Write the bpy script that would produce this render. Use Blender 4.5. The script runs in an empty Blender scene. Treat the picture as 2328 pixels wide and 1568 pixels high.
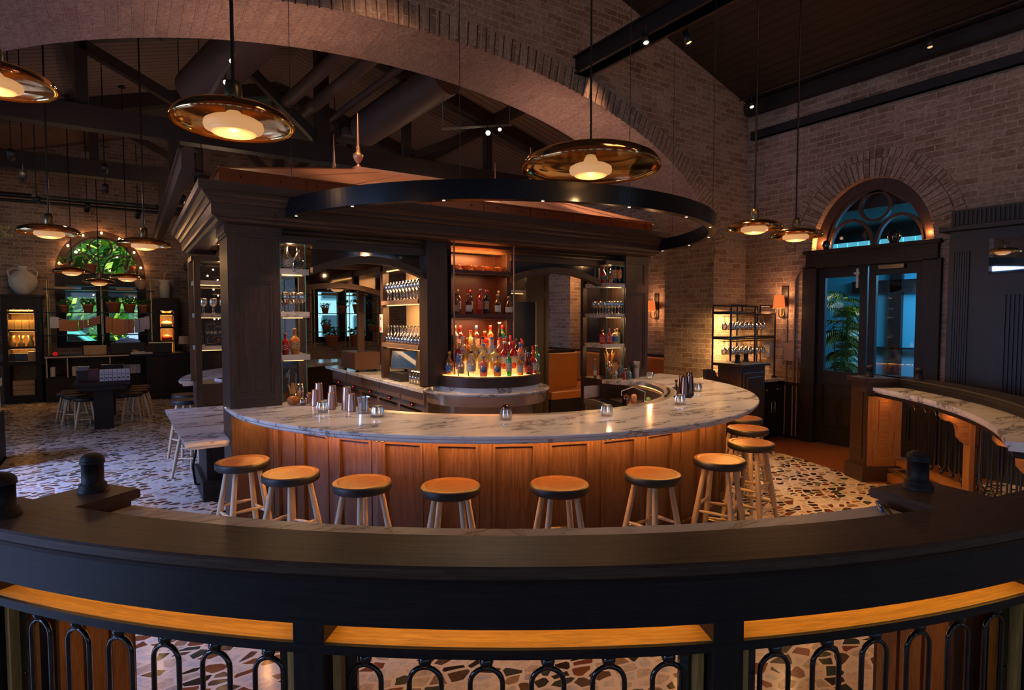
import bpy, math, random
from mathutils import Vector, Matrix
random.seed(7)
S = bpy.context.scene
COL = S.collection
PI = math.pi
sin, cos, rad = math.sin, math.cos, math.radians

# ------------------------------------------------------------------ camera
cam_d = bpy.data.cameras.new('camera'); cam_d.sensor_width = 36.0
cam_d.lens = 1320.0 / 2328.0 * 36.0
cam_d.clip_start = 0.05; cam_d.clip_end = 300
cam = bpy.data.objects.new('camera', cam_d); COL.objects.link(cam)
cam.location = (0, 0, 1.80)
cam.rotation_euler = (rad(90 - 2.7), 0, rad(-33.4))
S.camera = cam

# ------------------------------------------------------------------ world, sun, exposure
S.view_settings.view_transform = 'Standard'
S.view_settings.look = 'None'
S.view_settings.gamma = 1.0
S.view_settings.use_curve_mapping = False
S.view_settings.exposure = 0.0
w = bpy.data.worlds.new('world'); S.world = w; w.use_nodes = True
bg = w.node_tree.nodes['Background']
bg.inputs[0].default_value = (0.45, 0.68, 1.0, 1); bg.inputs[1].default_value = 1.3
sun = bpy.data.lights.new('sun', 'SUN'); sun.energy = 9.0; sun.angle = rad(1.0); sun.color = (1.0, 0.93, 0.78)
suno = bpy.data.objects.new('sun', sun); COL.objects.link(suno)
suno.rotation_euler = Vector((-0.70, 0.30, -1.0)).to_track_quat('-Z', 'Y').to_euler()
try:
    S.cycles.max_bounces = 9; S.cycles.diffuse_bounces = 4; S.cycles.glossy_bounces = 4
    S.cycles.transmission_bounces = 6; S.cycles.transparent_max_bounces = 14
    S.cycles.caustics_reflective = False; S.cycles.caustics_refractive = False
    S.cycles.sample_clamp_indirect = 3.0; S.cycles.use_denoising = True
except Exception:
    pass

def lamp(name, kind, loc, power, color=(1, 0.55, 0.22), size=0.05, aim=None, angle=60, blend=0.6, sizey=None, spread=None):
    L = bpy.data.lights.new(name, kind); L.energy = power; L.color = color
    if kind == 'AREA':
        L.size = size
        if spread: L.spread = rad(spread)
        if sizey: L.shape = 'RECTANGLE'; L.size_y = sizey
    else:
        L.shadow_soft_size = size
    if kind == 'SPOT':
        L.spot_size = rad(angle); L.spot_blend = blend
    o = bpy.data.objects.new(name, L); COL.objects.link(o); o.location = loc
    if aim is not None:
        o.rotation_euler = (Vector(aim) - Vector(loc)).to_track_quat('-Z', 'Y').to_euler()
    return o

# ------------------------------------------------------------------ materials
MATS = {}
def newmat(name):
    m = bpy.data.materials.new(name); m.use_nodes = True
    nt = m.node_tree; b = nt.nodes['Principled BSDF']
    return m, nt, b
def N(nt, t, **kw):
    n = nt.nodes.new(t)
    for k, v in kw.items():
        if k.startswith('i_'):
            n.inputs[k[2:].replace('_', ' ')].default_value = v
        else:
            setattr(n, k, v)
    return n
def plain(name, col, rough=0.5, metal=0.0, emit=None, es=0.0, trans=0.0, coat=0.0, spec=None, var=0.0, vscale=6.0):
    if name in MATS: return MATS[name]
    m, nt, b = newmat(name)
    b.inputs['Base Color'].default_value = (*col, 1)
    b.inputs['Roughness'].default_value = rough
    b.inputs['Metallic'].default_value = metal
    b.inputs['Transmission Weight'].default_value = trans
    b.inputs['Coat Weight'].default_value = coat
    if spec is not None: b.inputs['Specular IOR Level'].default_value = spec
    if emit:
        b.inputs['Emission Color'].default_value = (*emit, 1); b.inputs['Emission Strength'].default_value = es
    if var > 0:
        tc = N(nt, 'ShaderNodeTexCoord'); no = N(nt, 'ShaderNodeTexNoise', i_Scale=vscale, i_Detail=4.0)
        nt.links.new(tc.outputs['Object'], no.inputs['Vector'])
        r = N(nt, 'ShaderNodeMix', data_type='RGBA')
        r.inputs[6].default_value = (*[c * (1 - var) for c in col], 1); r.inputs[7].default_value = (*[min(1, c * (1 + var)) for c in col], 1)
        nt.links.new(no.outputs[0], r.inputs[0]); nt.links.new(r.outputs[2], b.inputs['Base Color'])
    MATS[name] = m
    return m
def emis(name, col, s):
    return plain(name, (0.06, 0.05, 0.04), 0.5, emit=col, es=s)

def wood(name, c1, c2, rough=0.4, scale=1.0, coat=0.0, spec=0.4):
    """grain runs along U of the UV map (metres)"""
    if name in MATS: return MATS[name]
    m, nt, b = newmat(name); L = nt.links
    uv = N(nt, 'ShaderNodeUVMap')
    mp = N(nt, 'ShaderNodeMapping'); mp.inputs['Scale'].default_value = (1.6 * scale, 34 * scale, 1)
    L.new(uv.outputs[0], mp.inputs[0])
    n1 = N(nt, 'ShaderNodeTexNoise', i_Scale=1.6, i_Detail=7.0, i_Roughness=0.62, i_Distortion=1.3)
    L.new(mp.outputs[0], n1.inputs['Vector'])
    mp2 = N(nt, 'ShaderNodeMapping'); mp2.inputs['Scale'].default_value = (14 * scale, 420 * scale, 1)
    L.new(uv.outputs[0], mp2.inputs[0])
    n2 = N(nt, 'ShaderNodeTexNoise', i_Scale=1.0, i_Detail=3.0)
    L.new(mp2.outputs[0], n2.inputs['Vector'])
    r = N(nt, 'ShaderNodeValToRGB'); e = r.color_ramp.elements
    e[0].position = 0.32; e[0].color = (*c1, 1); e[1].position = 0.68; e[1].color = (*c2, 1)
    L.new(n1.outputs[0], r.inputs[0])
    mx = N(nt, 'ShaderNodeMix', data_type='RGBA', blend_type='MULTIPLY'); mx.inputs[0].default_value = 0.55
    r2 = N(nt, 'ShaderNodeValToRGB'); r2.color_ramp.elements[0].position = 0.35; r2.color_ramp.elements[0].color = (0.35, 0.35, 0.35, 1); r2.color_ramp.elements[1].position = 0.6
    L.new(n2.outputs[0], r2.inputs[0]); L.new(r.outputs[0], mx.inputs[6]); L.new(r2.outputs[0], mx.inputs[7])
    L.new(mx.outputs[2], b.inputs['Base Color'])
    b.inputs['Roughness'].default_value = rough; b.inputs['Coat Weight'].default_value = coat; b.inputs['Specular IOR Level'].default_value = spec
    bp = N(nt, 'ShaderNodeBump', i_Strength=0.15, i_Distance=0.002)
    L.new(n2.outputs[0], bp.inputs['Height']); L.new(bp.outputs[0], b.inputs['Normal'])
    MATS[name] = m
    return m

def brick(name, c_lo, c_hi, mortar, bw=0.225, bh=0.078, bump=0.5, wash=0.5):
    m, nt, b = newmat(name); L = nt.links
    uv = N(nt, 'ShaderNodeUVMap')
    wn = N(nt, 'ShaderNodeTexNoise', i_Scale=7.0, i_Detail=3.0)
    L.new(uv.outputs[0], wn.inputs['Vector'])
    ws = N(nt, 'ShaderNodeVectorMath', operation='SCALE'); ws.inputs[3].default_value = 0.016
    L.new(wn.outputs['Color'], ws.inputs[0])
    ad = N(nt, 'ShaderNodeVectorMath', operation='ADD'); L.new(uv.outputs[0], ad.inputs[0]); L.new(ws.outputs[0], ad.inputs[1])
    br = N(nt, 'ShaderNodeTexBrick', i_Scale=1.0)
    br.inputs['Brick Width'].default_value = bw; br.inputs['Row Height'].default_value = bh
    br.inputs['Mortar Size'].default_value = 0.009; br.inputs['Mortar Smooth'].default_value = 0.35
    br.inputs['Color1'].default_value = (*c_lo, 1); br.inputs['Color2'].default_value = (*c_hi, 1); br.inputs['Mortar'].default_value = (*mortar, 1)
    L.new(ad.outputs[0], br.inputs['Vector'])
    n1 = N(nt, 'ShaderNodeTexNoise', i_Scale=2.2, i_Detail=8.0, i_Roughness=0.7)
    L.new(uv.outputs[0], n1.inputs['Vector'])
    rr = N(nt, 'ShaderNodeValToRGB'); rr.color_ramp.elements[0].position = 0.42; rr.color_ramp.elements[0].color = (0, 0, 0, 1)
    rr.color_ramp.elements[1].position = 0.66; rr.color_ramp.elements[1].color = (wash, wash, wash, 1)
    L.new(n1.outputs[0], rr.inputs[0])
    mx = N(nt, 'ShaderNodeMix', data_type='RGBA'); mx.inputs[7].default_value = (*[min(1, c * 1.12) for c in mortar], 1)
    L.new(rr.outputs[0], mx.inputs[0]); L.new(br.outputs['Color'], mx.inputs[6])
    n2 = N(nt, 'ShaderNodeTexNoise', i_Scale=26.0, i_Detail=5.0, i_Roughness=0.65)
    L.new(uv.outputs[0], n2.inputs['Vector'])
    r3 = N(nt, 'ShaderNodeValToRGB'); r3.color_ramp.elements[0].position = 0.36; r3.color_ramp.elements[0].color = (0.45, 0.4, 0.38, 1); r3.color_ramp.elements[1].position = 0.6
    L.new(n2.outputs[0], r3.inputs[0])
    m2 = N(nt, 'ShaderNodeMix', data_type='RGBA', blend_type='MULTIPLY'); m2.inputs[0].default_value = 0.6
    L.new(mx.outputs[2], m2.inputs[6]); L.new(r3.outputs[0], m2.inputs[7]); L.new(m2.outputs[2], b.inputs['Base Color'])
    b.inputs['Roughness'].default_value = 0.9; b.inputs['Specular IOR Level'].default_value = 0.2
    hm = N(nt, 'ShaderNodeMath', operation='MULTIPLY_ADD'); hm.inputs[1].default_value = -1.0
    L.new(br.outputs['Fac'], hm.inputs[0]); L.new(n2.outputs[0], hm.inputs[2])
    bp = N(nt, 'ShaderNodeBump', i_Strength=bump, i_Distance=0.02); L.new(hm.outputs[0], bp.inputs['Height']); L.new(bp.outputs[0], b.inputs['Normal'])
    MATS[name] = m
    return m

def marble(name, base, vein, rough=0.12, scale=1.0):
    m, nt, b = newmat(name); L = nt.links
    tc = N(nt, 'ShaderNodeTexCoord')
    mp = N(nt, 'ShaderNodeMapping'); mp.inputs['Scale'].default_value = (0.55 * scale, 1.9 * scale, 1.4 * scale); mp.inputs['Rotation'].default_value = (0, 0, rad(52))
    L.new(tc.outputs['Object'], mp.inputs[0])
    n0 = N(nt, 'ShaderNodeTexNoise', i_Scale=1.3, i_Detail=6.0, i_Roughness=0.62)
    L.new(mp.outputs[0], n0.inputs['Vector'])
    s = N(nt, 'ShaderNodeVectorMath', operation='SCALE'); s.inputs[3].default_value = 1.7
    L.new(n0.outputs['Color'], s.inputs[0])
    ad = N(nt, 'ShaderNodeVectorMath', operation='ADD'); L.new(mp.outputs[0], ad.inputs[0]); L.new(s.outputs[0], ad.inputs[1])
    n1 = N(nt, 'ShaderNodeTexNoise', i_Scale=1.5, i_Detail=5.0, i_Roughness=0.5)
    L.new(ad.outputs[0], n1.inputs['Vector'])
    r = N(nt, 'ShaderNodeValToRGB'); e = r.color_ramp.elements
    e[0].position = 0.38; e[0].color = (*base, 1); e[1].position = 0.62; e[1].color = (*base, 1)
    for p, c in ((0.475, [x * 0.86 for x in base]), (0.503, vein), (0.525, [x * 0.8 for x in base])):
        k = e.new(p); k.color = (*c, 1)
    L.new(n1.outputs[0], r.inputs[0])
    L.new(r.outputs[0], b.inputs['Base Color'])
    b.inputs['Roughness'].default_value = rough
    MATS[name] = m
    return m

def terrazzo(name):
    m, nt, b = newmat(name); L = nt.links
    tc = N(nt, 'ShaderNodeTexCoord')
    nz = N(nt, 'ShaderNodeTexNoise', i_Scale=5.0, i_Detail=1.0); L.new(tc.outputs['Object'], nz.inputs['Vector'])
    s = N(nt, 'ShaderNodeVectorMath', operation='SCALE'); s.inputs[3].default_value = 0.05; L.new(nz.outputs['Color'], s.inputs[0])
    ad = N(nt, 'ShaderNodeVectorMath', operation='ADD'); L.new(tc.outputs['Object'], ad.inputs[0]); L.new(s.outputs[0], ad.inputs[1])
    mp = N(nt, 'ShaderNodeMapping'); mp.inputs['Scale'].default_value = (1.0, 1.55, 0.0); mp.inputs['Rotation'].default_value = (0, 0, rad(33)); L.new(ad.outputs[0], mp.inputs[0])
    v = N(nt, 'ShaderNodeTexVoronoi', voronoi_dimensions='2D', feature='F1', i_Scale=9.5)
    ve = N(nt, 'ShaderNodeTexVoronoi', voronoi_dimensions='2D', feature='DISTANCE_TO_EDGE', i_Scale=9.5)
    L.new(mp.outputs[0], v.inputs['Vector']); L.new(mp.outputs[0], ve.inputs['Vector'])
    sp = N(nt, 'ShaderNodeSeparateColor'); L.new(v.outputs['Color'], sp.inputs[0])
    r = N(nt, 'ShaderNodeValToRGB'); r.color_ramp.interpolation = 'CONSTANT'; e = r.color_ramp.elements
    cr = (0.72, 0.62, 0.52)
    e[0].position = 0.0; e[0].color = (0.022, 0.018, 0.018, 1)
    e[1].position = 0.13; e[1].color = (0.20, 0.060, 0.026, 1)
    for p, c in ((0.24, (0.035, 0.05, 0.038)), (0.34, (0.10, 0.055, 0.035)), (0.41, (0.30, 0.19, 0.12)), (0.49, (0.48, 0.40, 0.33)), (0.60, (0.60, 0.49, 0.38)), (0.72, cr), (0.86, (0.62, 0.58, 0.55))):
        k = e.new(p); k.color = (*c, 1)
    L.new(sp.outputs[0], r.inputs[0])
    # cell size varies: threshold on edge distance moved by a second random channel
    th = N(nt, 'ShaderNodeMath', operation='MULTIPLY_ADD'); th.inputs[1].default_value = 0.15; th.inputs[2].default_value = 0.045
    L.new(sp.outputs[1], th.inputs[0])
    gt = N(nt, 'ShaderNodeMath', operation='GREATER_THAN'); L.new(ve.outputs['Distance'], gt.inputs[0]); L.new(th.outputs[0], gt.inputs[1])
    mx = N(nt, 'ShaderNodeMix', data_type='RGBA'); mx.inputs[6].default_value = (*cr, 1)
    n3 = N(nt, 'ShaderNodeTexNoise', i_Scale=40.0, i_Detail=4.0, i_Distortion=1.0); L.new(tc.outputs['Object'], n3.inputs['Vector'])
    m3 = N(nt, 'ShaderNodeMix', data_type='RGBA', blend_type='MULTIPLY'); m3.inputs[0].default_value = 0.5
    r3 = N(nt, 'ShaderNodeValToRGB'); r3.color_ramp.elements[0].position = 0.35; r3.color_ramp.elements[0].color = (0.5, 0.5, 0.5, 1); r3.color_ramp.elements[1].position = 0.6
    L.new(n3.outputs[0], r3.inputs[0]); L.new(r.outputs[0], m3.inputs[6]); L.new(r3.outputs[0], m3.inputs[7])
    L.new(gt.outputs[0], mx.inputs[0]); L.new(m3.outputs[2], mx.inputs[7]); L.new(mx.outputs[2], b.inputs['Base Color'])
    b.inputs['Roughness'].default_value = 0.16
    MATS[name] = m
    return m

def thin_glass(name, tint=(1, 1, 1), refl=0.12, rough=0.02, ior=1.5, gcol=(1, 1, 1)):
    if name in MATS: return MATS[name]
    m = bpy.data.materials.new(name); m.use_nodes = True; nt = m.node_tree; nt.nodes.clear(); L = nt.links
    out = N(nt, 'ShaderNodeOutputMaterial'); mix = N(nt, 'ShaderNodeMixShader')
    t = N(nt, 'ShaderNodeBsdfTransparent'); t.inputs[0].default_value = (*tint, 1)
    g = N(nt, 'ShaderNodeBsdfGlossy'); g.inputs['Color'].default_value = (*gcol, 1); g.inputs['Roughness'].default_value = rough
    f = N(nt, 'ShaderNodeFresnel', i_IOR=ior)
    a = N(nt, 'ShaderNodeMath', operation='ADD'); a.inputs[1].default_value = refl; a.use_clamp = True
    L.new(f.outputs[0], a.inputs[0]); L.new(a.outputs[0], mix.inputs[0]); L.new(t.outputs[0], mix.inputs[1]); L.new(g.outputs[0], mix.inputs[2]); L.new(mix.outputs[0], out.inputs[0])
    MATS[name] = m
    return m

def amber_glass():
    m = bpy.data.materials.new('amber_shade_glass'); m.use_nodes = True; nt = m.node_tree; nt.nodes.clear(); L = nt.links
    out = N(nt, 'ShaderNodeOutputMaterial'); m1 = N(nt, 'ShaderNodeMixShader'); m2 = N(nt, 'ShaderNodeMixShader')
    t = N(nt, 'ShaderNodeBsdfTransparent'); t.inputs[0].default_value = (0.72, 0.40, 0.12, 1)
    g = N(nt, 'ShaderNodeBsdfGlossy'); g.inputs['Color'].default_value = (0.95, 0.62, 0.26, 1); g.inputs['Roughness'].default_value = 0.10
    d = N(nt, 'ShaderNodeBsdfDiffuse'); d.inputs[0].default_value = (0.50, 0.17, 0.03, 1)
    lw = N(nt, 'ShaderNodeLayerWeight'); lw.inputs[0].default_value = 0.35
    a = N(nt, 'ShaderNodeMath', operation='ADD'); a.inputs[1].default_value = 0.22; a.use_clamp = True; L.new(lw.outputs['Fresnel'], a.inputs[0])
    m1.inputs[0].default_value = 0.24; L.new(t.outputs[0], m1.inputs[1]); L.new(d.outputs[0], m1.inputs[2])
    L.new(a.outputs[0], m2.inputs[0]); L.new(m1.outputs[0], m2.inputs[1]); L.new(g.outputs[0], m2.inputs[2]); L.new(m2.outputs[0], out.inputs[0])
    return m

def boards(name, c, w=0.12):
    """painted tongue-and-groove boards, grooves across U"""
    m, nt, b = newmat(name); L = nt.links
    uv = N(nt, 'ShaderNodeUVMap'); sx = N(nt, 'ShaderNodeSeparateXYZ'); L.new(uv.outputs[0], sx.inputs[0])
    dv = N(nt, 'ShaderNodeMath', operation='DIVIDE'); dv.inputs[1].default_value = w; L.new(sx.outputs[0], dv.inputs[0])
    fr = N(nt, 'ShaderNodeMath', operation='FRACT'); L.new(dv.outputs[0], fr.inputs[0])
    gt = N(nt, 'ShaderNodeMath', operation='GREATER_THAN'); gt.inputs[1].default_value = 0.13; L.new(fr.outputs[0], gt.inputs[0])
    mx = N(nt, 'ShaderNodeMix', data_type='RGBA'); mx.inputs[6].default_value = (c[0] * .12, c[1] * .12, c[2] * .12, 1); mx.inputs[7].default_value = (*c, 1)
    L.new(gt.outputs[0], mx.inputs[0]); L.new(mx.outputs[2], b.inputs['Base Color']); b.inputs['Roughness'].default_value = 0.6
    bp = N(nt, 'ShaderNodeBump', i_Strength=0.6, i_Distance=0.01); L.new(gt.outputs[0], bp.inputs['Height']); L.new(bp.outputs[0], b.inputs['Normal'])
    MATS[name] = m
    return m

BRICK = brick('limewashed_brick', (0.22, 0.135, 0.095), (0.40, 0.29, 0.22), (0.46, 0.36, 0.29))
SOFFIT = brick('arch_soffit_brick', (0.36, 0.25, 0.21), (0.47, 0.34, 0.285), (0.45, 0.33, 0.28), bw=0.21, bh=0.1, bump=0.9, wash=0.8)
DWOOD = wood('dark_stained_oak', (0.036, 0.019, 0.012), (0.085, 0.045, 0.029), 0.42)
BWOOD = wood('black_brown_oak', (0.010, 0.0075, 0.008), (0.026, 0.018, 0.017), 0.5, spec=.3)
CAPW = wood('brown_cap_oak', (0.050, 0.027, 0.017), (0.115, 0.066, 0.043), 0.45, spec=.3)
MWOOD = wood('medium_panel_oak', (0.046, 0.021, 0.0105), (0.112, 0.053, 0.027), 0.40)
BOOTHW = wood('booth_orange_oak', (0.30, 0.13, 0.038), (0.50, 0.25, 0.08), 0.4)
GWOOD = wood('golden_oak', (0.36, 0.20, 0.05), (0.62, 0.38, 0.12), 0.4)
SEATW = wood('stool_seat_oak', (0.070, 0.024, 0.0085), (0.15, 0.055, 0.019), 0.5, 2.0, spec=.2)
LEGW = wood('pale_ash', (0.62, 0.44, 0.27), (0.78, 0.58, 0.38), 0.4)
GWOOD2 = wood('amber_board_oak', (0.20, 0.085, 0.025), (0.36, 0.17, 0.055), 0.4)
FLOORW = wood('reddish_floor_oak', (0.16, 0.045, 0.018), (0.30, 0.10, 0.04), 0.3)
CRATEW = wood('crate_pine', (0.45, 0.28, 0.14), (0.62, 0.42, 0.24), 0.6)
MARB = marble('white_grey_marble', (0.78, 0.76, 0.75), (0.16, 0.14, 0.13))
MARBW = marble('warm_marble', (0.72, 0.64, 0.55), (0.30, 0.2, 0.12), scale=1.4)
MARBL = marble('honed_ledge_marble', (0.72, 0.64, 0.55), (0.30, 0.2, 0.12), rough=.38, scale=1.4)
TERR = terrazzo('terrazzo_palladiana')
BLACK = plain('black_satin_metal', (0.012, 0.012, 0.014), 0.28, 0.6)
GBLACK = plain('gloss_black_iron', (0.010, 0.009, 0.009), 0.12, 0.3, coat=0.6)
MBLACK = plain('matt_black_paint', (0.011, 0.010, 0.010), 0.5)
RINGM = plain('blackened_steel', (0.014, 0.014, 0.016), 0.24, 0.5)
STEEL = plain('brushed_steel', (0.62, 0.56, 0.50), 0.36, 0.9, var=0.15, vscale=30)
COPPER = plain('polished_copper', (0.86, 0.46, 0.28), 0.48, 0.9, var=0.25, vscale=3)
COPPERF = plain('copper_fascia', (0.42, 0.12, 0.05), 0.26, 1.0, var=0.3, vscale=5)
SHAKERC = plain('copper_cup', (0.62, 0.36, 0.28), 0.30, 1.0)
SHAKERD = plain('dark_bronze_cup', (0.20, 0.09, 0.06), 0.16, 1.0)
BRASS = plain('brass', (0.72, 0.45, 0.14), 0.28, 1.0)
DBRASS = plain('aged_brass', (0.22, 0.17, 0.09), 0.35, 0.9)
GLASS = thin_glass('clear_glass', (0.97, 0.97, 0.97), 0.03)
PANE = thin_glass('window_pane', (0.93, 0.96, 0.97), 0.04)
WGLASS = thin_glass('wine_glass', (0.88, 0.86, 0.83), 0.20, 0.05)
EDGEG = plain('glass_edge_green', (0.10, 0.45, 0.34), 0.15, 0, trans=0.3, emit=None)
AMBER = amber_glass()
MIRROR = plain('mirror', (0.75, 0.75, 0.74), 0.02, 1.0)
BULB = plain('opal_bulb', (0.55, 0.36, 0.18), 0.4, emit=(1.0, 0.50, 0.19), es=0.5)
LED = emis('warm_led_strip', (1.0, 0.42, 0.09), 105.0)
LEDD = emis('shelf_led', (1.0, 0.50, 0.16), 3.5)
DOT = emis('downlight_lens', (1.0, 0.80, 0.55), 1.6)
WHITE = plain('white_ceramic', (0.75, 0.68, 0.6), 0.4)
TERRA = plain('terracotta', (0.50, 0.17, 0.07), 0.7, var=0.2)
LEAF = plain('plant_leaf', (0.06, 0.17, 0.03), 0.45, var=0.6, vscale=9)
LEAFD = plain('palm_leaf', (0.04, 0.11, 0.02), 0.4, var=0.6, vscale=5)
PAPER = plain('white_card', (0.62, 0.60, 0.60), 0.6)
KRAFT = plain('kraft_paper', (0.50, 0.20, 0.07), 0.6, var=0.3)
LEATHER = plain('orange_leather', (0.50, 0.17, 0.03), 0.4, var=0.15)
GREEN = plain('green_velvet', (0.10, 0.17, 0.008), 0.7)
LINEN = plain('linen_shade', (0.6, 0.4, 0.25), 0.8)
RUBBER = plain('black_screen', (0.008, 0.009, 0.012), 0.15)
SCREEN = plain('tablet_screen', (0.01, 0.02, 0.04), 0.1, emit=(0.03, 0.12, 0.25), es=0.25)

# ------------------------------------------------------------------ mesh builder
class MB:
    def __init__(s): s.v = []; s.f = []; s.uv = []; s.sm = []; s.mi = []; s.m = 0
    def face(s, pts, uvs=None, smooth=False):
        i = len(s.v); s.v += [tuple(p) for p in pts]; s.f.append(tuple(range(i, i + len(pts))))
        if uvs is None:
            a = Vector(pts[0]); n = (Vector(pts[1]) - a).cross(Vector(pts[2]) - a)
            k = max(range(3), key=lambda q: abs(n[q]))
            uvs = [((p[1], p[2]) if k == 0 else (p[0], p[2]) if k == 1 else (p[0], p[1])) for p in pts]
        s.uv.append(list(uvs)); s.sm.append(smooth); s.mi.append(s.m)
    def grid(s, P, uv=None, smooth=True, closeu=False, closev=False):
        """P[i][j] points sharing vertices"""
        n, m = len(P), len(P[0]); base = len(s.v)
        for row in P: s.v += [tuple(p) for p in row]
        for i in range(n - (0 if closeu else 1)):
            for j in range(m - (0 if closev else 1)):
                i2, j2 = (i + 1) % n, (j + 1) % m
                s.f.append((base + i * m + j, base + i2 * m + j, base + i2 * m + j2, base + i * m + j2))
                if uv: s.uv.append([uv(i, j), uv(i + 1, j), uv(i + 1, j + 1), uv(i, j + 1)])
                else: s.uv.append([(i * .1, j * .1), (i * .1 + .1, j * .1), (i * .1 + .1, j * .1 + .1), (i * .1, j * .1 + .1)])
                s.sm.append(smooth); s.mi.append(s.m)
    def hexa(s, p, grain=None):
        """8 points: bottom 0-3, top 4-7"""
        c = [Vector(q) for q in p]
        e = [(c[1] - c[0]).length, (c[3] - c[0]).length, (c[4] - c[0]).length]
        g = grain if grain is not None else e.index(max(e))
        ax = [(c[1] - c[0]).normalized(), (c[3] - c[0]).normalized(), (c[4] - c[0]).normalized()]
        off = (c[0].x * 1.7 + c[0].y * 2.3 + c[0].z * 3.1)
        for q in ((0, 3, 2, 1), (4, 5, 6, 7), (0, 1, 5, 4), (1, 2, 6, 5), (2, 3, 7, 6), (3, 0, 4, 7)):
            pts = [c[k] for k in q]
            n = (pts[1] - pts[0]).cross(pts[2] - pts[0]).normalized()
            al = [abs(n.dot(a)) for a in ax]; k = al.index(max(al))
            oth = [i for i in range(3) if i != k]
            if g in oth: u, v = g, [i for i in oth if i != g][0]
            else: u, v = oth
            s.face(pts, [((x - c[0]).dot(ax[u]) + off, (x - c[0]).dot(ax[v]) + off) for x in pts])
    def box(s, x0, x1, y0, y1, z0, z1, grain=None):
        s.hexa([(x0, y0, z0), (x1, y0, z0), (x1, y1, z0), (x0, y1, z0), (x0, y0, z1), (x1, y0, z1), (x1, y1, z1), (x0, y1, z1)], grain)
    def cbox(s, c, d, rz=0, grain=None):
        M = Matrix.Translation(c) @ Matrix.Rotation(rz, 4, 'Z')
        x, y, z = d[0] / 2, d[1] / 2, d[2] / 2
        s.hexa([M @ Vector(q) for q in ((-x, -y, -z), (x, -y, -z), (x, y, -z), (-x, y, -z), (-x, -y, z), (x, -y, z), (x, y, z), (-x, y, z))], grain)
    def bar(s, p, q, w, h=None, grain=2):
        """rectangular bar from p to q"""
        h = h or w; p = Vector(p); q = Vector(q); d = (q - p).normalized()
        up = Vector((0, 0, 1)) if abs(d.z) < 0.95 else Vector((0, 1, 0))
        sx = d.cross(up).normalized() * w / 2; sy = sx.cross(d).normalized() * h / 2
        s.hexa([p - sx - sy, p + sx - sy, p + sx + sy, p - sx + sy, q - sx - sy, q + sx - sy, q + sx + sy, q - sx + sy], grain)
    def lathe(s, prof, n=20, c=(0, 0, 0), axis=None, smooth=True):
        M = Matrix.Translation(c)
        if axis is not None: M = M @ Vector(axis).to_track_quat('Z', 'Y').to_matrix().to_4x4()
        P = [[M @ Vector((r * cos(2 * PI * k / n), r * sin(2 * PI * k / n), z)) for k in range(n)] for r, z in prof]
        s.grid(P, uv=lambda i, j: (i * .05, j * .05), smooth=smooth, closev=True)
        for row, rev in ((0, True), (len(prof) - 1, False)):
            if prof[row][0] > 1e-4:
                base = [P[row][k] for k in range(n)]
                if rev: base = base[::-1]
                s.face(base)
    def tube(s, pts, r, n=8, smooth=True, closed=False, r2=None, caps=True):
        pts = [Vector(p) for p in pts]; m = len(pts); rows = []
        prev = None
        for i, p in enumerate(pts):
            a = pts[i - 1] if (i > 0 or closed) else p; b = pts[(i + 1) % m] if (i < m - 1 or closed) else p
            d = (b - a).normalized()
            if prev is None:
                ref = Vector((0, 0, 1)) if abs(d.z) < 0.9 else Vector((1, 0, 0))
                x = d.cross(ref).normalized()
            else:
                x = (prev - d * prev.dot(d)).normalized()
            prev = x; y = d.cross(x)
            rr = r if r2 is None else r + (r2 - r) * i / (m - 1)
            if callable(r): rr = r(i / (m - 1))
            rows.append([p + (x * cos(2 * PI * k / n) + y * sin(2 * PI * k / n)) * rr for k in range(n)])
        s.grid(rows, uv=lambda i, j: (i * .06, j * .01), smooth=smooth, closev=True, closeu=closed)
        if not closed and caps:
            s.face(rows[0][::-1]); s.face(rows[-1])
    def sector(s, C, r0, r1, z0, z1, a0, a1, n=24, du=0.0):
        """annular sector block, grain along the arc"""
        s.sweep(C, [(r0, z0), (r1, z0), (r1, z1), (r0, z1)], a0, a1, n, du)
    def sweep(s, C, prof, a0, a1, n=24, du=0.0, caps=True, smooth=False, vert=False):
        """sweep closed profile [(r,z)] about the vertical through C from a0 to a1 degrees"""
        m = len(prof); rm = sum(p[0] for p in prof) / m
        L = [0]
        for k in range(m): L.append(L[-1] + math.hypot(prof[(k + 1) % m][0] - prof[k][0], prof[(k + 1) % m][1] - prof[k][1]))
        A = [rad(a0 + (a1 - a0) * i / n) for i in range(n + 1)]
        pt = lambda i, k: (C[0] + prof[k % m][0] * cos(A[i]), C[1] + prof[k % m][0] * sin(A[i]), prof[k % m][1])
        for i in range(n):
            u0, u1 = rm * A[i] + du, rm * A[i + 1] + du
            for k in range(m):
                s.face([pt(i, k), pt(i + 1, k), pt(i + 1, k + 1), pt(i, k + 1)], [(L[k], u0), (L[k], u1), (L[k + 1], u1), (L[k + 1], u0)] if vert else [(u0, L[k]), (u1, L[k]), (u1, L[k + 1]), (u0, L[k + 1])], smooth)
        if caps and abs(a1 - a0) < 359.9:
            q_ = [((prof[k][1], prof[k][0]) if vert else (prof[k][0], prof[k][1])) for k in range(m)]; s.face([pt(0, k) for k in range(m)], q_); s.face([pt(n, k) for k in range(m)][::-1], q_[::-1])
    def poly(s, pts, z0, z1):
        """vertical prism from xy outline (ccw)"""
        n = len(pts)
        s.face([(x, y, z1) for x, y in pts]); s.face([(x, y, z0) for x, y in pts][::-1])
        L = 0
        for i in range(n):
            a, b = pts[i], pts[(i + 1) % n]; d = math.hypot(b[0] - a[0], b[1] - a[1])
            s.face([(*a, z0), (*b, z0), (*b, z1), (*a, z1)], [(L, z0), (L + d, z0), (L + d, z1), (L, z1)]); L += d
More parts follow.
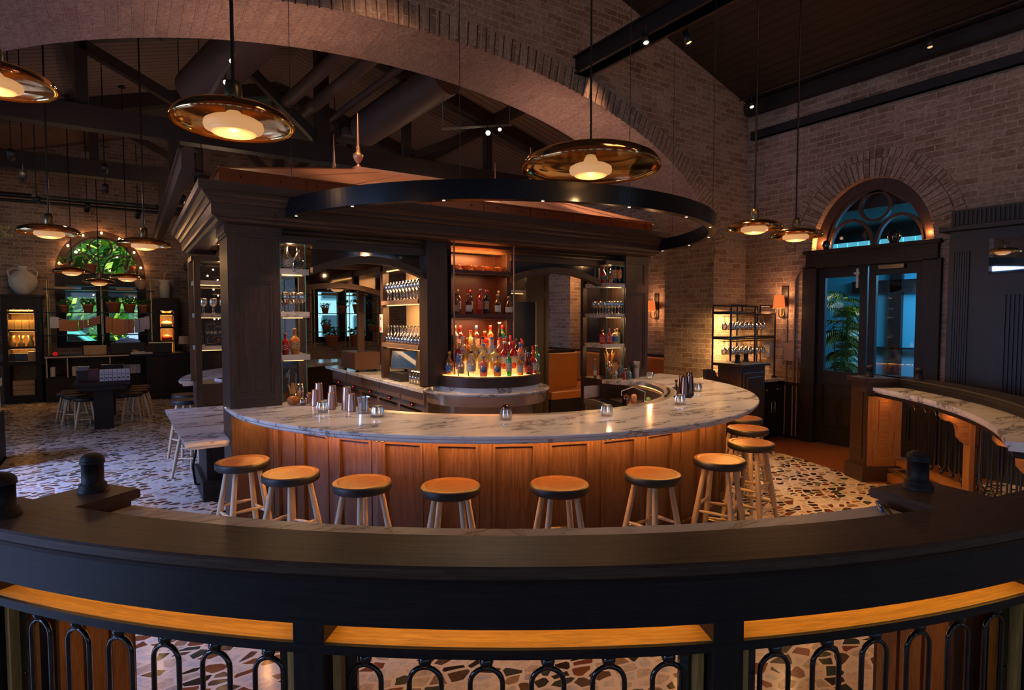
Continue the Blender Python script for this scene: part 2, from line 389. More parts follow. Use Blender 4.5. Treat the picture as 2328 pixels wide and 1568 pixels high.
    def extr(s, pts, org, ux, uy, un, t):
        """extrude 2-D outline (in ux,uy) by t along un"""
        o = Vector(org); X = Vector(ux); Y = Vector(uy); Nn = Vector(un) * t
        A = [o + X * p[0] + Y * p[1] for p in pts]; B = [a + Nn for a in A]
        s.face(A[::-1], [(p[0], p[1]) for p in pts][::-1]); s.face(B, [(p[0], p[1]) for p in pts]); L = 0
        for i in range(len(pts)):
            j = (i + 1) % len(pts); d = (A[j] - A[i]).length
            s.face([A[i], A[j], B[j], B[i]], [(L, 0), (L + d, 0), (L + d, t), (L, t)]); L += d
    def build(s, name, mat, parent=None, bevel=0, loc=None):
        me = bpy.data.meshes.new(name); me.from_pydata(s.v, [], s.f)
        for mm in (mat if isinstance(mat, (list, tuple)) else [mat]): me.materials.append(mm)
        ul = me.uv_layers.new(name='UVMap'); fl = [c for f in s.uv for q in f for c in q]
        ul.data.foreach_set('uv', fl)
        me.polygons.foreach_set('use_smooth', s.sm); me.polygons.foreach_set('material_index', s.mi)
        me.update()
        o = bpy.data.objects.new(name, me); COL.objects.link(o)
        if loc is not None: o.location = loc
        if parent is not None: o.parent = parent
        if bevel:
            # weld coincident corners so the bevel sees real edges
            wd = o.modifiers.new('weld', 'WELD'); wd.merge_threshold = 0.0005
            bv = o.modifiers.new('edge', 'BEVEL'); bv.width = bevel; bv.segments = 2; bv.limit_method = 'ANGLE'; bv.angle_limit = rad(40)
        return o

def tag(o, label, cat, group=None, kind=None):
    o['label'] = label; o['category'] = cat
    if group: o['group'] = group
    if kind: o['kind'] = kind
    return o
def thing(name, label, cat, loc=(0, 0, 0), rz=0, group=None):
    o = bpy.data.objects.new(name, None); COL.objects.link(o); o.location = loc; o.rotation_euler = (0, 0, rz)
    o.empty_display_size = 0.1
    return tag(o, label, cat, group)
def struct(o, label=None):
    o['kind'] = 'structure'
    if label: o['label'] = label
    return o
KIDS = {}
def copy_tree(o, loc=None, rz=None, label=None, group=None, parent=None):
    c = o.copy(); COL.objects.link(c)
    if parent is not None: c.parent = parent
    if loc is not None: c.location = loc
    if rz is not None: c.rotation_euler = (0, 0, rz)
    if label: c['label'] = label
    if group: c['group'] = group
    if o.name not in KIDS: KIDS[o.name] = [k for k in bpy.data.objects if k.parent == o]
    for ch in KIDS[o.name]:
        copy_tree(ch, parent=c)
    return c
CC = (3.22, 5.22)            # centre of the round bar
def pol(r, deg, z=None, c=CC):
    x, y = c[0] + r * cos(rad(deg)), c[1] + r * sin(rad(deg))
    return (x, y) if z is None else (x, y, z)
# ================================================================== SETTING
RIDGE_A, RIDGE_Z, SLOPE = 2.75, 6.75, 0.30
def roofz(a): return RIDGE_Z - SLOPE * abs(a - RIDGE_A)
# floor
m = MB(); m.face([(-14, -5, 0), (9, -5, 0), (9, 17.5, 0), (-14, 17.5, 0)])
struct(m.build('floor', TERR))
m = MB(); Rw = 4.05
m.sweep(CC, [(Rw, 0.0), (7.5, 0.0), (7.5, 0.006), (Rw, 0.006)], -32, 8, 30)
o = m.build('floor_entry', FLOORW); struct(o)

def slabwall(m, us, lo, hi, zb, zt, d0, d1, P, revealmat=1, uoff=0.0):
    """wall of thickness d0..d1; opening between lo(u) and hi(u); P(u,d,z)->xyz"""
    arc = 0.0
    def F(pts, uv, mi=0):
        m.m = mi; m.face(pts, uv); m.m = 0
    for k in range(len(us) - 1):
        u0, u1 = us[k], us[k + 1]; um = (u0 + u1) / 2; e = 1e-5
        l0, l1, h0, h1 = lo(u0 + e), lo(u1 - e), hi(u0 + e), hi(u1 - e)
        t0, t1 = zt(u0), zt(u1)
        op = hi(um) > lo(um) + 1e-4
        for d in (d0, d1):
            if not op:
                F([P(u0, d, zb), P(u1, d, zb), P(u1, d, t1), P(u0, d, t0)], [(u0, zb), (u1, zb), (u1, t1), (u0, t0)])
            else:
                if max(l0, l1) > zb: F([P(u0, d, zb), P(u1, d, zb), P(u1, d, l1), P(u0, d, l0)], [(u0, zb), (u1, zb), (u1, l1), (u0, l0)])
                F([P(u0, d, h0), P(u1, d, h1), P(u1, d, t1), P(u0, d, t0)], [(u0, h0), (u1, h1), (u1, t1), (u0, t0)])
        if op:
            s = math.hypot(u1 - u0, h1 - h0)
            steep = abs(h1 - h0) > 2.2 * abs(u1 - u0) and d1 - d0 > .8
            F([P(u0, d0, h0), P(u1, d0, h1), P(u1, d1, h1), P(u0, d1, h0)], [(d0, h0), (d0, h1), (d1, h1), (d1, h0)] if steep else [(d0, arc), (d0, arc + s), (d1, arc + s), (d1, arc)], 0 if steep else revealmat)
            arc += s
            if max(l0, l1) > zb: F([P(u0, d0, l0), P(u1, d0, l1), P(u1, d1, l1), P(u0, d1, l0)], [(u0, d0), (u1, d0), (u1, d1), (u0, d1)])
        # jambs where the opening starts or stops
        for (u, inside, outside) in ((u0, us[k] + 1e-4, us[k] - 1e-4), (u1, us[k + 1] - 1e-4, us[k + 1] + 1e-4)):
            if op and (hi(outside) - lo(outside) < 1e-3):
                F([P(u, d0, lo(inside)), P(u, d1, lo(inside)), P(u, d1, hi(inside)), P(u, d0, hi(inside))],
                  [(d0, lo(inside)), (d1, lo(inside)), (d1, hi(inside)), (d0, hi(inside))], 0)
def fr(a, b, n): return [a + (b - a) * i / n for i in range(n + 1)]

# great arch wall
AC, AHW, AZS, ARI = 2.70, 4.72, 2.72, 2.06
B0, B1 = 5.70, 6.66
def ahi(u):
    t = abs(u - AC) / AHW
    return AZS + ARI * math.sqrt(max(0, 1 - t * t)) if t < 1 else 0.0
us = [-2.7, AC - AHW] + [AC - AHW * cos(PI * i / 64) for i in range(1, 64)] + [AC + AHW, 8.21]
m = MB()
slabwall(m, us, lambda u: 0.0, ahi, 0, roofz, B0, B1, lambda u, d, z: (u, d, z))
# rowlock ring of bricks standing slightly proud round the arch
for d, dd in ((B0 - 0.025, B0 + 0.01),):
    n = 130
    for i in range(n):
        t0, t1 = PI * i / n, PI * (i + 0.86) / n
        q = []
        for t in (t0, t1):
            ca, sa = cos(t), sin(t)
            nx, nz = ca / AHW, sa / ARI; L = math.hypot(nx, nz); nx /= L; nz /= L
            x, z = AC + AHW * ca, AZS + ARI * sa
            q.append(((x, z), (x + nx * 0.26, z + nz * 0.26)))
        (i0, o0), (i1, o1) = q
        if i0[0] > 8.1 or o0[0] > 8.15: continue
        m.hexa([(i0[0], d, i0[1]), (i1[0], d, i1[1]), (i1[0], dd, i1[1]), (i0[0], dd, i0[1]),
                (o0[0], d, o0[1]), (o1[0], d, o1[1]), (o1[0], dd, o1[1]), (o0[0], dd, o0[1])])
struct(m.build('wall_arch', [BRICK, SOFFIT]))

# right wall with the entrance, and side opening further back
RA = 8.21
DC, DHW, DZS = 3.87, 0.76, 2.72          # entrance centre (b), half width, spring
def mkarch(c, hw, zs, ri): return lambda u: (zs + ri * math.sqrt(max(0, 1 - ((u - c) / hw) ** 2))) if abs(u - c) < hw else 0.0
h1 = mkarch(DC, DHW, DZS, 0.92); h2 = mkarch(9.55, 0.55, 2.6, 0.6)
usr = [-5] + [DC - DHW * cos(PI * i / 36) for i in range(37)] + [7.2] + [9.55 - 0.55 * cos(PI * i / 20) for i in range(21)] + [17.5]
m = MB()
slabwall(m, usr, lambda u: 0.0 if abs(u - DC) < 2 else (0.9 if abs(u - 9.55) < .55 else 0.0), lambda u: h1(u) if abs(u - DC) < 2 else h2(u), 0, lambda u: roofz(RA) + 0.02, RA, RA + 0.34, lambda u, d, z: (d, u, z))
# voussoirs round the entrance
for (c, hw, zs, ri, r0, r1) in ((DC, DHW, DZS, 0.92, 0.0, 0.24), (DC, DHW, DZS, 0.92, 0.25, 0.36)):
    n = 40 if r0 == 0 else 46
    for i in range(n):
        q = []
        for t in (PI * i / n, PI * (i + 0.84) / n):
            ca, sa = cos(t), sin(t); nx, nz = ca / hw, sa / ri; L = math.hypot(nx, nz); nx /= L; nz /= L
            x, z = c + hw * ca, zs + ri * sa
            q.append(((x + nx * r0, z + nz * r0), (x + nx * r1, z + nz * r1)))
        (i0, o0), (i1, o1) = q
        m.hexa([(RA - .018, i0[0], i0[1]), (RA - .018, i1[0], i1[1]), (RA + .01, i1[0], i1[1]), (RA + .01, i0[0], i0[1]),
                (RA - .018, o0[0], o0[1]), (RA - .018, o1[0], o1[1]), (RA + .01, o1[0], o1[1]), (RA + .01, o0[0], o0[1])])
struct(m.build('wall_right', [BRICK, SOFFIT]))
# back wall with two arched windows
BB = 16.45
W1, W2, WHW = -0.50, 5.1, 0.86
k1 = mkarch(W1, WHW, 2.80, 1.0); k2 = mkarch(W2, WHW, 2.80, 1.0)
usb = [-9.0] + [W1 - WHW * cos(PI * i / 32) for i in range(33)] + [W2 - WHW * cos(PI * i / 32) for i in range(33)] + [8.3]
m = MB()
slabwall(m, usb, lambda u: 1.12 if (abs(u - W1) < WHW or abs(u - W2) < WHW) else 0.0, lambda u: max(k1(u), k2(u)), 0, lambda u: max(4.2, roofz(u)), BB, BB + 0.4, lambda u, d, z: (u, d, z))
struct(m.build('wall_back', [BRICK, SOFFIT]))
# dark wainscot under the brick on the right wall
m = MB(); m.box(RA - 0.03, RA, 4.66, 5.69, 0, 0.84); m.box(RA - 0.045, RA, 4.66, 5.69, 0.80, 0.84); m.box(RA - 0.03, RA, -5, 3.08, 0, 0.84)
struct(m.build('trim_1', BWOOD))

# roof boards
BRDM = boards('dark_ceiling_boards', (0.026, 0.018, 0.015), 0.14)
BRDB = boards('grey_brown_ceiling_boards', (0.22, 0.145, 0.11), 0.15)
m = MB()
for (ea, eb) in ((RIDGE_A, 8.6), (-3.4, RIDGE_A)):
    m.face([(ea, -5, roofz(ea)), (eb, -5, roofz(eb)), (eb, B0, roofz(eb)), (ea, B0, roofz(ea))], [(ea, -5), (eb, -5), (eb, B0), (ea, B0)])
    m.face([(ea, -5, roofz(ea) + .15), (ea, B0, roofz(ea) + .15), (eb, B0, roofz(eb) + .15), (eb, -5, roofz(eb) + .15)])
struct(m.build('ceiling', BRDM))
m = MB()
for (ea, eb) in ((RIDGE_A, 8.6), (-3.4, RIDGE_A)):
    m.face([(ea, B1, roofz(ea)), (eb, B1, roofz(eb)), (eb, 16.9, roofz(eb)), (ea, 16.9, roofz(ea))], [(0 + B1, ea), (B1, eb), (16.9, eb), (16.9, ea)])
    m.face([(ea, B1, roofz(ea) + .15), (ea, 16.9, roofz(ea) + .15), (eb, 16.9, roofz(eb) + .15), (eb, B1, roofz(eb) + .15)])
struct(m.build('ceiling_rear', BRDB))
# walls out of the picture: left aisle wall and the wall behind the viewer, each with tall windows
def winwall(name, us, d0, d1, P, zt, z0, z1):
    m = MB(); slabwall(m, us, lambda u: z0 if (int((u + 20) / 1.25) % 2 == 0) else 0.0, lambda u: z1 if (int((u + 20) / 1.25) % 2 == 0) else 0.0, 0, lambda u: zt, d0, d1, P)
    return struct(m.build(name, [BRICK, SOFFIT]))
winwall('wall_left', [-20 + 1.25 * k for k in range(12, 30)], -9.0, -9.3, lambda u, d, z: (d, u, z), 4.9, 0.9, 3.6)
winwall('wall_rear', [-20 + 1.25 * k for k in range(9, 23)], -5.0, -5.3, lambda u, d, z: (u, d, z), 6.9, 0.9, 3.4)
# side aisle ceiling to the left so daylight only comes in low
m = MB(); m.box(-14, -2.7, -5, 17, 4.9, 5.05); struct(m.build('ceiling_aisle', BRDM))
m = MB(); m.box(-2.9, -2.62, -5, 16.45, 4.15, 5.3); struct(m.build('trim_2', BWOOD))

# steel band and eaves plate on the right wall
def one(name, label, cat, mb, mat, group=None, **k):
    return tag(mb.build(name, mat, **k), label, cat, group)
m = MB(); m.box(RA - .09, RA - .001, -4.9, 5.6, 4.55, 4.67); m.box(RA - .10, RA - .001, -4.9, 5.6, 4.55, 4.565)
one('steel_band', 'black steel band running the length of the brick wall above the entrance', 'steel beam', m, MBLACK)
m = MB(); m.box(RA - .16, RA, -4.9, 5.66, 4.93, 5.10); struct(m.build('trim_3', MBLACK))
m = MB(); m.box(4.70, 4.86, -4.5, 5.74, 4.80, 5.02); m.box(4.66, 4.90, -4.5, 5.74, 5.0, 5.02); m.box(4.66, 4.90, -4.5, 5.74, 4.80, 4.815)
struct(m.build('beam', MBLACK))
# second beam higher up near the ridge
m = MB(); m.box(3.0, 3.2, -4.5, 5.74, 6.0, 6.3); struct(m.build('beam_ridge', MBLACK))
# conduit with little lamps on the right wall
m = MB(); m.tube([(7.62, -2, 5.0), (7.62, 5.45, 5.0)], 0.014); 
cd = one('conduit', 'thin dark conduit rail under the right hand eaves', 'conduit', m, MBLACK)
m = MB()
for y in (-1, 1, 3, 5.3): m.tube([(7.62, y, 5.0), (7.62, y, roofz(7.62))], 0.006)
m.build('hanger', MBLACK, cd)

# rear trusses
TRUSSW = plain('dark_truss_paint', (0.030, 0.018, 0.014), 0.6)
def truss(b, label):
    t = thing('roof_truss', label, 'roof truss', (0, b, 0), group=None)
    w_ = 0.11; z0, z1 = 4.36, 4.66
    m = MB(); m.box(-2.6, 8.2, -w_, w_, z0, z1); m.build('tie_beam', TRUSSW, t)
    for s in (-1, 1):
        m = MB(); e = RIDGE_A + s * 5.4
        m.bar((e, 0, roofz(e) - .14), (RIDGE_A, 0, RIDGE_Z - .14), 0.2, 0.24); m.build('rafter', TRUSSW, t)
        for q in (1.5, 3.2):
            m = MB(); x = RIDGE_A + s * q
            m.bar((x, 0, z1), (x, 0, roofz(x) - .2), 0.14); m.build('post', TRUSSW, t)
        m = MB(); m.bar((RIDGE_A + s * .1, 0, z1 + .1), (RIDGE_A + s * 1.5, 0, roofz(RIDGE_A + 1.5) - .3), 0.14); m.build('strut', TRUSSW, t)
        m = MB(); m.bar((RIDGE_A + s * 1.6, 0, z1 + .05), (RIDGE_A + s * 3.2, 0, roofz(RIDGE_A + 3.2) - .3), 0.14); m.build('strut', TRUSSW, t)
    m = MB(); m.bar((RIDGE_A, 0, z1), (RIDGE_A, 0, RIDGE_Z - .2), 0.2); m.build('king_post', TRUSSW, t)
truss(9.9, 'dark timber roof truss nearest behind the great brick arch')
truss(13.2, 'dark timber roof truss between the nearer truss and the far window wall')
# purlins
for k, (x, lb) in enumerate(((-0.6, 'dark purlin low on the left slope of the rear roof'), (6.1, 'dark purlin low on the right slope of the rear roof'))):
    m = MB(); m.box(x - .07, x + .07, B1, 16.4, roofz(x) - .2, roofz(x)); struct(m.build('beam_purlin', TRUSSW))
# long rear beam beside the canopy
m = MB(); m.box(.54, .67, 7.6, 16.4, 3.50, 3.68); m.box(.51, .70, 7.6, 16.4, 3.68, 3.71); struct(m.build('beam_rear', plain('beam_brown', (.085, .05, .04), .6)))
m = MB(); m.box(.54, .68, 9.82, 9.98, 3.71, 4.36); m.box(.54, .68, 13.12, 13.28, 3.71, 4.36); struct(m.build('beam_rear_hanger', TRUSSW))
# ducts
DUCTM = plain('painted_duct', (0.10, 0.062, 0.050), 0.6)
def duct(name, p, q, r, label, ribs=True):
    m = MB(); p = Vector(p); q = Vector(q); n = int((q - p).length / 0.09) if ribs else 2
    pts = []; 
    rows = []
    m.tube([p + (q - p) * i / (2 * n) for i in range(2 * n + 1)], (lambda t, n=n: r * (1 + 0.02 * (round(t * 2 * n) % 2))) if ribs else r, n=18)
    return one(name, label, 'duct', m, DUCTM)
duct('air_duct', (3.9, 7.6, 5.25), (3.4, 9.7, 4.95), 0.26, 'fat spiral air duct ending above the copper roof')
m = MB(); m.cbox((3.32, 9.95, 4.9), (0.55, 0.5, 0.12), 0.1); one('duct_box', 'flat sheet metal box at the end of the fat spiral duct', 'duct', m, DUCTM)
duct('air_duct', (1.9, 7.0, 5.75), (0.9, 9.6, 5.05), 0.30, 'wide spiral air duct behind the hanging amber lamp')
for k, (x, z, r, lb) in enumerate(((2.35, 5.55, .10, 'slim round pipe nearest the wide spiral duct'), (2.75, 5.55, .10, 'slim round pipe second from the wide spiral duct'), (3.15, 5.5, .055, 'thin pipe between the slim round pipes'))):
    m = MB(); m.tube([(x + .4, 7.0, z), (x - .3, 10.6, z - .4)], r, n=12); one('ceiling_pipe', lb, 'pipe', m, DUCTM)
# pipes along the back wall
for k, (z, r, lb) in enumerate(((4.42, .05, 'upper dark pipe running along the far brick wall'), (4.30, .035, 'lower dark pipe running along the far brick wall'))):
    m = MB(); m.tube([(-6, BB - .12, z), (1.6, BB - .12, z)], r); one('wall_pipe', lb, 'pipe', m, MBLACK)

# ------------------------------------------------------------------ outside
GRASS = plain('verge', (0.12, 0.3, 0.04), 0.9, var=0.4, vscale=2)
ROADM = plain('pavement', (0.10, 0.20, 0.22), 0.8)
m = MB(); m.face([(-30, 16.9, -.02), (30, 16.9, -.02), (30, 60, -.02), (-30, 60, -.02)]); o = m.build('ground_outside', ROADM); struct(o)
m = MB(); m.face([(8.55, -8, -.02), (30, -8, -.02), (30, 16.9, -.02), (8.55, 16.9, -.02)]); o = m.build('pavement_outside', ROADM); struct(o)
LEAFO = []
for k, c in enumerate(((0.10, 0.32, 0.02), (0.30, 0.50, 0.04), (0.04, 0.16, 0.02))):
    LEAFO.append(plain('tree_leaf_%d' % k, c, 0.5, var=0.5, vscale=3))
def tree(x, y, h, r, label, n=1500, seed=1):
    t = thing('street_tree', label, 'tree', (x, y, 0)); R = random.Random(seed)
    m = MB(); m.tube([(0, 0, 0), (0.1, 0, h * .35), (0, 0.1, h * .7)], .16, r2=.08); m.build('trunk', DWOOD, t)
    m = MB()
    for k in range(n):
        a, b, q = R.random() * 2 * PI, R.uniform(-1, 1), R.random() ** .4
        s = math.sqrt(1 - b * b); rr = r * q * R.uniform(.8, 1.1)
        c = Vector((rr * s * cos(a), rr * s * sin(a), h * .72 + rr * b * .8))
        d = Vector((R.uniform(-1, 1), R.uniform(-1, 1), R.uniform(-.4, 1))).normalized(); e = d.orthogonal().normalized(); f = d.cross(e)
        L = R.uniform(.10, .24); m.m = R.choice((0, 0, 1, 1, 2))
        m.face([c - e * L, c + f * L * .5, c + e * L, c - f * L * .5])
    m.build('foliage', LEAFO, t)
tree(-1.2, 21.9, 2.7, 1.5, 'low bushy green hedge tree behind the teal car', 2600, 12)
tree(-1.0, 24.5, 5.6, 2.3, 'leafy green tree outside the far arched window on the left', 5200, 3)
tree(-5.5, 26, 6.5, 2.9, 'large green tree further down the street past the left arched window', 4200, 4)
tree(0.6, 28, 6.0, 2.8, 'green tree across the street seen through the fanlight', 4200, 6)
CARM = plain('teal_car_paint', (0.10, 0.55, 0.60), 0.25, coat=0.5)
t = thing('parked_car', 'pale teal car parked outside the left arched window', 'car', (-1.9, 19.9, 0))
m = MB(); prof = [(-2.1, .35), (2.1, .35), (2.15, .85), (1.3, .98), (.75, 1.42), (-.9, 1.45), (-1.6, 1.0), (-2.15, .9)]
m.extr(prof, (0, -.85, 0), (1, 0, 0), (0, 0, 1), (0, 1, 0), 1.7); m.build('body', CARM, t, bevel=.05)
m = MB(); m.extr([(1.15, .99), (.68, 1.37), (-.82, 1.40), (-1.4, 1.02)], (0, -.87, 0), (1, 0, 0), (0, 0, 1), (0, 1, 0), 1.74); m.build('window', RUBBER, t)
for x in (-1.35, 1.35):
    for y in (-.8, .8):
        m = MB(); m.lathe([(0.0, -.1), (.32, -.1), (.32, .1), (0, .1)], 20, (x, y, .32), axis=(0, 1, 0)); m.build('wheel', MBLACK, t)
# pale cyan building seen through the second window and through the entrance
CYANB = plain('pale_cyan_render', (0.45, 0.85, 0.92), 0.7)
DKGL = plain('dark_teal_glass', (0.03, 0.10, 0.14), 0.1)
def facade(name, x0, x1, y0, y1, z1, label):
    t = thing(name, label, 'building', (x0, y0, 0))
    m = MB(); m.box(0, x1 - x0, 0, y1 - y0, 0, z1); m.build('wall', CYANB, t)
    m = MB(); n = int((x1 - x0) / 1.3)
    for i in range(n):
        for z in (0.4, 2.6, 4.6):
            if z + 1.5 < z1:
                w_ = MB(); w_.box(i * 1.3 + .3, i * 1.3 + 1.1, -.03, 0.02, z, z + 1.5); w_.build('window', DKGL, t)
m = MB(); m.box(-2.6, 1.6, 17.6, 17.75, 2.30, 2.66); one('awning', 'dark teal awning hanging outside above the left far window', 'awning', m, plain('teal_awning', (.02, .10, .13), .6))
facade('pale_shop_building', 5.0, 16.0, 24.0, 26.0, 7.0, 'pale building across the street behind the second far window')
# ------------------------------------------------------------------ windows of the far wall
def arch_pts(c, hw, zs, ri, n=24, a0=0, a1=PI): return [(c + hw * cos(a0 + (a1 - a0) * i / n), zs + ri * sin(a0 + (a1 - a0) * i / n)) for i in range(n + 1)]
def ring_extr(m, pts_in, pts_out, org_fn, t0, t1):
    for i in range(len(pts_in) - 1):
        a, b, c, d = pts_in[i], pts_in[i + 1], pts_out[i + 1], pts_out[i]
        m.hexa([org_fn(a, t0), org_fn(b, t0), org_fn(b, t1), org_fn(a, t1), org_fn(d, t0), org_fn(c, t0), org_fn(c, t1), org_fn(d, t1)])
def fanlight(fn, c, hw, zs, ri, mat, parent, barw=0.035):
    """frame ring, two half arches and a circle"""
    m = MB()
    ring_extr(m, arch_pts(c, hw - .13, zs, ri - .13), arch_pts(c, hw + .01, zs, ri + .01), fn, 0.10, 0.24)
    ring_extr(m, arch_pts(c, hw - .17, zs, ri - .17), arch_pts(c, hw - .13, zs, ri - .13), fn, 0.14, 0.20)
    m.build('arch_frame', mat, parent)
    q = (hw - .15) / 2
    m = MB()
    for s in (-1, 1):
        cc = c + s * q
        ring_extr(m, arch_pts(cc, q - barw, zs, (ri - .15) * .56 - barw), arch_pts(cc, q, zs, (ri - .15) * .56), fn, 0.14, 0.20)
    rc = (ri - .15) * .27; cz = zs + (ri - .15) - rc
    circ = lambda r: [(c + r * cos(2 * PI * i / 28), cz + r * sin(2 * PI * i / 28)) for i in range(29)]
    ring_extr(m, circ(rc - barw * .8), circ(rc + .005), fn, 0.14, 0.20)
    m.build('tracery', mat, parent)
    m = MB(); n = 24; P0 = arch_pts(c, hw - .14, zs, ri - .14, n)
    m.face([fn(p, .17) for p in P0]); m.build('pane', PANE, parent)
for k, (c, kind) in enumerate(((W1, 0), (W2, 1))):
    t = bpy.data.objects.new('window_%d' % (k + 1), None); COL.objects.link(t); struct(t)
    fn = lambda p, d: (p[0], BB + d, p[1])
    fanlight(fn, c, WHW, 2.80, 1.0, DWOOD, t)
    m = MB()
    m.box(c - WHW, c + WHW, BB + .06, BB + .26, 2.52, 2.82)
    for x0, x1 in ((c - WHW, c - .68), (c - .12, c + .12), (c + .68, c + WHW)): m.box(x0, x1, BB + .08, BB + .24, 1.12, 2.55)
    m.box(c - WHW, c + WHW, BB + .06, BB + .26, 1.10, 1.26)
    m.build('window_frame', BWOOD, t)
    m = MB()
    for x0, x1 in ((c - .68, c - .12), (c + .12, c + .68)): m.face([(x0, BB + .17, 1.2), (x1, BB + .17, 1.2), (x1, BB + .17, 2.53), (x0, BB + .17, 2.53)])
    m.build('pane', PANE, t)

# ------------------------------------------------------------------ entrance door set in the right wall
fnr = lambda p, d: (RA + d, p[0], p[1])
t = bpy.data.objects.new('door_1', None); COL.objects.link(t); struct(t)
fanlight(fnr, DC, DHW, DZS + .02, 0.90, DWOOD, t, 0.04)
m = MB()
m.box(RA - .06, RA + .20, DC - DHW - .06, DC + DHW + .06, 2.50, 2.74)          # transom
m.box(RA - .09, RA + .20, DC - DHW - .09, DC + DHW + .09, 2.70, 2.75)
for y0, y1 in ((DC - DHW - .10, DC - DHW + .10), (DC + DHW - .10, DC + DHW + .10)): m.box(RA - .06, RA + .20, y0, y1, 0, 2.52)
m.build('door_frame', BWOOD, t, bevel=.004)
def leaf(y0, y1, label=None):
    d = bpy.data.objects.new('door_leaf', None); COL.objects.link(d); d.parent = t
    m = MB(); x0, x1 = RA + .02, RA + .08; s = .09
    m.box(x0, x1, y0, y0 + s, 0.02, 2.50); m.box(x0, x1, y1 - s, y1, .02, 2.50)
    m.box(x0, x1, y0 + s, y1 - s, 2.36, 2.50); m.box(x0, x1, y0 + s, y1 - s, .86, 1.05); m.box(x0, x1, y0 + s, y1 - s, .02, .22)
    ym = (y0 + y1) / 2
    m.box(x0 + .02, x1 - .02, y0 + s, y1 - s, .2, .9)
    for (a, b, z0, z1) in ((y0 + s + .03, y1 - s - .03, .68, .83), (y0 + s + .03, ym - .02, .26, .64), (ym + .02, y1 - s - .03, .26, .64)):
        m.box(x0 + .006, x1 - .006, a, b, z0, z1); m.box(x0 - .004, x1 - .02, a + .03, b - .03, z0 + .03, z1 - .03)
    m.build('leaf', BWOOD, d, bevel=.004)
    m = MB(); m.face([(RA + .05, y0 + s, 1.05), (RA + .05, y1 - s, 1.05), (RA + .05, y1 - s, 2.36), (RA + .05, y0 + s, 2.36)]); m.build('pane', PANE, d)
leaf(DC - .66, DC - .01); leaf(DC + .01, DC + .66)
m = MB(); m.box(RA - .03, RA + .02, DC + .10, DC + .13, 2.2, 2.46); m.box(RA - .05, RA - .01, DC + .08, DC + .15, 2.38, 2.41); m.build('door_bolt', STEEL, t)
m = MB(); m.box(RA - .05, RA + .02, DC - .45, DC - .15, 2.43, 2.48); m.build('door_closer', DBRASS, t)
m = MB(); m.lathe([(0, 0), (.03, .01), (.03, .03), (.012, .04)], 12, (RA + .0, DC + .07, 1.0), axis=(-1, 0, 0)); m.build('door_handle', DBRASS, t)

# vestibule beyond the entrance: pale walls, potted palm, glass block strip
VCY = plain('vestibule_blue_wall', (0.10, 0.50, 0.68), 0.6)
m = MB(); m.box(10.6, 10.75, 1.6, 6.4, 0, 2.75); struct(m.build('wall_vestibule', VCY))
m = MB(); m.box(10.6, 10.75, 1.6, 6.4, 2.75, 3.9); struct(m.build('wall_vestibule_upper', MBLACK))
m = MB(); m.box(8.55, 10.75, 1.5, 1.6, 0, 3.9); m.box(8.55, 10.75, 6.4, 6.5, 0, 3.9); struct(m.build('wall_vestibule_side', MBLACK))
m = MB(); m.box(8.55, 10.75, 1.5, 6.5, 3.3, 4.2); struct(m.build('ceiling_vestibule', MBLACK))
lamp('vestibule_daylight', 'AREA', (9.9, 3.2, 2.70), 110, (0.25, 0.62, 1.0), 1.6, aim=(9.9, 3.6, 0), sizey=1.0)
m = MB(); m.box(10.50, 10.58, 4.42, 4.60, 0, 2.7); m.box(10.52, 10.58, 4.93, 4.98, 0, 2.7); m.box(10.5, 10.58, 3.9, 5.2, 2.22, 2.42); m.box(10.5, 10.58, 3.9, 4.05, 0, 2.7); m.box(10.5, 10.58, 3.9, 5.2, 1.28, 1.31)
one('door_screen', 'dark framed glazed screen beyond the entrance doors', 'screen', m, MBLACK)
m = MB()
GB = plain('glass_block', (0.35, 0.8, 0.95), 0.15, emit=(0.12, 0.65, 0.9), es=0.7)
for i in range(18):
    for j in range(2): m.box(10.2, 10.28, 2.6 + i * .17, 2.6 + i * .17 + .155, 2.86 + j * .11, 2.86 + j * .11 + .095)
one('glass_block_window', 'strip of glowing cyan glass blocks beyond the fanlight', 'glass blocks', m, GB)

def palm(loc, h, n, label, name='potted_palm', L=0.42, seed=2, mat=None):
    t = thing(name, label, 'plant', loc); R = random.Random(seed)
    m = MB(); m.lathe([(.0, 0), (.14, 0), (.19, .3), (.17, .3), (.16, .27), (0, .27)], 18); m.build('pot', TERRA, t)
    m = MB()
    for k in range(8):
        a = R.random() * 6.3; m.tube([(0.05 * cos(a), .05 * sin(a), .25), (.12 * cos(a), .12 * sin(a), h * R.uniform(.5, .8))], .012, n=5)
    m.build('stem', LEAFD, t)
    m = MB()
    for k in range(n):
        a = R.random() * 2 * PI; z0 = h * R.uniform(.35, .85); l = L * R.uniform(.7, 1.2); up = R.uniform(.2, .7)
        for j in range(12):
            s = j / 11
            c = Vector((cos(a) * l * s, sin(a) * l * s, z0 + l * (up * s - .75 * s * s)))
            d = Vector((cos(a), sin(a), up - 1.5 * s)).normalized(); sd = d.cross(Vector((0, 0, 1))).normalized()
            for q in (-1, 1):
                e = (sd * q + d * .6).normalized() * L * .38 * (1 - s * .6)
                m.face([c, c + e * .5 + Vector((0, 0, .012)), c + e - Vector((0, 0, .06)), c + e * .5 - d * .02])
    m.build('fronds', mat or LEAFD, t)
    return t
palm((9.05, 4.62, 0), 2.5, 95, 'tall leafy palm standing just outside the left entrance leaf')
lamp('palm_fill', 'SPOT', (8.75, 3.9, 2.95), 110, (1, .8, .4), .05, aim=(9.0, 4.6, 1.5), angle=60)  # added fill, brightens the palm, no fixture behind it
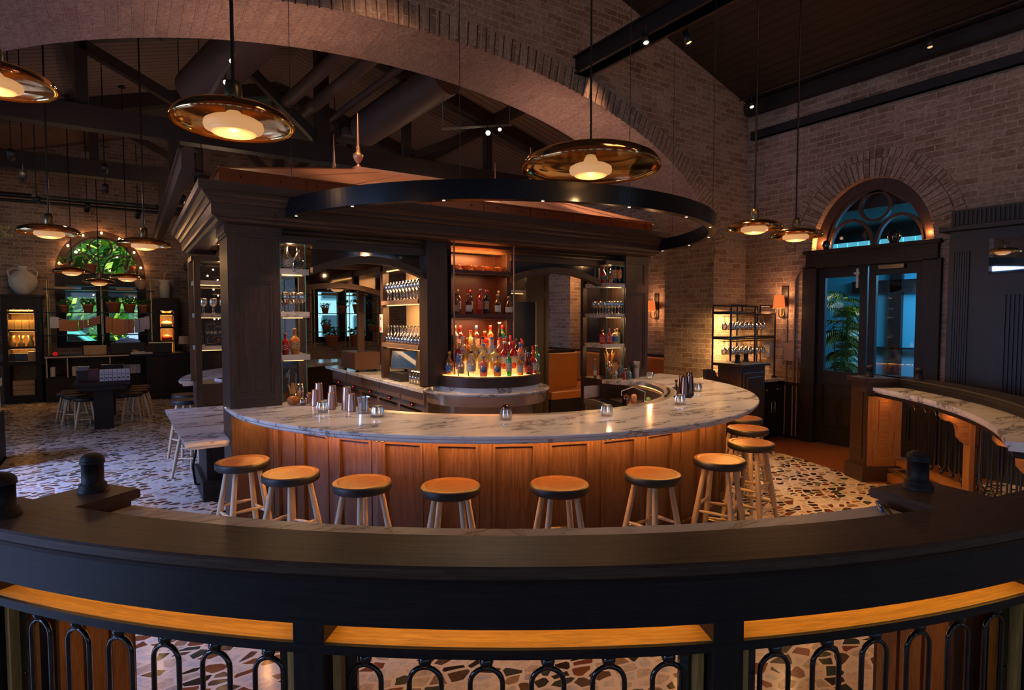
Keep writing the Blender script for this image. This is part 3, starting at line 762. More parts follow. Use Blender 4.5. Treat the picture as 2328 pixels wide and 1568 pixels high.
for k, (y, r, nm, lb, z) in enumerate(((4.42, .055, 'dark_jar', 'small dark jar on the ledge under the fanlight', .13), (3.55, .085, 'dark_globe', 'dark round globe ornament on the ledge under the fanlight', .17))):
    m = MB(); m.lathe([(0, 0), (r * .6, .0), (r * .62, .02), (r, z * .5), (r * .75, z * .85), (r * .3, z), (0, z)], 18, (RA - .02, y, 2.75)); one(nm, lb, 'ornament', m, GBLACK)

# fluted black cabinet on the right wall
t = thing('fluted_cabinet', 'tall black fluted cabinet with a mirror beside the entrance', 'cabinet', (0, 0, 0))
m = MB(); x0 = RA - .30
m.box(x0, RA - .03, -2.5, 2.85, 0.0, 2.78); m.box(x0 - .02, RA - .03, -2.5, 2.83, 2.83, 3.02)
for y in fr(2.82, 2.0, 20): m.box(x0 - .035, x0 - .015, y - .03, y - .008, 2.84, 3.0)
m.build('carcass', MBLACK, t, bevel=.004)
m = MB(); m.box(x0 - .09, RA - .03, -2.5, 2.93, 2.78, 2.83); m.build('ledge', MBLACK, t, bevel=.006)
m = MB()
for y in fr(2.80, 2.66, 6) + fr(2.32, 1.2, 30): m.box(x0 - .018, x0 + .002, y - .012, y + .006, .1, 2.55 if y > 2.6 else 2.05)
m.build('fluting', MBLACK, t)
m = MB(); m.box(x0 - .012, x0 - .004, 1.6, 2.47, 2.28, 2.66); m.build('mirror', MIRROR, t)

# ------------------------------------------------------------------ wall lights
def sconce(loc, ax, label, power=5):
    """loc on wall, ax = outward direction (x,y)"""
    t = thing('wall_sconce', label, 'wall light', loc)
    X = Vector((ax[0], ax[1], 0)); Y = Vector((-ax[1], ax[0], 0))
    def w(u, v, z): return X * u + Y * v + Vector((0, 0, z))
    m = MB(); m.hexa([w(0, -.05, -.22), w(.02, -.05, -.22), w(.02, .05, -.22), w(0, .05, -.22), w(0, -.05, .24), w(.02, -.05, .24), w(.02, .05, .24), w(0, .05, .24)]); m.build('backplate', MBLACK, t)
    m = MB(); m.tube([w(.02, 0, -.10), w(.05, 0, -.19), w(.11, 0, -.22), w(.16, 0, -.19), w(.16, 0, -.05)], .008); m.build('arm', BRASS, t)
    m = MB(); c = w(.16, 0, 0)
    P = [[c + Vector((r * cos(2 * PI * k / 24), r * sin(2 * PI * k / 24), z)) for k in range(24)] for r, z in ((.085, -.08), (.068, .11))]
    m.grid(P, closev=True); 
    SH = plain('glowing_linen', (0.8, 0.3, 0.1), 0.8, emit=(1.0, 0.20, 0.035), es=0.8); m.build('lamp_shade', SH, t)
    p = Vector(loc) + w(.16, 0, .0)
    lamp('sconce_bulb', 'POINT', p + Vector((0, 0, .12)), power * .6, (1, .48, .2), .03); lamp('sconce_bulb', 'POINT', p - Vector((0, 0, .11)), power, (1, .48, .2), .03)
sconce((RA - .001, 5.02, 2.02), (-1, 0), 'orange shaded wall light beside the glass rack and entrance', 7)
sconce((RA - .001, 7.55, 2.0), (-1, 0), 'orange shaded wall light behind the brick pier', 6)
# conduits dropping down by the sconce
m = MB(); m.tube([(RA - .02, 4.98, 1.78), (RA - .02, 4.98, 0.05)], .014); m.tube([(RA - .02, 4.86, 0.05), (RA - .02, 4.86, 2.35), (RA - .02, 4.80, 2.48), (RA - .02, 4.68, 2.52)], .016); m.tube([(RA - .02, 4.80, .05), (RA - .02, 4.80, 1.2)], .014)
one('wall_conduit', 'thin painted conduits dropping down the brick between sconce and entrance', 'conduit', m, plain('painted_conduit', (0.25, .16, .12), .5))
m = MB(); m.box(RA - .05, RA, 4.84, 5.0, 1.16, 1.42); one('junction_box', 'painted junction box on the brick below the sconce', 'electrical box', m, plain('painted_box', (.32, .20, .14), .7), bevel=.005)

# ------------------------------------------------------------------ THE ROUND BAR
BZ = 1.07
t = thing('bar_counter', 'large round marble topped bar counter with oak panelled front', 'bar counter', (0, 0, 0))
A0, A1 = -181.0, 1.0
m = MB()
m.sweep(CC, [(1.84, BZ - .028), (2.575, BZ - .028), (2.585, BZ - .02), (2.585, BZ - .006), (2.578, BZ), (1.84, BZ)], A0, A1, 96)
m.sweep(CC, [(1.9, BZ - .056), (2.55, BZ - .056), (2.562, BZ - .045), (2.562, BZ - .028), (1.9, BZ - .028)], A0, A1, 96)
m.poly([(4.62, 5.089), (4.64, 4.92), (4.86, 4.62), (5.08, 4.72), (5.10, 5.089)], BZ - .04, BZ - .0006)
m.build('marble_top', MARB, t)
m = MB(); m.sweep(CC, [(1.74, BZ - .045), (1.85, BZ - .045), (1.85, BZ - .004), (1.74, BZ - .004)], A0, A1, 72); m.build('steel_drip_rail', STEEL, t)
m = MB(); m.sweep(CC, [(1.80, 0), (1.84, 0), (1.84, BZ - .05), (1.80, BZ - .05)], A0, A1, 60); m.build('inner_panel', STEEL, t)
# panelled front : frame + recessed panels
RP = 2.30; NP = 19; stp = 180.0 / NP
m = MB(); m.sweep(CC, [(RP - .10, 0), (RP - .02, 0), (RP - .02, BZ - .06), (RP - .10, BZ - .06)], A0, A1, 96, vert=True); m.build('front_carcass', MWOOD, t)
for k in range(NP):
    a = -180 + k * stp; m = MB()
    am = rad(a + stp / 2); X = Vector((-sin(am), cos(am), 0)); Nn = Vector((cos(am), sin(am), 0)); O = Vector((CC[0], CC[1], 0)) + Nn * (RP * cos(rad(stp / 2)) - .004)
    hw = RP * sin(rad(stp / 2)) + .0005
    def pb(u0, u1, z0, z1, d0, d1, g=None):
        q = [O + X * u + Nn * d + Vector((0, 0, z)) for z in (z0, z1) for (u, d) in ((u0, d0), (u1, d0), (u1, d1), (u0, d1))]
        m.hexa(q, g)
    st = .046
    pb(-hw, -hw + st, .14, BZ - .058, -.02, .012, 2); pb(hw - st, hw, .14, BZ - .058, -.02, .012, 2)
    pb(-hw + st, hw - st, BZ - .11, BZ - .058, -.02, .012, 0); pb(-hw + st, hw - st, .14, .22, -.02, .012, 0)
    pb(-hw + st, hw - st, .2, BZ - .1, -.02, -.006, 2)
    e = .018
    for (u0, u1, z0, z1) in ((-hw + st, -hw + st + e, .22, BZ - .11), (hw - st - e, hw - st, .22, BZ - .11), (-hw + st + e, hw - st - e, BZ - .11 - e, BZ - .11), (-hw + st + e, hw - st - e, .22, .22 + e)):
        pb(u0, u1, z0, z1, -.02, .020)
    m.build('front_panel', MWOOD, t)
m = MB(); m.sweep(CC, [(RP - .06, 0), (RP + .03, 0), (RP + .03, .13), (RP + .015, .15), (RP - .06, .15)], A0, A1, 72); m.build('plinth', BWOOD, t)
m = MB(); m.sweep(CC, [(2.395, BZ - .066), (2.415, BZ - .066), (2.415, BZ - .0565), (2.395, BZ - .0565)], A0 + 2, A1 - 2, 72); m.build('led_strip', LED, t)
m = MB(); m.sweep(CC, [(2.42, .155), (2.45, .155), (2.45, .195), (2.42, .195)], A0 + 3, A1 - 3, 72); m.build('foot_rail', DBRASS, t)
for a in range(-172, 0, 14): m = MB(); p = pol(RP, a, .17); q = pol(2.435, a, .17); m.tube([p, q, pol(2.435, a, .0)], .012); m.build('foot_rail_bracket', DBRASS, t)
# bag hooks under the top
for a in (-140, -103, -88): 
    m = MB(); 
    for s in (-1, 1):
        c = Vector(pol(2.42, a + s * .5, BZ - .075)); X = Vector((-sin(rad(a)), cos(rad(a)), 0))
        m.tube([c + X * .02 * cos(q) + Vector((0, 0, .018 * sin(q))) for q in fr(PI, 2 * PI, 8)], .004, n=6)
    m.build('bag_hook', MBLACK, t)

# rear counter (mirrored round end)
C2 = (3.22, 7.60)
t = thing('rear_counter', 'second round marble counter at the back of the bar', 'bar counter', (0, 0, 0))
m = MB()
m.sweep(C2, [(2.0, BZ - .028), (2.75, BZ - .028), (2.76, BZ - .01), (2.75, BZ), (2.0, BZ)], 80, 180, 60)
m.sweep(C2, [(2.0, BZ - .056), (2.72, BZ - .056), (2.73, BZ - .028), (2.0, BZ - .028)], 80, 180, 60); m.build('marble_top', MARB, t)
m = MB(); m.sweep(C2, [(2.3, 0), (2.42, 0), (2.42, BZ - .057), (2.3, BZ - .057)], 80, 180, 40); m.build('front_panel', DWOOD, t)

# ------------------------------------------------------------------ bar stools
def make_stool(name, label, zs, R, splay, group):
    t = thing(name, label, 'stool', (0, 0, 0), 0, group)
    h = .056
    m = MB(); m.lathe([(0, zs - h), (R - .014, zs - h), (R - .002, zs - h + .01), (R, zs - .012), (R - .004, zs - .004), (R - .010, zs - .001), (R - .013, zs - .002), (R - .014, zs - .03), (0, zs - .03)], 40); 
    m.build('seat_band', MBLACK, t, loc=(0, 0, 0))
    m = MB(); prof = [(R - .012, zs - .012), (R - .010, zs), (R - .03, zs + .001), (R - .045, zs - .006), (R * .5, zs - .011), (0.001, zs - .013)]
    n = 40; P = [[(r * cos(2 * PI * k / n), r * sin(2 * PI * k / n), z) for k in range(n)] for r, z in prof]
    base = len(m.v)
    for i in range(len(P) - 1):
        for j in range(n):
            q = [P[i][j], P[i][(j + 1) % n], P[i + 1][(j + 1) % n], P[i + 1][j]]
            m.face(q, [(p[0], p[1]) for p in q], True)
    m.build('seat', SEATW, t)
    tops = [(R * .62 * cos(rad(a)), R * .62 * sin(rad(a)), zs - h - .0005) for a in (45, 135, 225, 315)]
    bots = [(splay * cos(rad(a)), splay * sin(rad(a)), 0.0) for a in (45, 135, 225, 315)]
    for p, q in zip(tops, bots):
        m = MB(); p = Vector(p); q = Vector(q)
        rows = []
        d = (p - q).normalized(); x = d.cross(Vector((0, 0, 1))).normalized(); y = d.cross(x)
        for s, r in ((0, .013), (.02, .015), (.3, .020), (.55, .0215), (.8, .0185), (1, .0165)):
            c = q + (p - q) * s; rows.append([c + (x * cos(2 * PI * k / 12) + y * sin(2 * PI * k / 12)) * r for k in range(12)])
        if True:
            m.grid(rows, uv=lambda i, j: (i * .15, j * .008), closev=True); m.face(rows[0][::-1]); m.face(rows[-1])
        m.build('leg', LEGW, t)
    at = lambda k, s: Vector(bots[k]) + (Vector(tops[k]) - Vector(bots[k])) * s
    for lev in ((.30, .36), (.60, .54)) if zs > .6 else ((.35, .42),):
        for k in range(4):
            s = lev[k % 2]; a, b = at(k, s), at((k + 1) % 4, s)
            m = MB(); n = 8; d = b - a; x = d.normalized().cross(Vector((0, 0, 1))).normalized(); y = d.normalized().cross(x)
            rows = [[a + d * i / n + (x * cos(2 * PI * q / 8) + y * sin(2 * PI * q / 8)) * (.0055 + .0075 * sin(PI * i / n)) for q in range(8)] for i in range(n + 1)]
            m.grid(rows, uv=lambda i, j: (i * .03, j * .006), closev=True); m.build('stretcher', LEGW, t)
    return t
SG = 'round seated stools along the curved bar front'
st0 = make_stool('bar_stool', '', .76, .187, .245, SG)
SL = [(-166, 2.63, 12, 'bar stool at the left end beside the big dark pillar'),
      (-153.4, 2.61, 30, 'second bar stool from the dark pillar, turned with a leg at its front'),
      (-140.7, 2.59, 20, 'third bar stool from the dark pillar, by the gap before the wider spacing'),
      (-127.8, 2.565, -40, 'fourth bar stool from the dark pillar, seen square on with paired legs'),
      (-112.5, 2.56, -20, 'fifth bar stool from the dark pillar, below the metal lidded candle glass'),
      (-97.0, 2.54, -85, 'sixth bar stool from the dark pillar, right of the widely spaced pair'),
      (-81.0, 2.55, 20, 'seventh bar stool from the dark pillar, in front of the floor patch'),
      (-64.3, 2.55, 10, 'eighth bar stool from the dark pillar, standing on bare terrazzo'),
      (-49.0, 2.51, 0, 'ninth bar stool from the dark pillar, close to the marble edge'),
      (-36.0, 2.60, 0, 'last bar stool round the bar, almost hidden by the marble edge')]
for i, (a, r, rz, lb) in enumerate(SL):
    loc = pol(r, a, 0); 
    if i == 0: st0.location = loc; st0.rotation_euler = (0, 0, rad(rz)); st0['label'] = lb
    else: copy_tree(st0, loc, rad(rz), lb)
for x, y, lb in ((.60, 8.45, 'dark seated stool half hidden behind the left shelf pier, nearer of two'), (.64, 9.05, 'dark seated stool half hidden behind the left shelf pier, farther of two')):
    copy_tree(st0, (x, y, 0), .4, lb, 'stools at the rear counter')
o = copy_tree(st0, (.60, 7.48, 0), .9, 'stool tucked under the far end of the side marble table', 'stools at the side table'); o.scale = (1, 1, .88)
# ------------------------------------------------------------------ CANOPY over the bar
CA0, CA1, CB0, CB1 = .62, 5.28, 4.98, 7.72      # line of the frieze
t = thing('bar_canopy', 'big rectangular oak canopy with moulded cornice over the bar', 'canopy', (0, 0, 0))
def rectsweep(m, prof, x0, x1, y0, y1):
    """mitred moulding: prof = [(out, z)] closed loop, out measured away from the rectangle"""
    n = len(prof)
    cs = lambda o: [(x0 - o, y0 - o), (x1 + o, y0 - o), (x1 + o, y1 + o), (x0 - o, y1 + o)]
    L = [0]
    for k in range(n): L.append(L[-1] + math.hypot(prof[(k + 1) % n][0] - prof[k][0], prof[(k + 1) % n][1] - prof[k][1]))
    for k in range(n):
        (o0, z0), (o1, z1) = prof[k], prof[(k + 1) % n]; A, B = cs(o0), cs(o1)
        for i in range(4):
            j = (i + 1) % 4
            pts = [(*A[i], z0), (*A[j], z0), (*B[j], z1), (*B[i], z1)]
            ax = 0 if i % 2 == 0 else 1
            m.face(pts, [(pts[0][ax], L[k]), (pts[1][ax], L[k]), (pts[2][ax], L[k + 1]), (pts[3][ax], L[k + 1])])
m = MB()
rectsweep(m, [(o_, 2.535 + (z_ - 2.47) * .672) for o_, z_ in [(-.12, 2.47), (.0, 2.47), (.035, 2.475), (.05, 2.50), (.05, 2.515), (.075, 2.52), (.085, 2.545), (.085, 2.55), (.085, 2.66), (.095, 2.665), (.11, 2.69), (.115, 2.72), (.125, 2.725), (.14, 2.75), (.15, 2.78), (.165, 2.785), (.175, 2.79), (.175, 2.88), (.10, 2.885), (-.12, 2.885)]], CA0, CA1, CB0, CB1)
m.build('cornice', DWOOD, t)
m = MB(); rectsweep(m, [(-.30, 2.462), (-.265, 2.462), (-.255, 2.48), (-.255, 2.50), (-.235, 2.52), (-.235, 2.57), (-.30, 2.57)], CA0, CA1, CB0, CB1); m.build('inner_moulding', wood('soffit_oak', (.09, .045, .02), (.17, .09, .04), .28, coat=.3), t)
m = MB(); m.box(CA0 + .1, CA1 - .1, CB0 + .1, CB1 - .1, 2.585, 2.61, 1)
for x in fr(CA0 + .55, CA1 - .55, 9): m.box(x - .03, x + .03, CB0 + .1, CB1 - .1, 2.55, 2.585, 1)
for y in fr(CB0 + .5, CB1 - .5, 3): m.box(CA0 + .1, CA1 - .1, y - .03, y + .03, 2.545, 2.585, 0)
m.build('coffered_soffit', wood('soffit_oak', (.09, .045, .02), (.17, .09, .04), .28, coat=.3), t)
# copper roof
m = MB(); x0, x1, y0, y1 = CA0 - .02, CA1 + .02, CB0 - .02, CB1 + .02
rectsweep(m, [(-.1, 2.814), (0, 2.814), (0, 2.925), (.012, 2.925), (.012, 2.94), (-.1, 2.94)], x0, x1, y0, y1); 
for k in range(9):
    x = x0 + .1 + k * (x1 - x0 - .2) / 8; m.box(x - .012, x + .012, y0 - .006, y0 + .02, 2.814, 2.93)
for k in range(16):
    x = x0 + .15 + k * (x1 - x0 - .3) / 15; m.lathe([(0, 0), (.01, 0), (.006, .006), (0, .008)], 8, (x, y0 - .002, 2.89), axis=(0, -1, 0))
m.build('copper_fascia', COPPERF, t)
R0 = [(x0, y0), (x1, y0), (x1, y1), (x0, y1)]; T0 = [(2.0, 5.95), (4.25, 5.95), (4.25, 6.85), (2.0, 6.85)]; RZ = 3.33
m = MB()
for i in range(4):
    j = (i + 1) % 4; m.face([(*R0[i], 2.94), (*R0[j], 2.94), (*T0[j], RZ), (*T0[i], RZ)])
m.face([(*p, RZ) for p in T0])
m.build('copper_roof', COPPER, t)
m = MB()                                             # standing seams
for i in range(4):
    j = (i + 1) % 4; n = 9 if i % 2 == 0 else 5
    a0, a1, b0, b1 = Vector((*R0[i], 2.94)), Vector((*R0[j], 2.94)), Vector((*T0[i], RZ)), Vector((*T0[j], RZ))
    for k in range(0, n + 1):
        s = k / n; m.bar(a0.lerp(a1, s), b0.lerp(b1, s), .010, .014)
rectsweep(m, [(-.03, RZ - .01), (.02, RZ - .01), (.02, RZ + .025), (-.03, RZ + .025)], 2.0, 4.25, 5.95, 6.85)
m.build('roof_seam', COPPER, t)
for k, (x, y) in enumerate(((2.03, 5.98), (2.03, 6.82), (4.22, 5.98), (4.22, 6.82))):
    m = MB(); m.lathe([(.028, 0), (.028, .02), (.014, .035), (.012, .05), (.034, .075), (.05, .11), (.053, .135), (.03, .155), (.02, .165), (.024, .18), (.017, .19), (.024, .205), (.016, .22), (.014, .235), (.004, .56), (0, .565)], 20, (x, y, RZ + .02)); m.build('finial', COPPER, t)
# little black sensor on the cornice
m = MB(); m.lathe([(0, 0), (.013, 0), (.011, .02), (0, .02)], 12, (.98, CB0 - .085, 2.60), axis=(0, -1, 0)); m.build('sensor', MBLACK, t)

# ------------------------------------------------------------------ corner piers with lit glass shelf cases
LIQ = {}
def liquid(name, col, tr=.55, es=0):
    return plain('bottle_' + name, col, .06, 0, trans=tr, coat=.4)
def panelled_post(m, x0, x1, y0, y1, z0, z1, face='y-'):
    m.box(x0, x1, y0, y1, z0, z1, 2)
    # raised frames on the front and back faces
    for (yy, s) in ((y0, -1), (y1, 1)):
        ya, yb = sorted((yy + s * .014, yy - s * .002))
        f = .055
        m.box(x0, x0 + f, ya, yb, z0, z1, 2); m.box(x1 - f, x1, ya, yb, z0, z1, 2)
        zm = z1 - .44
        for a, b in ((z1 - .07, z1), (zm - .04, zm + .04), (z0, z0 + .1)): m.box(x0 + f, x1 - f, ya, yb, a, b, 0)
        for a, b in ((z0 + .1, zm - .04), (zm + .04, z1 - .07)):
            g = .022; ya2, yb2 = sorted((yy + s * .008, yy))
            m.box(x0 + f, x0 + f + g, ya2, yb2, a, b, 2); m.box(x1 - f - g, x1 - f, ya2, yb2, a, b, 2)
            m.box(x0 + f + g, x1 - f - g, ya2, yb2, b - g, b, 0); m.box(x0 + f + g, x1 - f - g, ya2, yb2, a, a + g, 0)
SHZ = (1.47, 1.83, 2.19)
def pier(name, label, px0, px1, cx0, cx1, y0, y1, zb, openside, lit=12):
    """px = wood post range, cx = glass case range"""
    t = thing(name, label, 'pillar', (0, 0, 0))
    m = MB()
    if px1 > px0: panelled_post(m, px0, px1, y0, y1, zb, 2.58)
    if px1 > px0:
        m.box(px0 - .02, px1 + .02, y0 - .03, y1 + .03, 2.47, 2.545); m.box(px0 - .01, px1 + .01, y0 - .018, y1 + .018, 2.445, 2.47)
        m.build('post', DWOOD, t)
    m = MB()
    far = cx1 if openside > 0 else cx0
    s = .05
    xa, xb = (far + .03, far + .085) if openside > 0 else (far - .02, far + .04)
    m.box(xa, xb, y1 - s + .02, y1 + .02, zb, 2.42, 2)
    m.box(min(cx0, xa), max(cx1, xb), y0, y1, 2.42, 2.47); m.build('case_frame', DWOOD, t)
    m = MB()
    for z in SHZ:
        m.box(cx0 + .005, cx1 + .02 * (openside > 0), y0 + .0, y1 - .0, z - .03, z + .018)
    m.build('shelf', MARBW, t)
    m = MB()
    for z in SHZ: m.box(cx0 + .03, cx1 - .03, y0 + .03, y0 + .045, z - .036, z - .031)
    m.build('led_strip', LEDD, t)
    m = MB(); e = .006
    for (x, y) in ((cx0 + .01, y0 + .008), (cx1 - .01, y0 + .008)): m.box(x - .003, x + .003, y - .003, y + .003, BZ + .02, 2.42)
    m.box(cx0, cx1, y0 + .004, y0 + .010, 2.41, 2.417)
    m.build('glass_edge', EDGEG, t)
    m = MB(); m.face([(cx0, y1 - .02, BZ), (cx1, y1 - .02, BZ), (cx1, y1 - .02, 2.42), (cx0, y1 - .02, 2.42)]); m.build('glass_back', GLASS, t)
    for z in (2.38, SHZ[2] - .05, SHZ[1] - .05, SHZ[0] - .05):
        lamp('case_light', 'POINT', ((cx0 + cx1) / 2, y0 + .10, z), lit * .16, (1, .62, .30), .008)
    return t
pier('corner_pillar', 'wide oak panelled pillar with shelf case at the left front of the bar', .66, 1.05, 1.05, 1.27, 5.09, 5.52, 1.07, 1)
m = MB(); m.box(.66, 1.30, 5.09, 5.52, 0, 1.068); one('pillar_base', 'plain dark oak base below the left front pillar', 'pillar base', m, DWOOD, bevel=.004)
pier('corner_pillar', 'oak panelled pillar with shelf case at the right end of the bar', 4.98, 5.36, 4.69, 4.98, 5.09, 5.52, 1.07, -1)
m = MB(); m.box(4.66, 5.36, 5.09, 5.52, 0, 1.069); one('pillar_base', 'plain dark oak base under the right pillar', 'pillar base', m, DWOOD, bevel=.004)
pier('corner_pillar', 'rear left pillar of glass shelves with dark wood base beside the side table', 1.14, 1.5, .60, 1.14, 7.20, 7.62, 1.07, -1)
m = MB(); m.box(.60, 1.5, 7.20, 7.62, .82, 1.068); m.box(1.1, 1.5, 7.2, 7.62, 0, .82); one('pillar_base', 'dark wood base panel below the rear left glass shelves', 'pillar base', m, DWOOD, bevel=.004)
pier('corner_pillar', 'rear right dark pillar behind the bottle display', 5.0, 5.42, 4.72, 5.0, 7.20, 7.62, 0.0, -1, 4)
m = MB(); m.box(.60, .66, 7.17, 7.23, .82, 2.47); one('slim_post', 'slim dark post at the outer corner of the rear left glass shelves', 'post', m, DWOOD)
# side table
t = thing('side_table', 'angled marble side table on a dark panelled pedestal at the left of the bar', 'table', (0, 0, 0))
m = MB(); TP = [(.30, 5.20), (.98, 5.53), (.98, 7.19), (.28, 7.19)]
m.poly([(.34, 5.12), (.655, 5.12), (.655, 7.19), (.30, 7.19)], .79, .818); m.poly([(.36, 5.15), (.655, 5.15), (.655, 7.19), (.33, 7.19)], .762, .79); m.poly([(.655, 5.53), (1.0, 5.53), (1.0, 7.19), (.655, 7.19)], .762, .818)
m.build('marble_top', MARB, t)
m = MB(); m.box(.60, 1.25, 6.35, 7.15, .18, .762); m.box(.56, 1.29, 6.31, 7.18, 0, .2); m.box(.66, 1.2, 6.335, 6.35, .26, .70); m.box(.70, 1.16, 6.328, 6.34, .30, .66); m.build('pedestal', BWOOD, t, bevel=.004)
m = MB(); m.tube([(.60, 6.6, .55), (.54, 6.6, .5), (.50, 6.6, .3), (.52, 6.6, .12), (.60, 6.6, .1)], .012); m.build('foot_bracket', BLACK, t)

# framed sign on the rear left shelves
def textobj(name, body, size, mat, parent, M, align='CENTER', ext=.0012, bold=0):
    cu = bpy.data.curves.new(name, 'FONT'); cu.body = body; cu.size = size; cu.extrude = ext; cu.align_x = align; cu.align_y = 'CENTER'; cu.offset = bold
    cu.materials.append(mat); c_ = bpy.data.objects.new(name, cu); COL.objects.link(c_); bpy.context.view_layer.update()
    me = bpy.data.meshes.new_from_object(c_.evaluated_get(bpy.context.evaluated_depsgraph_get())); bpy.data.objects.remove(c_)
    o = bpy.data.objects.new(name, me); COL.objects.link(o); o.parent = parent; o.matrix_local = M
    return o
def facing(loc, yaw=0):      # text plane facing -Y, turned by yaw
    return Matrix.Translation(loc) @ Matrix.Rotation(yaw, 4, 'Z') @ Matrix.Rotation(PI / 2, 4, 'X')
CREAM = plain('cream_ink', (.62, .55, .45), .6); REDI = plain('red_ink', (.6, .06, .04), .6); GOLDI = plain('gold_ink', (.35, .25, .14), .6)
t = thing('framed_sign', 'black WINE FOLLY sign board standing on the rear left shelf', 'sign', (.835, 7.24, SHZ[0] + .018)); t.scale = (.76, 1, .87)
m = MB(); m.box(-.17, .17, 0, .02, 0, .30); m.build('board', MBLACK, t)
textobj('lettering', 'WINE FOLLY', .058, CREAM, t, facing((0, -.003, .165)), bold=.0008)
m = MB()
for s in (-1, 1):
    m.tube([(s * .15, -.002, .03), (s * .15, -.002, .10), (s * .12, -.002, .12)], .0022, n=5); m.tube([(s * .15, -.002, .27), (s * .15, -.002, .215), (s * .12, -.002, .205)], .0022, n=5)
    m.tube([(s * .15, -.002, .27), (s * .06, -.002, .28), (0, -.002, .24)], .0022, n=5); m.tube([(s * .15, -.002, .03), (s * .07, -.002, .025), (0, -.002, .05)], .0022, n=5)
m.tube([(-.09, -.002, .10), (0, -.002, .125), (.09, -.002, .10)], .003, n=5); m.tube([(-.06, -.002, .22), (0, -.002, .245), (.06, -.002, .22)], .003, n=5)
m.build('scrollwork', GOLDI, t)
m = MB(); m.lathe([(0, 0), (.016, .0), (.016, .002), (0, .002)], 14, (0, -.001, .075), axis=(0, -1, 0)); m.build('emblem', REDI, t)

# ------------------------------------------------------------------ lintels between piers and tower
def lintel(label, x0, x1, y, z0=2.19, z1=2.42, rise=.125, glass=True):
    t = thing('arched_lintel', label, 'lintel', (0, 0, 0)); m = MB(); n = 20
    for i in range(n):
        a, b = x0 + (x1 - x0) * i / n, x0 + (x1 - x0) * (i + 1) / n
        za, zb = [z0 + rise * (1 - (2 * (q - x0) / (x1 - x0) - 1) ** 2) for q in (a, b)]
        m.hexa([(a, y, za - .02), (b, y, zb - .02), (b, y + .09, zb - .02), (a, y + .09, za - .02), (a, y, za + .045), (b, y, zb + .045), (b, y + .09, zb + .045), (a, y + .09, za + .045)], 0)
    m.build('arch', DWOOD, t)
    m = MB(); m.box(x0, x1, y + .01, y + .08, z1 - .02, z1 + .045, 0); m.build('head_rail', DWOOD, t)
    m = MB(); P = [(x0 + (x1 - x0) * i / n, z0 + .02 + rise * (1 - (2 * i / n - 1) ** 2)) for i in range(n + 1)]
    m.face([(x, y + .045, z) for x, z in P] + [(x1, y + .045, z1), (x0, y + .045, z1)]); m.build('mirror_panel', plain('smoked_mirror', (.32, .3, .3), .06, 1.0), t)
lintel('arched oak lintel between the left pillar and the bottle tower', 1.34, 2.40, 5.16)
lintel('arched oak lintel between the bottle tower and the right pillar', 3.40, 4.66, 5.16)
lintel('rear arched lintel behind the left opening of the bar', 1.5, 2.9, 7.3, 2.05, 2.43, .14)
lintel('rear arched lintel behind the right opening of the bar', 3.1, 4.72, 7.3, 2.05, 2.43, .14)

# ------------------------------------------------------------------ bottle tower
t = thing('bottle_tower', 'dark wood back bar tower with shelves above the bottle display', 'shelving', (0, 0, 0))
m = MB(); m.box(2.40, 2.66, 5.12, 5.30, 1.13, 2.57, 2); m.build('side_post', DWOOD, t, bevel=.004)
m = MB(); m.box(3.36, 3.42, 5.20, 5.30, 1.13, 2.47, 2); m.build('side_post', DWOOD, t, bevel=.004)
NIW = wood('niche_mahogany', (.075, .022, .010), (.13, .045, .02), .32)
m = MB(); m.box(2.64, 3.40, 5.46, 5.50, 1.05, 2.47, 2); m.box(2.62, 2.66, 5.12, 5.5, 1.13, 2.47, 2); m.box(3.38, 3.42, 5.22, 5.5, 1.13, 2.47, 2); m.build('back_panel', NIW, t)
m = MB(); m.box(2.66, 3.36, 5.06, 5.46, 1.80, 1.838, 0); m.build('shelf', NIW, t)
m = MB(); m.box(2.66, 3.36, 5.10, 5.46, 2.25, 2.275, 0); m.build('shelf', NIW, t)
m = MB(); m.box(2.66, 3.36, 5.055, 5.075, 1.775, 1.783); m.box(2.66, 3.36, 5.09, 5.105, 2.235, 2.242); 
for x in (2.66, 3.36):
    m.tube([(x, 5.06, 1.24), (x, 5.06, 2.55)], .009)
m.build('bronze_rail', plain('dark_bronze', (.25, .13, .07), .3, .9), t)
# base and round bottle plinth
BC = (3.10, 5.20)
t = thing('bottle_plinth', 'round fronted lit bottle stand on a steel banded marble shelf', 'display stand', (0, 0, 0))
m = MB(); m.sweep(BC, [(.02, 1.13), (.575, 1.13), (.575, 1.225), (.55, 1.235), (.02, 1.235)], -190, 10, 48); m.build('wood_drum', DWOOD, t)
m = MB(); m.sweep(BC, [(.02, 1.055), (.655, 1.055), (.665, 1.065), (.665, 1.078), (.655, 1.085), (.02, 1.085)], -190, 10, 48); m.sweep(BC, [(.02, 1.085), (.56, 1.085), (.56, 1.13), (.02, 1.13)], -190, 10, 48); m.build('marble_shelf', MARB, t)
m = MB(); m.sweep(BC, [(.02, .955), (.63, .955), (.63, 1.055), (.02, 1.055)], -190, 10, 48, smooth=False); m.build('steel_band', plain('polished_steel', (.80, .62, .50), .20, .75), t)  # orange reflections put into the band's base colour
m = MB(); m.sweep(BC, [(.02, 0), (.50, 0), (.50, .955), (.02, .955)], -190, 10, 32); m.build('steel_base', plain('reflection_toned_steel', (.62, .40, .27), .30, .65), t)
m = MB(); m.sweep(BC, [(.05, 1.2355), (.545, 1.2355), (.545, 1.2395), (.05, 1.2395)], -188, 8, 48)
m.build('glowing_top', emis('lit_plinth_top', (1.0, .45, .11), 4.5), t)
lamp('niche_light', 'AREA', (3.01, 5.18, 1.77), 9, (1, .36, .14), .6, aim=(3.01, 5.25, 1.2), sizey=.1)
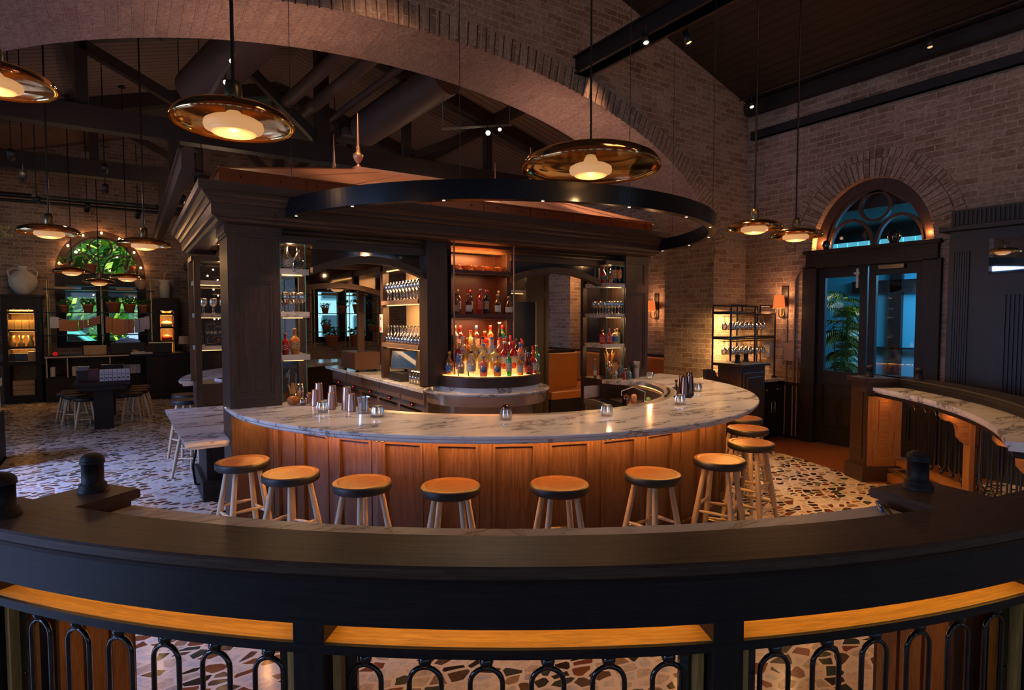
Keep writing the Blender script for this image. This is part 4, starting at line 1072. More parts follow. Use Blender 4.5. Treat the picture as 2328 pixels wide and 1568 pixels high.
lamp('niche_light', 'AREA', (3.01, 5.20, 2.23), 3, (1, .42, .15), .6, aim=(3.01, 5.25, 1.8), sizey=.05)
lamp('niche_light', 'AREA', (3.01, 5.14, 2.46), 9, (1, .38, .12), .6, aim=(3.01, 5.35, 2.2), sizey=.05)

# ------------------------------------------------------------------ back-bar spine
t = thing('back_bar_counter', 'straight marble back counter over steel fridges inside the bar', 'counter', (0, 0, 0))
m = MB(); m.box(2.50, 3.3, 5.45, 9.0, 1.02, 1.06, 1); m.build('marble_top', MARB, t, bevel=.004)
m = MB(); m.box(2.58, 3.2, 5.5, 8.9, .05, 1.02, 1); m.build('steel_carcass', STEEL, t)
for k in range(5):
    y0 = 5.56 + k * .66
    d = MB(); d.box(2.555, 2.582, y0, y0 + .60, .15, .82, 1); d.box(2.555, 2.582, y0, y0 + .60, .88, 1.0, 1); dd = d.build('fridge_door', plain('reflection_toned_steel', (.62, .40, .27), .30, .65, var=.2, vscale=12), t, bevel=.004)  # coppery reflections put into the door colour
    d = MB(); d.box(2.535, 2.556, y0 + .02, y0 + .58, .80, .825, 1); d.build('handle', plain('handle_steel', (.7, .66, .6), .12, 1.0), dd)
    d = MB(); d.box(2.548, 2.556, y0 + .25, y0 + .33, .835, .875); d.build('display', RUBBER, dd)
    d = MB(); d.box(2.545, 2.549, y0 + .275, y0 + .305, .848, .862); d.build('digit', emis('red_digit', (1, .03, .02), 2.0), dd)
t = thing('glass_rack_wall', 'dark framed mirror wall with marble shelves of wine glasses', 'shelving', (0, 0, 0))
m = MB()
for y in (5.66, 6.80, 7.7): m.box(2.58, 2.66, y - .04, y + .04, 1.06, 2.43, 2)
m.box(2.58, 2.95, 5.6, 7.75, 2.36, 2.43, 1); m.build('frame', DWOOD, t)
m = MB(); m.box(2.90, 2.92, 5.55, 6.80, 1.06, 2.40); m.build('back_panel', plain('rack_glow_paint', (.40, .26, .14), .4, .3), t)  # golden colour stands in for warm backlight behind the glasses
m = MB()
for z in (1.50, 2.0): m.box(2.56, 2.90, 5.70, 6.76, z - .05, z, 1)
m.build('shelf', wood('shelf_walnut', (.22, .12, .07), (.42, .27, .17), .4), t)
m = MB()
for z in (1.44, 1.94, 2.35): m.box(2.62, 2.64, 5.72, 6.74, z, z + .008)
m.build('led_strip', LEDD, t)
lamp('rack_light', 'AREA', (2.62, 6.2, 2.34), 16, (1, .60, .26), 1.0, aim=(2.78, 6.2, 1.9), sizey=.05)
lamp('rack_light', 'AREA', (2.62, 6.2, 1.93), 16, (1, .60, .26), 1.0, aim=(2.78, 6.2, 1.5), sizey=.05)
lamp('rack_light', 'AREA', (2.62, 6.2, 1.43), 2.5, (1, .60, .26), 1.0, aim=(2.78, 6.2, 1.1), sizey=.05)

# tall black fridge with pale edge behind the tower
t = thing('tall_fridge', 'tall black cabinet with a pale edge and white notes right of the bottles', 'fridge', (0, 0, 0))
m = MB(); m.box(4.02, 4.45, 6.2, 6.85, 0, 2.0); m.build('cabinet', MBLACK, t, bevel=.005)
m = MB(); m.box(4.0, 4.02, 6.19, 6.22, 1.05, 2.0); m.box(4.45, 4.47, 6.19, 6.22, 1.05, 2.0); m.build('pale_edge', plain('pale_trim', (.5, .38, .25), .5), t)
m = MB(); m.box(3.99, 3.998, 6.6, 6.66, 1.72, 1.78); 
for z in (1.86, 1.55, 1.22): m.box(3.86, 3.92, 6.188, 6.19, z, z + .06)
m.build('paper_note', PAPER, t)

# ------------------------------------------------------------------ ring light
RC, RR, RZ0, RZ1 = (3.24, 5.24), 2.20, 2.60, 2.735
A_l = 180 + math.degrees(math.asin((5.24 - (CB0 - .09)) / RR)); A_r = 360 - math.degrees(math.asin((5.24 - (CB0 - .09)) / RR))
t = thing('ring_light', 'large black steel ring light hanging over the bar with tiny downlights', 'chandelier', (0, 0, 0))
m = MB(); m.sweep(RC, [(RR - .07, RZ0), (RR, RZ0), (RR, RZ1), (RR - .07, RZ1)], A_l, A_r, 120)
for f in range(len(m.f)): pass
m.build('ring', RINGM, t)
m = MB()
for a in (-168, -150, -131, -113, -95, -77, -60, -42, -25, -10):
    p = pol(RR - .035, a, RZ0 - .001, RC); m.lathe([(0, -.002), (.011, -.002), (.011, .0), (0, 0)], 12, p)
    lamp('ring_downlight', 'SPOT', (p[0], p[1], p[2] - .01), 22, (1, .60, .33), .02, aim=(p[0], p[1], 0), angle=80, blend=.8)
m.build('downlight', DOT, t)
m = MB()
for a in (-170, -128, -95, -52, -15):
    p = pol(RR - .035, a, RZ1, RC); m.tube([p, (p[0], p[1], roofz(p[0]))], .0025, n=5)
m.build('cable', MBLACK, t)

# ------------------------------------------------------------------ pendants
def make_pendant(name, label, R, bulb, group, domed=.30, cap=(.037, .12)):
    """origin at rim centre"""
    t = thing(name, label, 'pendant lamp', (0, 0, 0), 0, group)
    h = R * domed
    prof = [(R - .004, -.006), (R, 0), (R * .985, h * .22), (R * .93, h * .48), (R * .8, h * .72), (R * .6, h * .9), (R * .35, h * .985), (.02, h)]
    m = MB(); n = 64; P = [[(r * cos(2 * PI * k / n), r * sin(2 * PI * k / n), z) for k in range(n)] for r, z in prof]
    inn = [[(p[0] * .985, p[1] * .985, p[2] - .004) for p in row] for row in P]
    m.grid(P, closev=True); m.grid(inn[::-1], closev=True); m.build('glass_shade', AMBER, t)
    m = MB(); b = bulb; z1 = -.01
    m.lathe([(.0, z1 - b * .34), (b * .45, z1 - b * .33), (b * .72, z1 - b * .26), (b * .80, z1 - b * .19), (b * .78, z1 - b * .17), (b * .96, z1 - b * .12), (b, z1), (b * .97, z1 + b * .14), (b * .8, z1 + b * .24), (b * .4, z1 + b * .30), (b * .18, h * .8)], 40)
    m.build('opal_bulb', BULB, t)
    m = MB(); m.lathe([(b * .2, h * .55), (b * .26, h * .62), (b * .2, h * .7), (b * .3, h * .8), (b * .2, h * 1.0)], 20)
    m.lathe([(cap[0], h - .005), (cap[0] * 1.12, h), (cap[0] * 1.12, h + cap[1] * .75), (cap[0], h + cap[1] * .8), (cap[0] * .95, h + cap[1]), (0, h + cap[1])], 24)
    m.build('socket', DBRASS, t)
    return t
def rod(t, z, x, h, r=.009, y=None):
    m = MB(); top = roofz(x) - z if x > -2.7 else 4.9 - z
    m.tube([(0, 0, h), (0, 0, top)], r, n=8); m.lathe([(0, top - .03), (.06, top - .03), (.05, top), (0, top)], 16); m.build('rod', plain('dark_rod', (.05, .04, .03), .3, .8), t)
    
PG = 'amber glass pendants with opal bulbs'
PD = [(.46, 3.20, 2.755, 'amber glass pendant hanging highest in front of the brick arch, left of the copper roof', 1, 5),
      (-.66, 4.9, 3.27, 'amber glass pendant cut off at the upper left of the brick arch', 1.12, 5),
      (-.69, 8.01, 2.71, 'large dark topped pendant left of the far arched window', 1, 4),
      (.18, 8.33, 2.67, 'large dark topped pendant beside the canopy corner, right of the far window', 1, 4),
      (-.82, 12.9, 2.60, 'small far pendant above the left half of the far window shelves', 1, 4),
      (0.0, 12.65, 2.51, 'small far pendant above the right half of the far window shelves', 1, 4),
      (-.48, 14.4, 2.50, 'smallest farthest pendant centred on the far window', 1, 3),
      (5.61, 3.80, 2.75, 'pendant nearer the brick corner of the pair left of the entrance', 1, 5),
      (6.34, 3.77, 2.72, 'pendant nearer the entrance of the pair beside the arched fanlight', 1, 5)]
for i, (x, y, z, lb, s, pw) in enumerate(PD):
    t = make_pendant('pendant_lamp', lb, .285 * s, .138, PG)
    t.location = (x, y, z); rod(t, z, x, .285 * s * .30 + .1)
    lamp('pendant_light', 'POINT', (x, y, z - .16), pw, (1, .52, .20), .02)
t = make_pendant('pendant_lamp', 'widest amber glass pendant, partly hidden by the black ring light', .46, .142, PG, .27, (.035, .06)); t.location = (2.60, 2.99, 2.79); rod(t, 2.79, 2.6, .46 * .27 + .05, .007)
lamp('pendant_light', 'POINT', (2.6, 2.99, 2.62), 5, (1, .52, .20), .02)
t = make_pendant('pendant_lamp', 'pendant seen through the left opening of the bar', .26, .12, PG); t.location = (3.6, 12.0, 2.38); rod(t, 2.38, 3.6, .17)
# extra ceiling lamps of the rear hall seen as discs
# ------------------------------------------------------------------ RAILINGS
ZC = 1.10
def baluster(name='baluster', z0=.20, z1=.797):
    """origin at floor under its middle, lies in local XZ plane"""
    m = MB(); hw = .0505; r = .0085; zt = z1 - .045 - hw; zb = z0 + .045 + hw
    pts = [(hw * cos(q), 0, zt + hw * sin(q)) for q in fr(0, PI, 14)] + [(hw * cos(q), 0, zb + hw * sin(q)) for q in fr(PI, 2 * PI, 14)]
    m.tube(pts, r, n=10, closed=True)
    for z in (z1 - .0225, z0 + .0225):
        P = [(.0225 * sin(q) + 1e-4, z - .0225 * cos(q)) for q in fr(0, PI, 10)]; m.lathe(P, 16)
        m.lathe([(.010, z - .024), (.010, z + .024)], 10)
    o = m.build(name, GBLACK); return o
BAL = {}
def add_balusters(parent, angs, R, first, c=CC, z1=.797):
    for a in angs:
        if z1 not in BAL: BAL[z1] = baluster(z1=z1); o = BAL[z1]
        else: o = BAL[z1].copy(); COL.objects.link(o)
        o.parent = parent; o.location = pol(R, a, 0, c); o.rotation_euler = (0, 0, rad(a + 90))
def finial(parent, loc, s=1.0):
    m = MB(); m.lathe([(.056 * s, 0), (.056 * s, .014 * s), (.050 * s, .018 * s), (.050 * s, .030 * s), (.046 * s, .034 * s), (.040 * s, .038 * s), (.040 * s, .116 * s), (.046 * s, .119 * s), (.046 * s, .124 * s), (.042 * s, .127 * s), (.045 * s, .131 * s), (.044 * s, .136 * s), (.038 * s, .148 * s), (.026 * s, .157 * s), (.014 * s, .161 * s), (0, .162 * s)], 32, loc)
    m.build('finial', BWOOD, parent)
FC = (3.72, 5.67); ZC = 1.07
t = thing('front_railing', 'curved dark oak drink rail with iron loop balusters across the front', 'railing', (0, 0, 0))
FA0, FA1 = -147.5, -96.0
RI, RO = 4.862, 5.12
m = MB(); m.sweep(FC, [(RI, ZC - .035), (RI + .008, ZC - .042), (RO - .008, ZC - .042), (RO, ZC - .034), (RO, ZC - .008), (RO - .008, ZC), (RI + .006, ZC), (RI, ZC - .006)], FA0, FA1, 60)
for (a0, a1, r0) in ((-146.55, -143.5, 4.60), (-103.5, -99.4, 4.58)):
    m.sweep(FC, [(r0, ZC - .035), (r0 + .008, ZC - .042), (RI + .02, ZC - .042), (RI + .02, ZC - .0004), (r0 + .008, ZC - .0004), (r0, ZC - .008)], a0, a1, 4)
m.build('cap_rail', CAPW, t)
m = MB(); m.sweep(FC, [(RO - .06, ZC - .06), (RO - .012, ZC - .06), (RO - .006, ZC - .042), (RO - .06, ZC - .042)], FA0, FA1, 60)
m.sweep(FC, [(RO - .05, .872), (RO - .022, .872), (RO - .022, ZC - .06), (RO - .05, ZC - .06)], FA0, FA1, 60); m.build('fascia', BWOOD, t)
m = MB(); m.sweep(FC, [(4.63, .985), (4.635, .98), (4.89, .98), (4.89, 1.008), (4.635, 1.008), (4.63, 1.003)], -143.4, -103.6, 50); m.build('marble_ledge', MARBL, t)
m = MB(); m.sweep(FC, [(4.89, .92), (4.93, .92), (4.93, ZC - .042), (4.89, ZC - .042)], FA0, FA1, 50); m.sweep(FC, [(4.67, .955), (4.89, .955), (4.89, .98), (4.67, .98)], -143.4, -103.6, 50); m.build('ledge_support', BWOOD, t)
m = MB(); m.sweep(FC, [(4.965, .785), (5.085, .785), (5.085, .812), (4.965, .812)], FA0 + 1, FA1, 50); m.build('lower_rail', GWOOD, t)
m = MB(); m.sweep(FC, [(5.0855, .780), (5.097, .780), (5.097, .810), (5.0855, .810)], FA0 + 1, FA1, 50); m.sweep(FC, [(5.00, .757), (5.05, .757), (5.05, .785), (5.00, .785)], FA0 + 1, FA1, 50); m.build('rail_edge', BWOOD, t)
m = MB(); m.sweep(FC, [(4.97, ZC - .050), (4.99, ZC - .050), (4.99, ZC - .0425), (4.97, ZC - .0425)], FA0 + 3, FA1 - 1, 50); m.build('led_strip', emis('rail_led', (1.0, .44, .06), 26.0), t)
m = MB(); m.sweep(FC, [(4.975, .15), (5.075, .15), (5.075, .20), (4.975, .20)], FA0 + 1, FA1, 50); m.build('bottom_rail', BWOOD, t)
POSTS = (-145.3, -130.22, -115.74, -100.6)
for a in POSTS:
    w_ = .56; m = MB(); m.sweep(FC, [(4.945, 0), (5.096, 0), (5.096, .90), (4.945, .90)], a - w_, a + w_, 2, vert=True); m.build('post', BWOOD, t, bevel=.004)
    for s in (-1, 1):
        b = a + s * (w_ + .28); m = MB(); m.sweep(FC, [(4.965, 0), (5.06, 0), (5.06, .785), (4.965, .785)], b - .14, b + .14, 1, vert=True); m.build('jamb', GWOOD, t)
        b = a + s * (w_ + .68); m = MB(); m.sweep(FC, [(5.015, .15), (5.03, .15), (5.03, .785), (5.015, .785)], b - .22, b + .22, 1)
        for z in (.3, .5, .74):
            for q in (-.1, .1):
                p = pol(5.031, b + q, z, FC); m.lathe([(0, 0), (.006, 0), (.004, .003), (0, .004)], 8, p, axis=(p[0] - FC[0], p[1] - FC[1], 0))
        m.build('bolted_iron_plate', GBLACK, t)
AN = []
for x0, n in ((-143.0, 6), (-128.48, 6), (-113.5, 6)):
    AN += [x0 + 2.175 * i for i in range(n)]
add_balusters(t, AN, 5.027, True, FC, .758)
# solid end returns, oak boarded
for a0, a1, r0 in ((-146.3, -143.7, 4.63), (-103.3, -99.6, 4.61)):
    m = MB(); m.sweep(FC, [(r0, 0), (4.93, 0), (4.93, ZC - .042), (r0, ZC - .042)], a0, a1, 2, vert=True)
    m.build('end_wall', MWOOD, t)
    for s, aa in ((-1, a0), (1, a1)):
        for q in range(3):
            m = MB(); m.sweep(FC, [(r0 + .02 + q * .1, .12), (r0 + .105 + q * .1, .12), (r0 + .105 + q * .1, ZC - .07), (r0 + .02 + q * .1, ZC - .07)], aa - .1, aa + .1, 1, vert=True)
            m.build('board', GWOOD2, t)
for q, a in ((4.70, -145.3), (5.03, -145.1), (4.665, -101.3)): finial(t, pol(q, a, ZC, FC))

t = thing('booth_railing', 'curved oak booth railing with marble ledge right of the entrance', 'railing', (0, 0, 0))
BA0, BA1 = -72, -27
m = MB(); m.sweep(CC, [(4.40, 1.095), (4.64, 1.095), (4.65, 1.105), (4.65, 1.13), (4.64, 1.14), (4.40, 1.14), (4.39, 1.13), (4.39, 1.105)], BA0, BA1, 50); 
m.build('cap_rail', BWOOD, t)
m = MB(); m.sweep(CC, [(4.13, 1.005), (4.42, 1.005), (4.42, 1.04), (4.13, 1.04)], BA0, -30.6, 40); m.sweep(CC, [(4.15, .98), (4.42, .98), (4.42, 1.005), (4.15, 1.005)], BA0, -30.6, 40); m.build('marble_ledge', MARB, t)
m = MB(); m.sweep(CC, [(4.17, .94), (4.44, .94), (4.44, .98), (4.17, .98)], BA0, -30.6, 40); m.sweep(CC, [(4.42, .94), (4.45, .94), (4.45, 1.10), (4.42, 1.10)], BA0, BA1, 40); m.build('ledge_support', BWOOD, t)
m = MB(); m.sweep(CC, [(4.25, .934), (4.27, .934), (4.27, .9395), (4.25, .9395)], BA0, -31.5, 40); m.build('led_strip', emis('booth_led', (1.0, .36, .07), 26.0), t)
m = MB()
m.sweep(CC, [(4.06, 0), (4.46, 0), (4.46, 1.095), (4.06, 1.095)], -30.9, -27.3, 1, vert=True); m.sweep(CC, [(4.02, 0), (4.50, 0), (4.50, .17), (4.02, .17)], -31.3, -26.9, 1)
m.sweep(CC, [(4.02, 1.095), (4.5, 1.095), (4.5, 1.14), (4.02, 1.14)], -31.5, -26.8, 1); m.sweep(CC, [(4.045, .25), (4.06, .25), (4.06, .98), (4.045, .98)], -30.3, -27.9, 1)
m.build('newel', DWOOD, t)
m = MB(); m.sweep(CC, [(4.08, .17), (4.46, .17), (4.46, .94), (4.08, .94)], -31.0, -30.9, 1, vert=True); m.sweep(CC, [(4.2, .22), (4.3, .22), (4.3, .9), (4.2, .9)], -31.12, -31.0, 1); m.build('newel_panel', BOOTHW, t)
finial(t, pol(4.18, -29.0, 1.14), .8); finial(t, pol(4.52, -33.0, 1.14), .8)
for a in (-45.5, -60.5):
    m = MB(); m.sweep(CC, [(4.40, 0), (4.50, 0), (4.50, .94), (4.40, .94)], a - .7, a + .7, 1, vert=True); m.build('post', BOOTHW, t)
    c = Vector(pol(4.40, a, 0)); U = Vector((CC[0], CC[1], 0)) - Vector(pol(4.4, a, 0)); U.normalize(); V = Vector((-U.y, U.x, 0))
    prof = [(0, .94), (.22, .94), (.22, .90), (.20, .87), (.15, .86), (.10, .83), (.085, .78), (.08, .72), (.04, .67), (0, .65)]
    m = MB(); m.extr(prof, c - V * .035, U, (0, 0, 1), V, .07); m.build('bracket', BOOTHW, t, bevel=.003)
    m = MB(); m.sweep(CC, [(4.43, .2), (4.44, .2), (4.44, .93), (4.43, .93)], a + .9, a + 1.6, 1); m.sweep(CC, [(4.43, .2), (4.44, .2), (4.44, .93), (4.43, .93)], a - 1.7, a - .9, 1)
    for z in (.4, .65, .88):
        for q in (1.1, 1.4, -1.1, -1.5): m.lathe([(0, 0), (.008, 0), (.005, .005), (0, .006)], 8, pol(4.429, a + q, z), axis=(-cos(rad(a)), -sin(rad(a)), 0))
    m.build('bolted_iron_plate', GBLACK, t)
m = MB(); m.sweep(CC, [(4.40, .18), (4.5, .18), (4.5, .23), (4.40, .23)], BA0, -31.2, 40); m.sweep(CC, [(4.3, 0), (4.5, 0), (4.5, .10), (4.3, .10)], BA0, -31.3, 40); m.build('bottom_rail', BOOTHW, t)
m = MB(); m.sweep(CC, [(4.22, .16), (4.25, .16), (4.25, .19), (4.22, .19)], BA0, -33.0, 30); m.tube([pol(4.235, -33, .175), pol(4.42, -33, .175)], .012)
m.build('foot_rail', BRASS, t)
for a0, a1, n in ((-44.0 + .6, -33.0, 6), (-58.5, -47.9, 6), (-71, -62.5, 5)):
    add_balusters(t, [a0 + (a1 - a0) * i / (n - 1) for i in range(n)], 4.455, False)
for o in [k for k in bpy.data.objects if k.parent == t and k.name.startswith('baluster')]: o.location.z = .03; o.scale.z = 1.12
# green booth stools
t = thing('green_stool', 'green velvet tub seat behind the curved booth railing', 'stool', pol(5.25, -51, 0))
m = MB(); m.lathe([(0, .38), (.21, .38), (.235, .40), (.24, .44), (.22, .475), (0, .485)], 32); m.lathe([(.236, .395), (.245, .40), (.236, .405)], 32); m.build('seat', GREEN, t)
m = MB(); m.sweep((0, 0), [(.22, .45), (.28, .45), (.29, .70), (.27, .74), (.235, .74), (.22, .70)], -70, 110, 24); m.build('backrest', GREEN, t)
m = MB(); m.lathe([(0, 0), (.2, 0), (.2, .02), (.03, .05), (.03, .38), (0, .38)], 24); m.build('base', BLACK, t)
m = MB(); m.box(RA - .045, RA - .031, 2.50, 2.62, .38, .50); o = one('power_socket', 'white power socket on the dark dado seen through the booth railing', 'socket', m, PAPER, bevel=.002)
# pens lying on the ledge
for k, (dz, mt, lb, a, r) in enumerate(((.022, plain('blue_plastic', (.02, .08, .30), .25, coat=.5), 'blue pen lying on top of a black pen on the front ledge', -104.6, 4.70), (.010, MBLACK, 'black pen lying under a blue pen on the front ledge', -104.4, 4.72))):
    p = Vector(pol(r, a, 1.009 + dz - .001, FC)); dv = Vector((cos(rad(-148 + k * 5)), sin(rad(-148 + k * 5)), 0))
    m = MB(); m.tube([p - dv * .08, p - dv * .06, p + dv * .05, p + dv * .065], lambda s: .009 if .1 < s < .9 else .005, n=10); m.tube([p + dv * .03 + Vector((0, 0, .010)), p + dv * .0 + Vector((0, 0, .010))], .003, n=6)
    one('pen', lb, 'pen', m, mt)

# ------------------------------------------------------------------ glassware and bottles
def votive(label, i, loc, lid=False, lit=False):
    m = MB(); n = 60; rows = []
    prof = [(.026, .0), (.032, .004), (.037, .018), (.037, .03), (.030, .06), (.027, .068), (.0255, .068), (.029, .058), (.034, .03), (.033, .014), (.0, .012)]
    for r, z in prof: rows.append([(r * (1 + .10 * ((k % 4) in (0, 1)) * (z > .002)) * cos(2 * PI * k / n), r * (1 + .10 * ((k % 4) in (0, 1)) * (z > .002)) * sin(2 * PI * k / n), z) for k in range(n)])
    m.grid(rows, closev=True, smooth=False); o = m.build('candle_glass', thin_glass('ribbed_glass', (.90, .89, .87), .16, .08), loc=loc); o.scale = (1.15, 1.15, 1.22)
    tag(o, label, 'candle holder', 'ribbed candle glasses on the bar')
    m = MB(); m.lathe([(0, .014), (.024, .014), (.022, .03), (0, .03)], 20); m.build('candle', plain('candle_wax', (.8, .7, .55), .6, emit=(1, .6, .3), es=.5 if lit else .05), o)
    if lid:
        m = MB(); P = [(.028 * cos(q), .07 + .022 * sin(q)) for q in fr(0, PI / 2, 8)]; m.lathe([(.029, .066)] + P, 24); m.build('metal_lid', SHAKERD, o)
    return o
for i, (a, r, lid, lit, lb) in enumerate(((-161.4, 2.09, 0, 1, 'ribbed candle glass standing in front of the copper cups'), (-146.4, 2.05, 0, 1, 'ribbed candle glass right of the crystal mixing glass'), (-119.3, 2.0, 1, 0, 'ribbed candle glass with a dark metal lid below the bottle display'),
                                        (-97.5, 2.04, 0, 0, 'ribbed candle glass nearest the sink, casting a long reflection'), (-71.5, 2.04, 0, 0, 'ribbed candle glass in front of the dark bronze cups'), (-45, 2.06, 0, 0, 'ribbed candle glass right of the dark bronze cups'),
                                        (-12, 1.95, 0, 1, 'glowing ribbed candle glass right of the lone steel shaker'), (-30, 2.08, 0, 1, 'ribbed candle glass half hidden behind the dark bronze cups'))):
    votive(lb, i, pol(r, a, BZ + .0005), lid, lit)
for x, y, z, lb in ((1.0, 7.32, BZ, 'small tumbler glass inside the rear left shelf case'),):
    votive(lb, 9, (x, y, BZ + .07))
def cup(label, loc, h, r, mat, grp, up=True):
    pr = [(0, 0), (r * .98, 0), (r, .003), (r * .99, .012), (r * .97, .02), (r * .72, h - .004), (r * .70, h), (0, h)]
    if not up: pr = [(0, 0), (r * .66, 0), (r * .68, .006), (r * .97, h - .01), (r, h), (r * .94, h), (r * .9, h * .6), (0, h * .55)]
    m = MB(); m.lathe(pr, 28); o = m.build('shaker_cup', mat, loc=loc); return tag(o, label, 'shaker', grp)
G1 = 'copper shaker cups on the left of the bar'
for (a, r, h, rr, lb) in ((-173.5, 1.90, .175, .040, 'tall copper shaker cup at the back left of the copper group'), (-166, 1.90, .175, .040, 'tall copper shaker cup in the middle back of the copper group'),
                          (-159.6, 1.91, .180, .042, 'tallest looking copper shaker cup, right of the middle'), (-170.5, 1.975, .135, .034, 'short copper shaker cup between the two left tall ones'),
                          (-163.0, 1.975, .135, .034, 'short copper shaker cup between the middle and right tall ones'), (-156.4, 1.955, .14, .036, 'short copper shaker cup at the right end beside the mixing glass')):
    cup(lb, pol(r, a, BZ), h, rr, SHAKERC, G1)
G2 = 'dark bronze shaker cups on the right of the bar'
for (a, r, h, rr, lb) in ((-40.5, 1.93, .15, .033, 'leftmost shorter dark bronze cup'), (-43.5, 1.99, .185, .042, 'tall dark bronze cup second from the left of the right hand group'), (-46.5, 1.93, .145, .032, 'short dark bronze cup in the middle of the group'),
                          (-50, 1.98, .175, .040, 'tall dark bronze cup second from the right'), (-55.5, 1.94, .18, .046, 'widest nearest dark bronze cup at the right end')):
    cup(lb, pol(r, a, BZ), h, rr, SHAKERD, G2)
cup('lone brushed steel shaker standing before the right pillar', pol(1.9, -6, BZ), .20, .045, STEEL, None, up=False)
def jigger(label, loc, mat):
    m = MB(); m.lathe([(0, 0), (.019, 0), (.018, .01), (.007, .038), (.007, .044), (.020, .085), (.018, .085), (0, .05)], 20); o = m.build('jigger', mat, loc=loc); tag(o, label, 'jigger', 'jiggers beside the shaker cups')
jigger('copper double jigger left of the copper cups, farther one', pol(1.93, -177.5, BZ), SHAKERC); jigger('copper double jigger left of the copper cups, nearer one', pol(1.97, -175.2, BZ), SHAKERC)
jigger('dark bronze jigger left of the dark cups', pol(1.90, -36.5, BZ), SHAKERD)
# crystal mixing glass
m = MB(); n = 48; prof = [(.036, 0), (.038, .004), (.040, .03), (.044, .08), (.050, .118), (.052, .125), (.048, .125), (.040, .07), (.034, .02), (0, .018)]
rows = [[(r * (1 + .03 * (k % 6 < 3)) * cos(2 * PI * k / n), r * (1 + .03 * (k % 6 < 3)) * sin(2 * PI * k / n), z) for k in range(n)] for r, z in prof]
m.grid(rows, closev=True, smooth=False); o = m.build('mixing_glass', thin_glass('crystal', (.85, .88, .9), .22, .03), loc=pol(1.96, -152.4, BZ)); tag(o, 'crystal mixing glass right of the copper cups', 'glass')
# pumpkin, straws, small jars in the left pillar
m = MB(); n = 48; rows = []
for q in fr(-PI / 2, PI / 2, 12): rows.append([((.052 * cos(q)) * (1 - .08 * abs(sin(5 * 2 * PI * k / n))) * cos(2 * PI * k / n) + 1e-4, (.052 * cos(q)) * (1 - .08 * abs(sin(5 * 2 * PI * k / n))) * sin(2 * PI * k / n), .04 + .038 * sin(q)) for k in range(n)])
m.grid(rows, closev=True); o = m.build('gourd', plain('orange_gourd', (.55, .15, .02), .45, var=.9, vscale=14), loc=(1.13, 5.03, BZ)); tag(o, 'orange and green gourd at the foot of the left pillar', 'gourd')
m = MB(); m.tube([(0, 0, .075), (.006, 0, .09), (.012, .004, .10)], .005, n=6); m.build('stem', GRASS, o)
def strawpot(name, label, loc, h, r, ns, L, col, glass=True, seed=1):
    t = thing(name, label, 'straws', loc); R = random.Random(seed)
    m = MB(); m.lathe([(0, 0), (r * .8, 0), (r, h), (r * .94, h), (r * .74, .006), (0, .006)], 20); m.build('glass', WGLASS, t)
    for k in range(ns):
        a = 2 * PI * k / ns + R.random(); q = R.uniform(.2, .7); m = MB(); l = L * R.uniform(.85, 1.05)
        m.tube([(r * .5 * q * cos(a + 2), r * .5 * q * sin(a + 2), .008), (r * (.4 + 1.4 * q) * cos(a), r * (.4 + 1.4 * q) * sin(a), l)], .0035, n=6); m.build('straw', col, t)
STR = plain('straw_tan', (.75, .45, .2), .5)
strawpot('straw_glass', 'glass of straws beside the gourd', (1.14, 5.10, BZ), .09, .03, 12, .17, STR, seed=5)
strawpot('straw_glass', 'glass of pale straws on the counter before the right pillar', (4.76, 5.02, BZ), .10, .034, 20, .20, STR, seed=6)
strawpot('straw_glass', 'tall glass of orange straws inside the right shelf case', (4.82, 5.18, BZ), .20, .05, 22, .33, plain('straw_orange', (.8, .32, .06), .5), seed=8)
for k, (x, y, h, c, lb) in enumerate(((1.2, 5.0, .06, (.5, .2, .1), 'small round jar right of the gourd'), (1.22, 5.2, .16, (.7, .3, .2), 'glass jar of dried garnish behind the gourd'))):
    m = MB(); m.lathe([(0, 0), (.03, 0), (.034, .01), (.034, h * .8), (.025, h), (0, h)], 20); o = one('garnish_jar', lb, 'jar', m, WGLASS, loc=(x, y, BZ)); m = MB(); m.lathe([(0, .004), (.028, .004), (.028, h * .6), (0, h * .6)], 16); m.build('garnish', plain('garnish_%d' % k, c, .7, var=.5, vscale=40), o)

# bottle maker -------------------------------------------------------------
BM = {}
SHAPES = {
 'bordeaux': [(0, 0), (.036, 0), (.037, .004), (.037, .19), (.034, .21), (.020, .225), (.0135, .24), (.0135, .295), (.015, .297), (.015, .30), (0, .30)],
 'round': [(0, 0), (.040, 0), (.042, .006), (.042, .13), (.038, .15), (.020, .175), (.013, .19), (.013, .225), (.016, .228), (.016, .235), (0, .235)],
 'squat': [(0, 0), (.045, 0), (.047, .006), (.047, .09), (.042, .12), (.022, .15), (.014, .165), (.014, .19), (.017, .192), (.017, .20), (0, .20)],
 'slender': [(0, 0), (.030, 0), (.031, .004), (.029, .15), (.026, .20), (.016, .25), (.012, .28), (.012, .315), (.0135, .317), (.0135, .32), (0, .32)],
 'flask': [(0, 0), (.033, 0), (.036, .005), (.046, .12), (.042, .145), (.020, .165), (.014, .18), (.014, .215), (.017, .217), (.017, .225), (0, .225)],
 'cube': [(0, 0), (.050, 0), (.052, .005), (.052, .15), (.045, .165), (.018, .175), (.014, .185), (.014, .21), (.017, .212), (.017, .22), (0, .22)],
}
def lab_mesh(shape, z0, z1, arc=150):
    prof = SHAPES[shape]; rr = max(r for r, z in prof) + .0008; n = 12
    if shape == 'cube': rr = .0535
    m = MB(); rows = []
    for z in (z0, z1): rows.append([(rr * sin(rad(-arc / 2 + arc * k / n)), -rr * cos(rad(-arc / 2 + arc * k / n)), z) for k in range(n + 1)])
    m.grid(rows, uv=lambda i, j: (j / n, i)); return m
LABM = {}
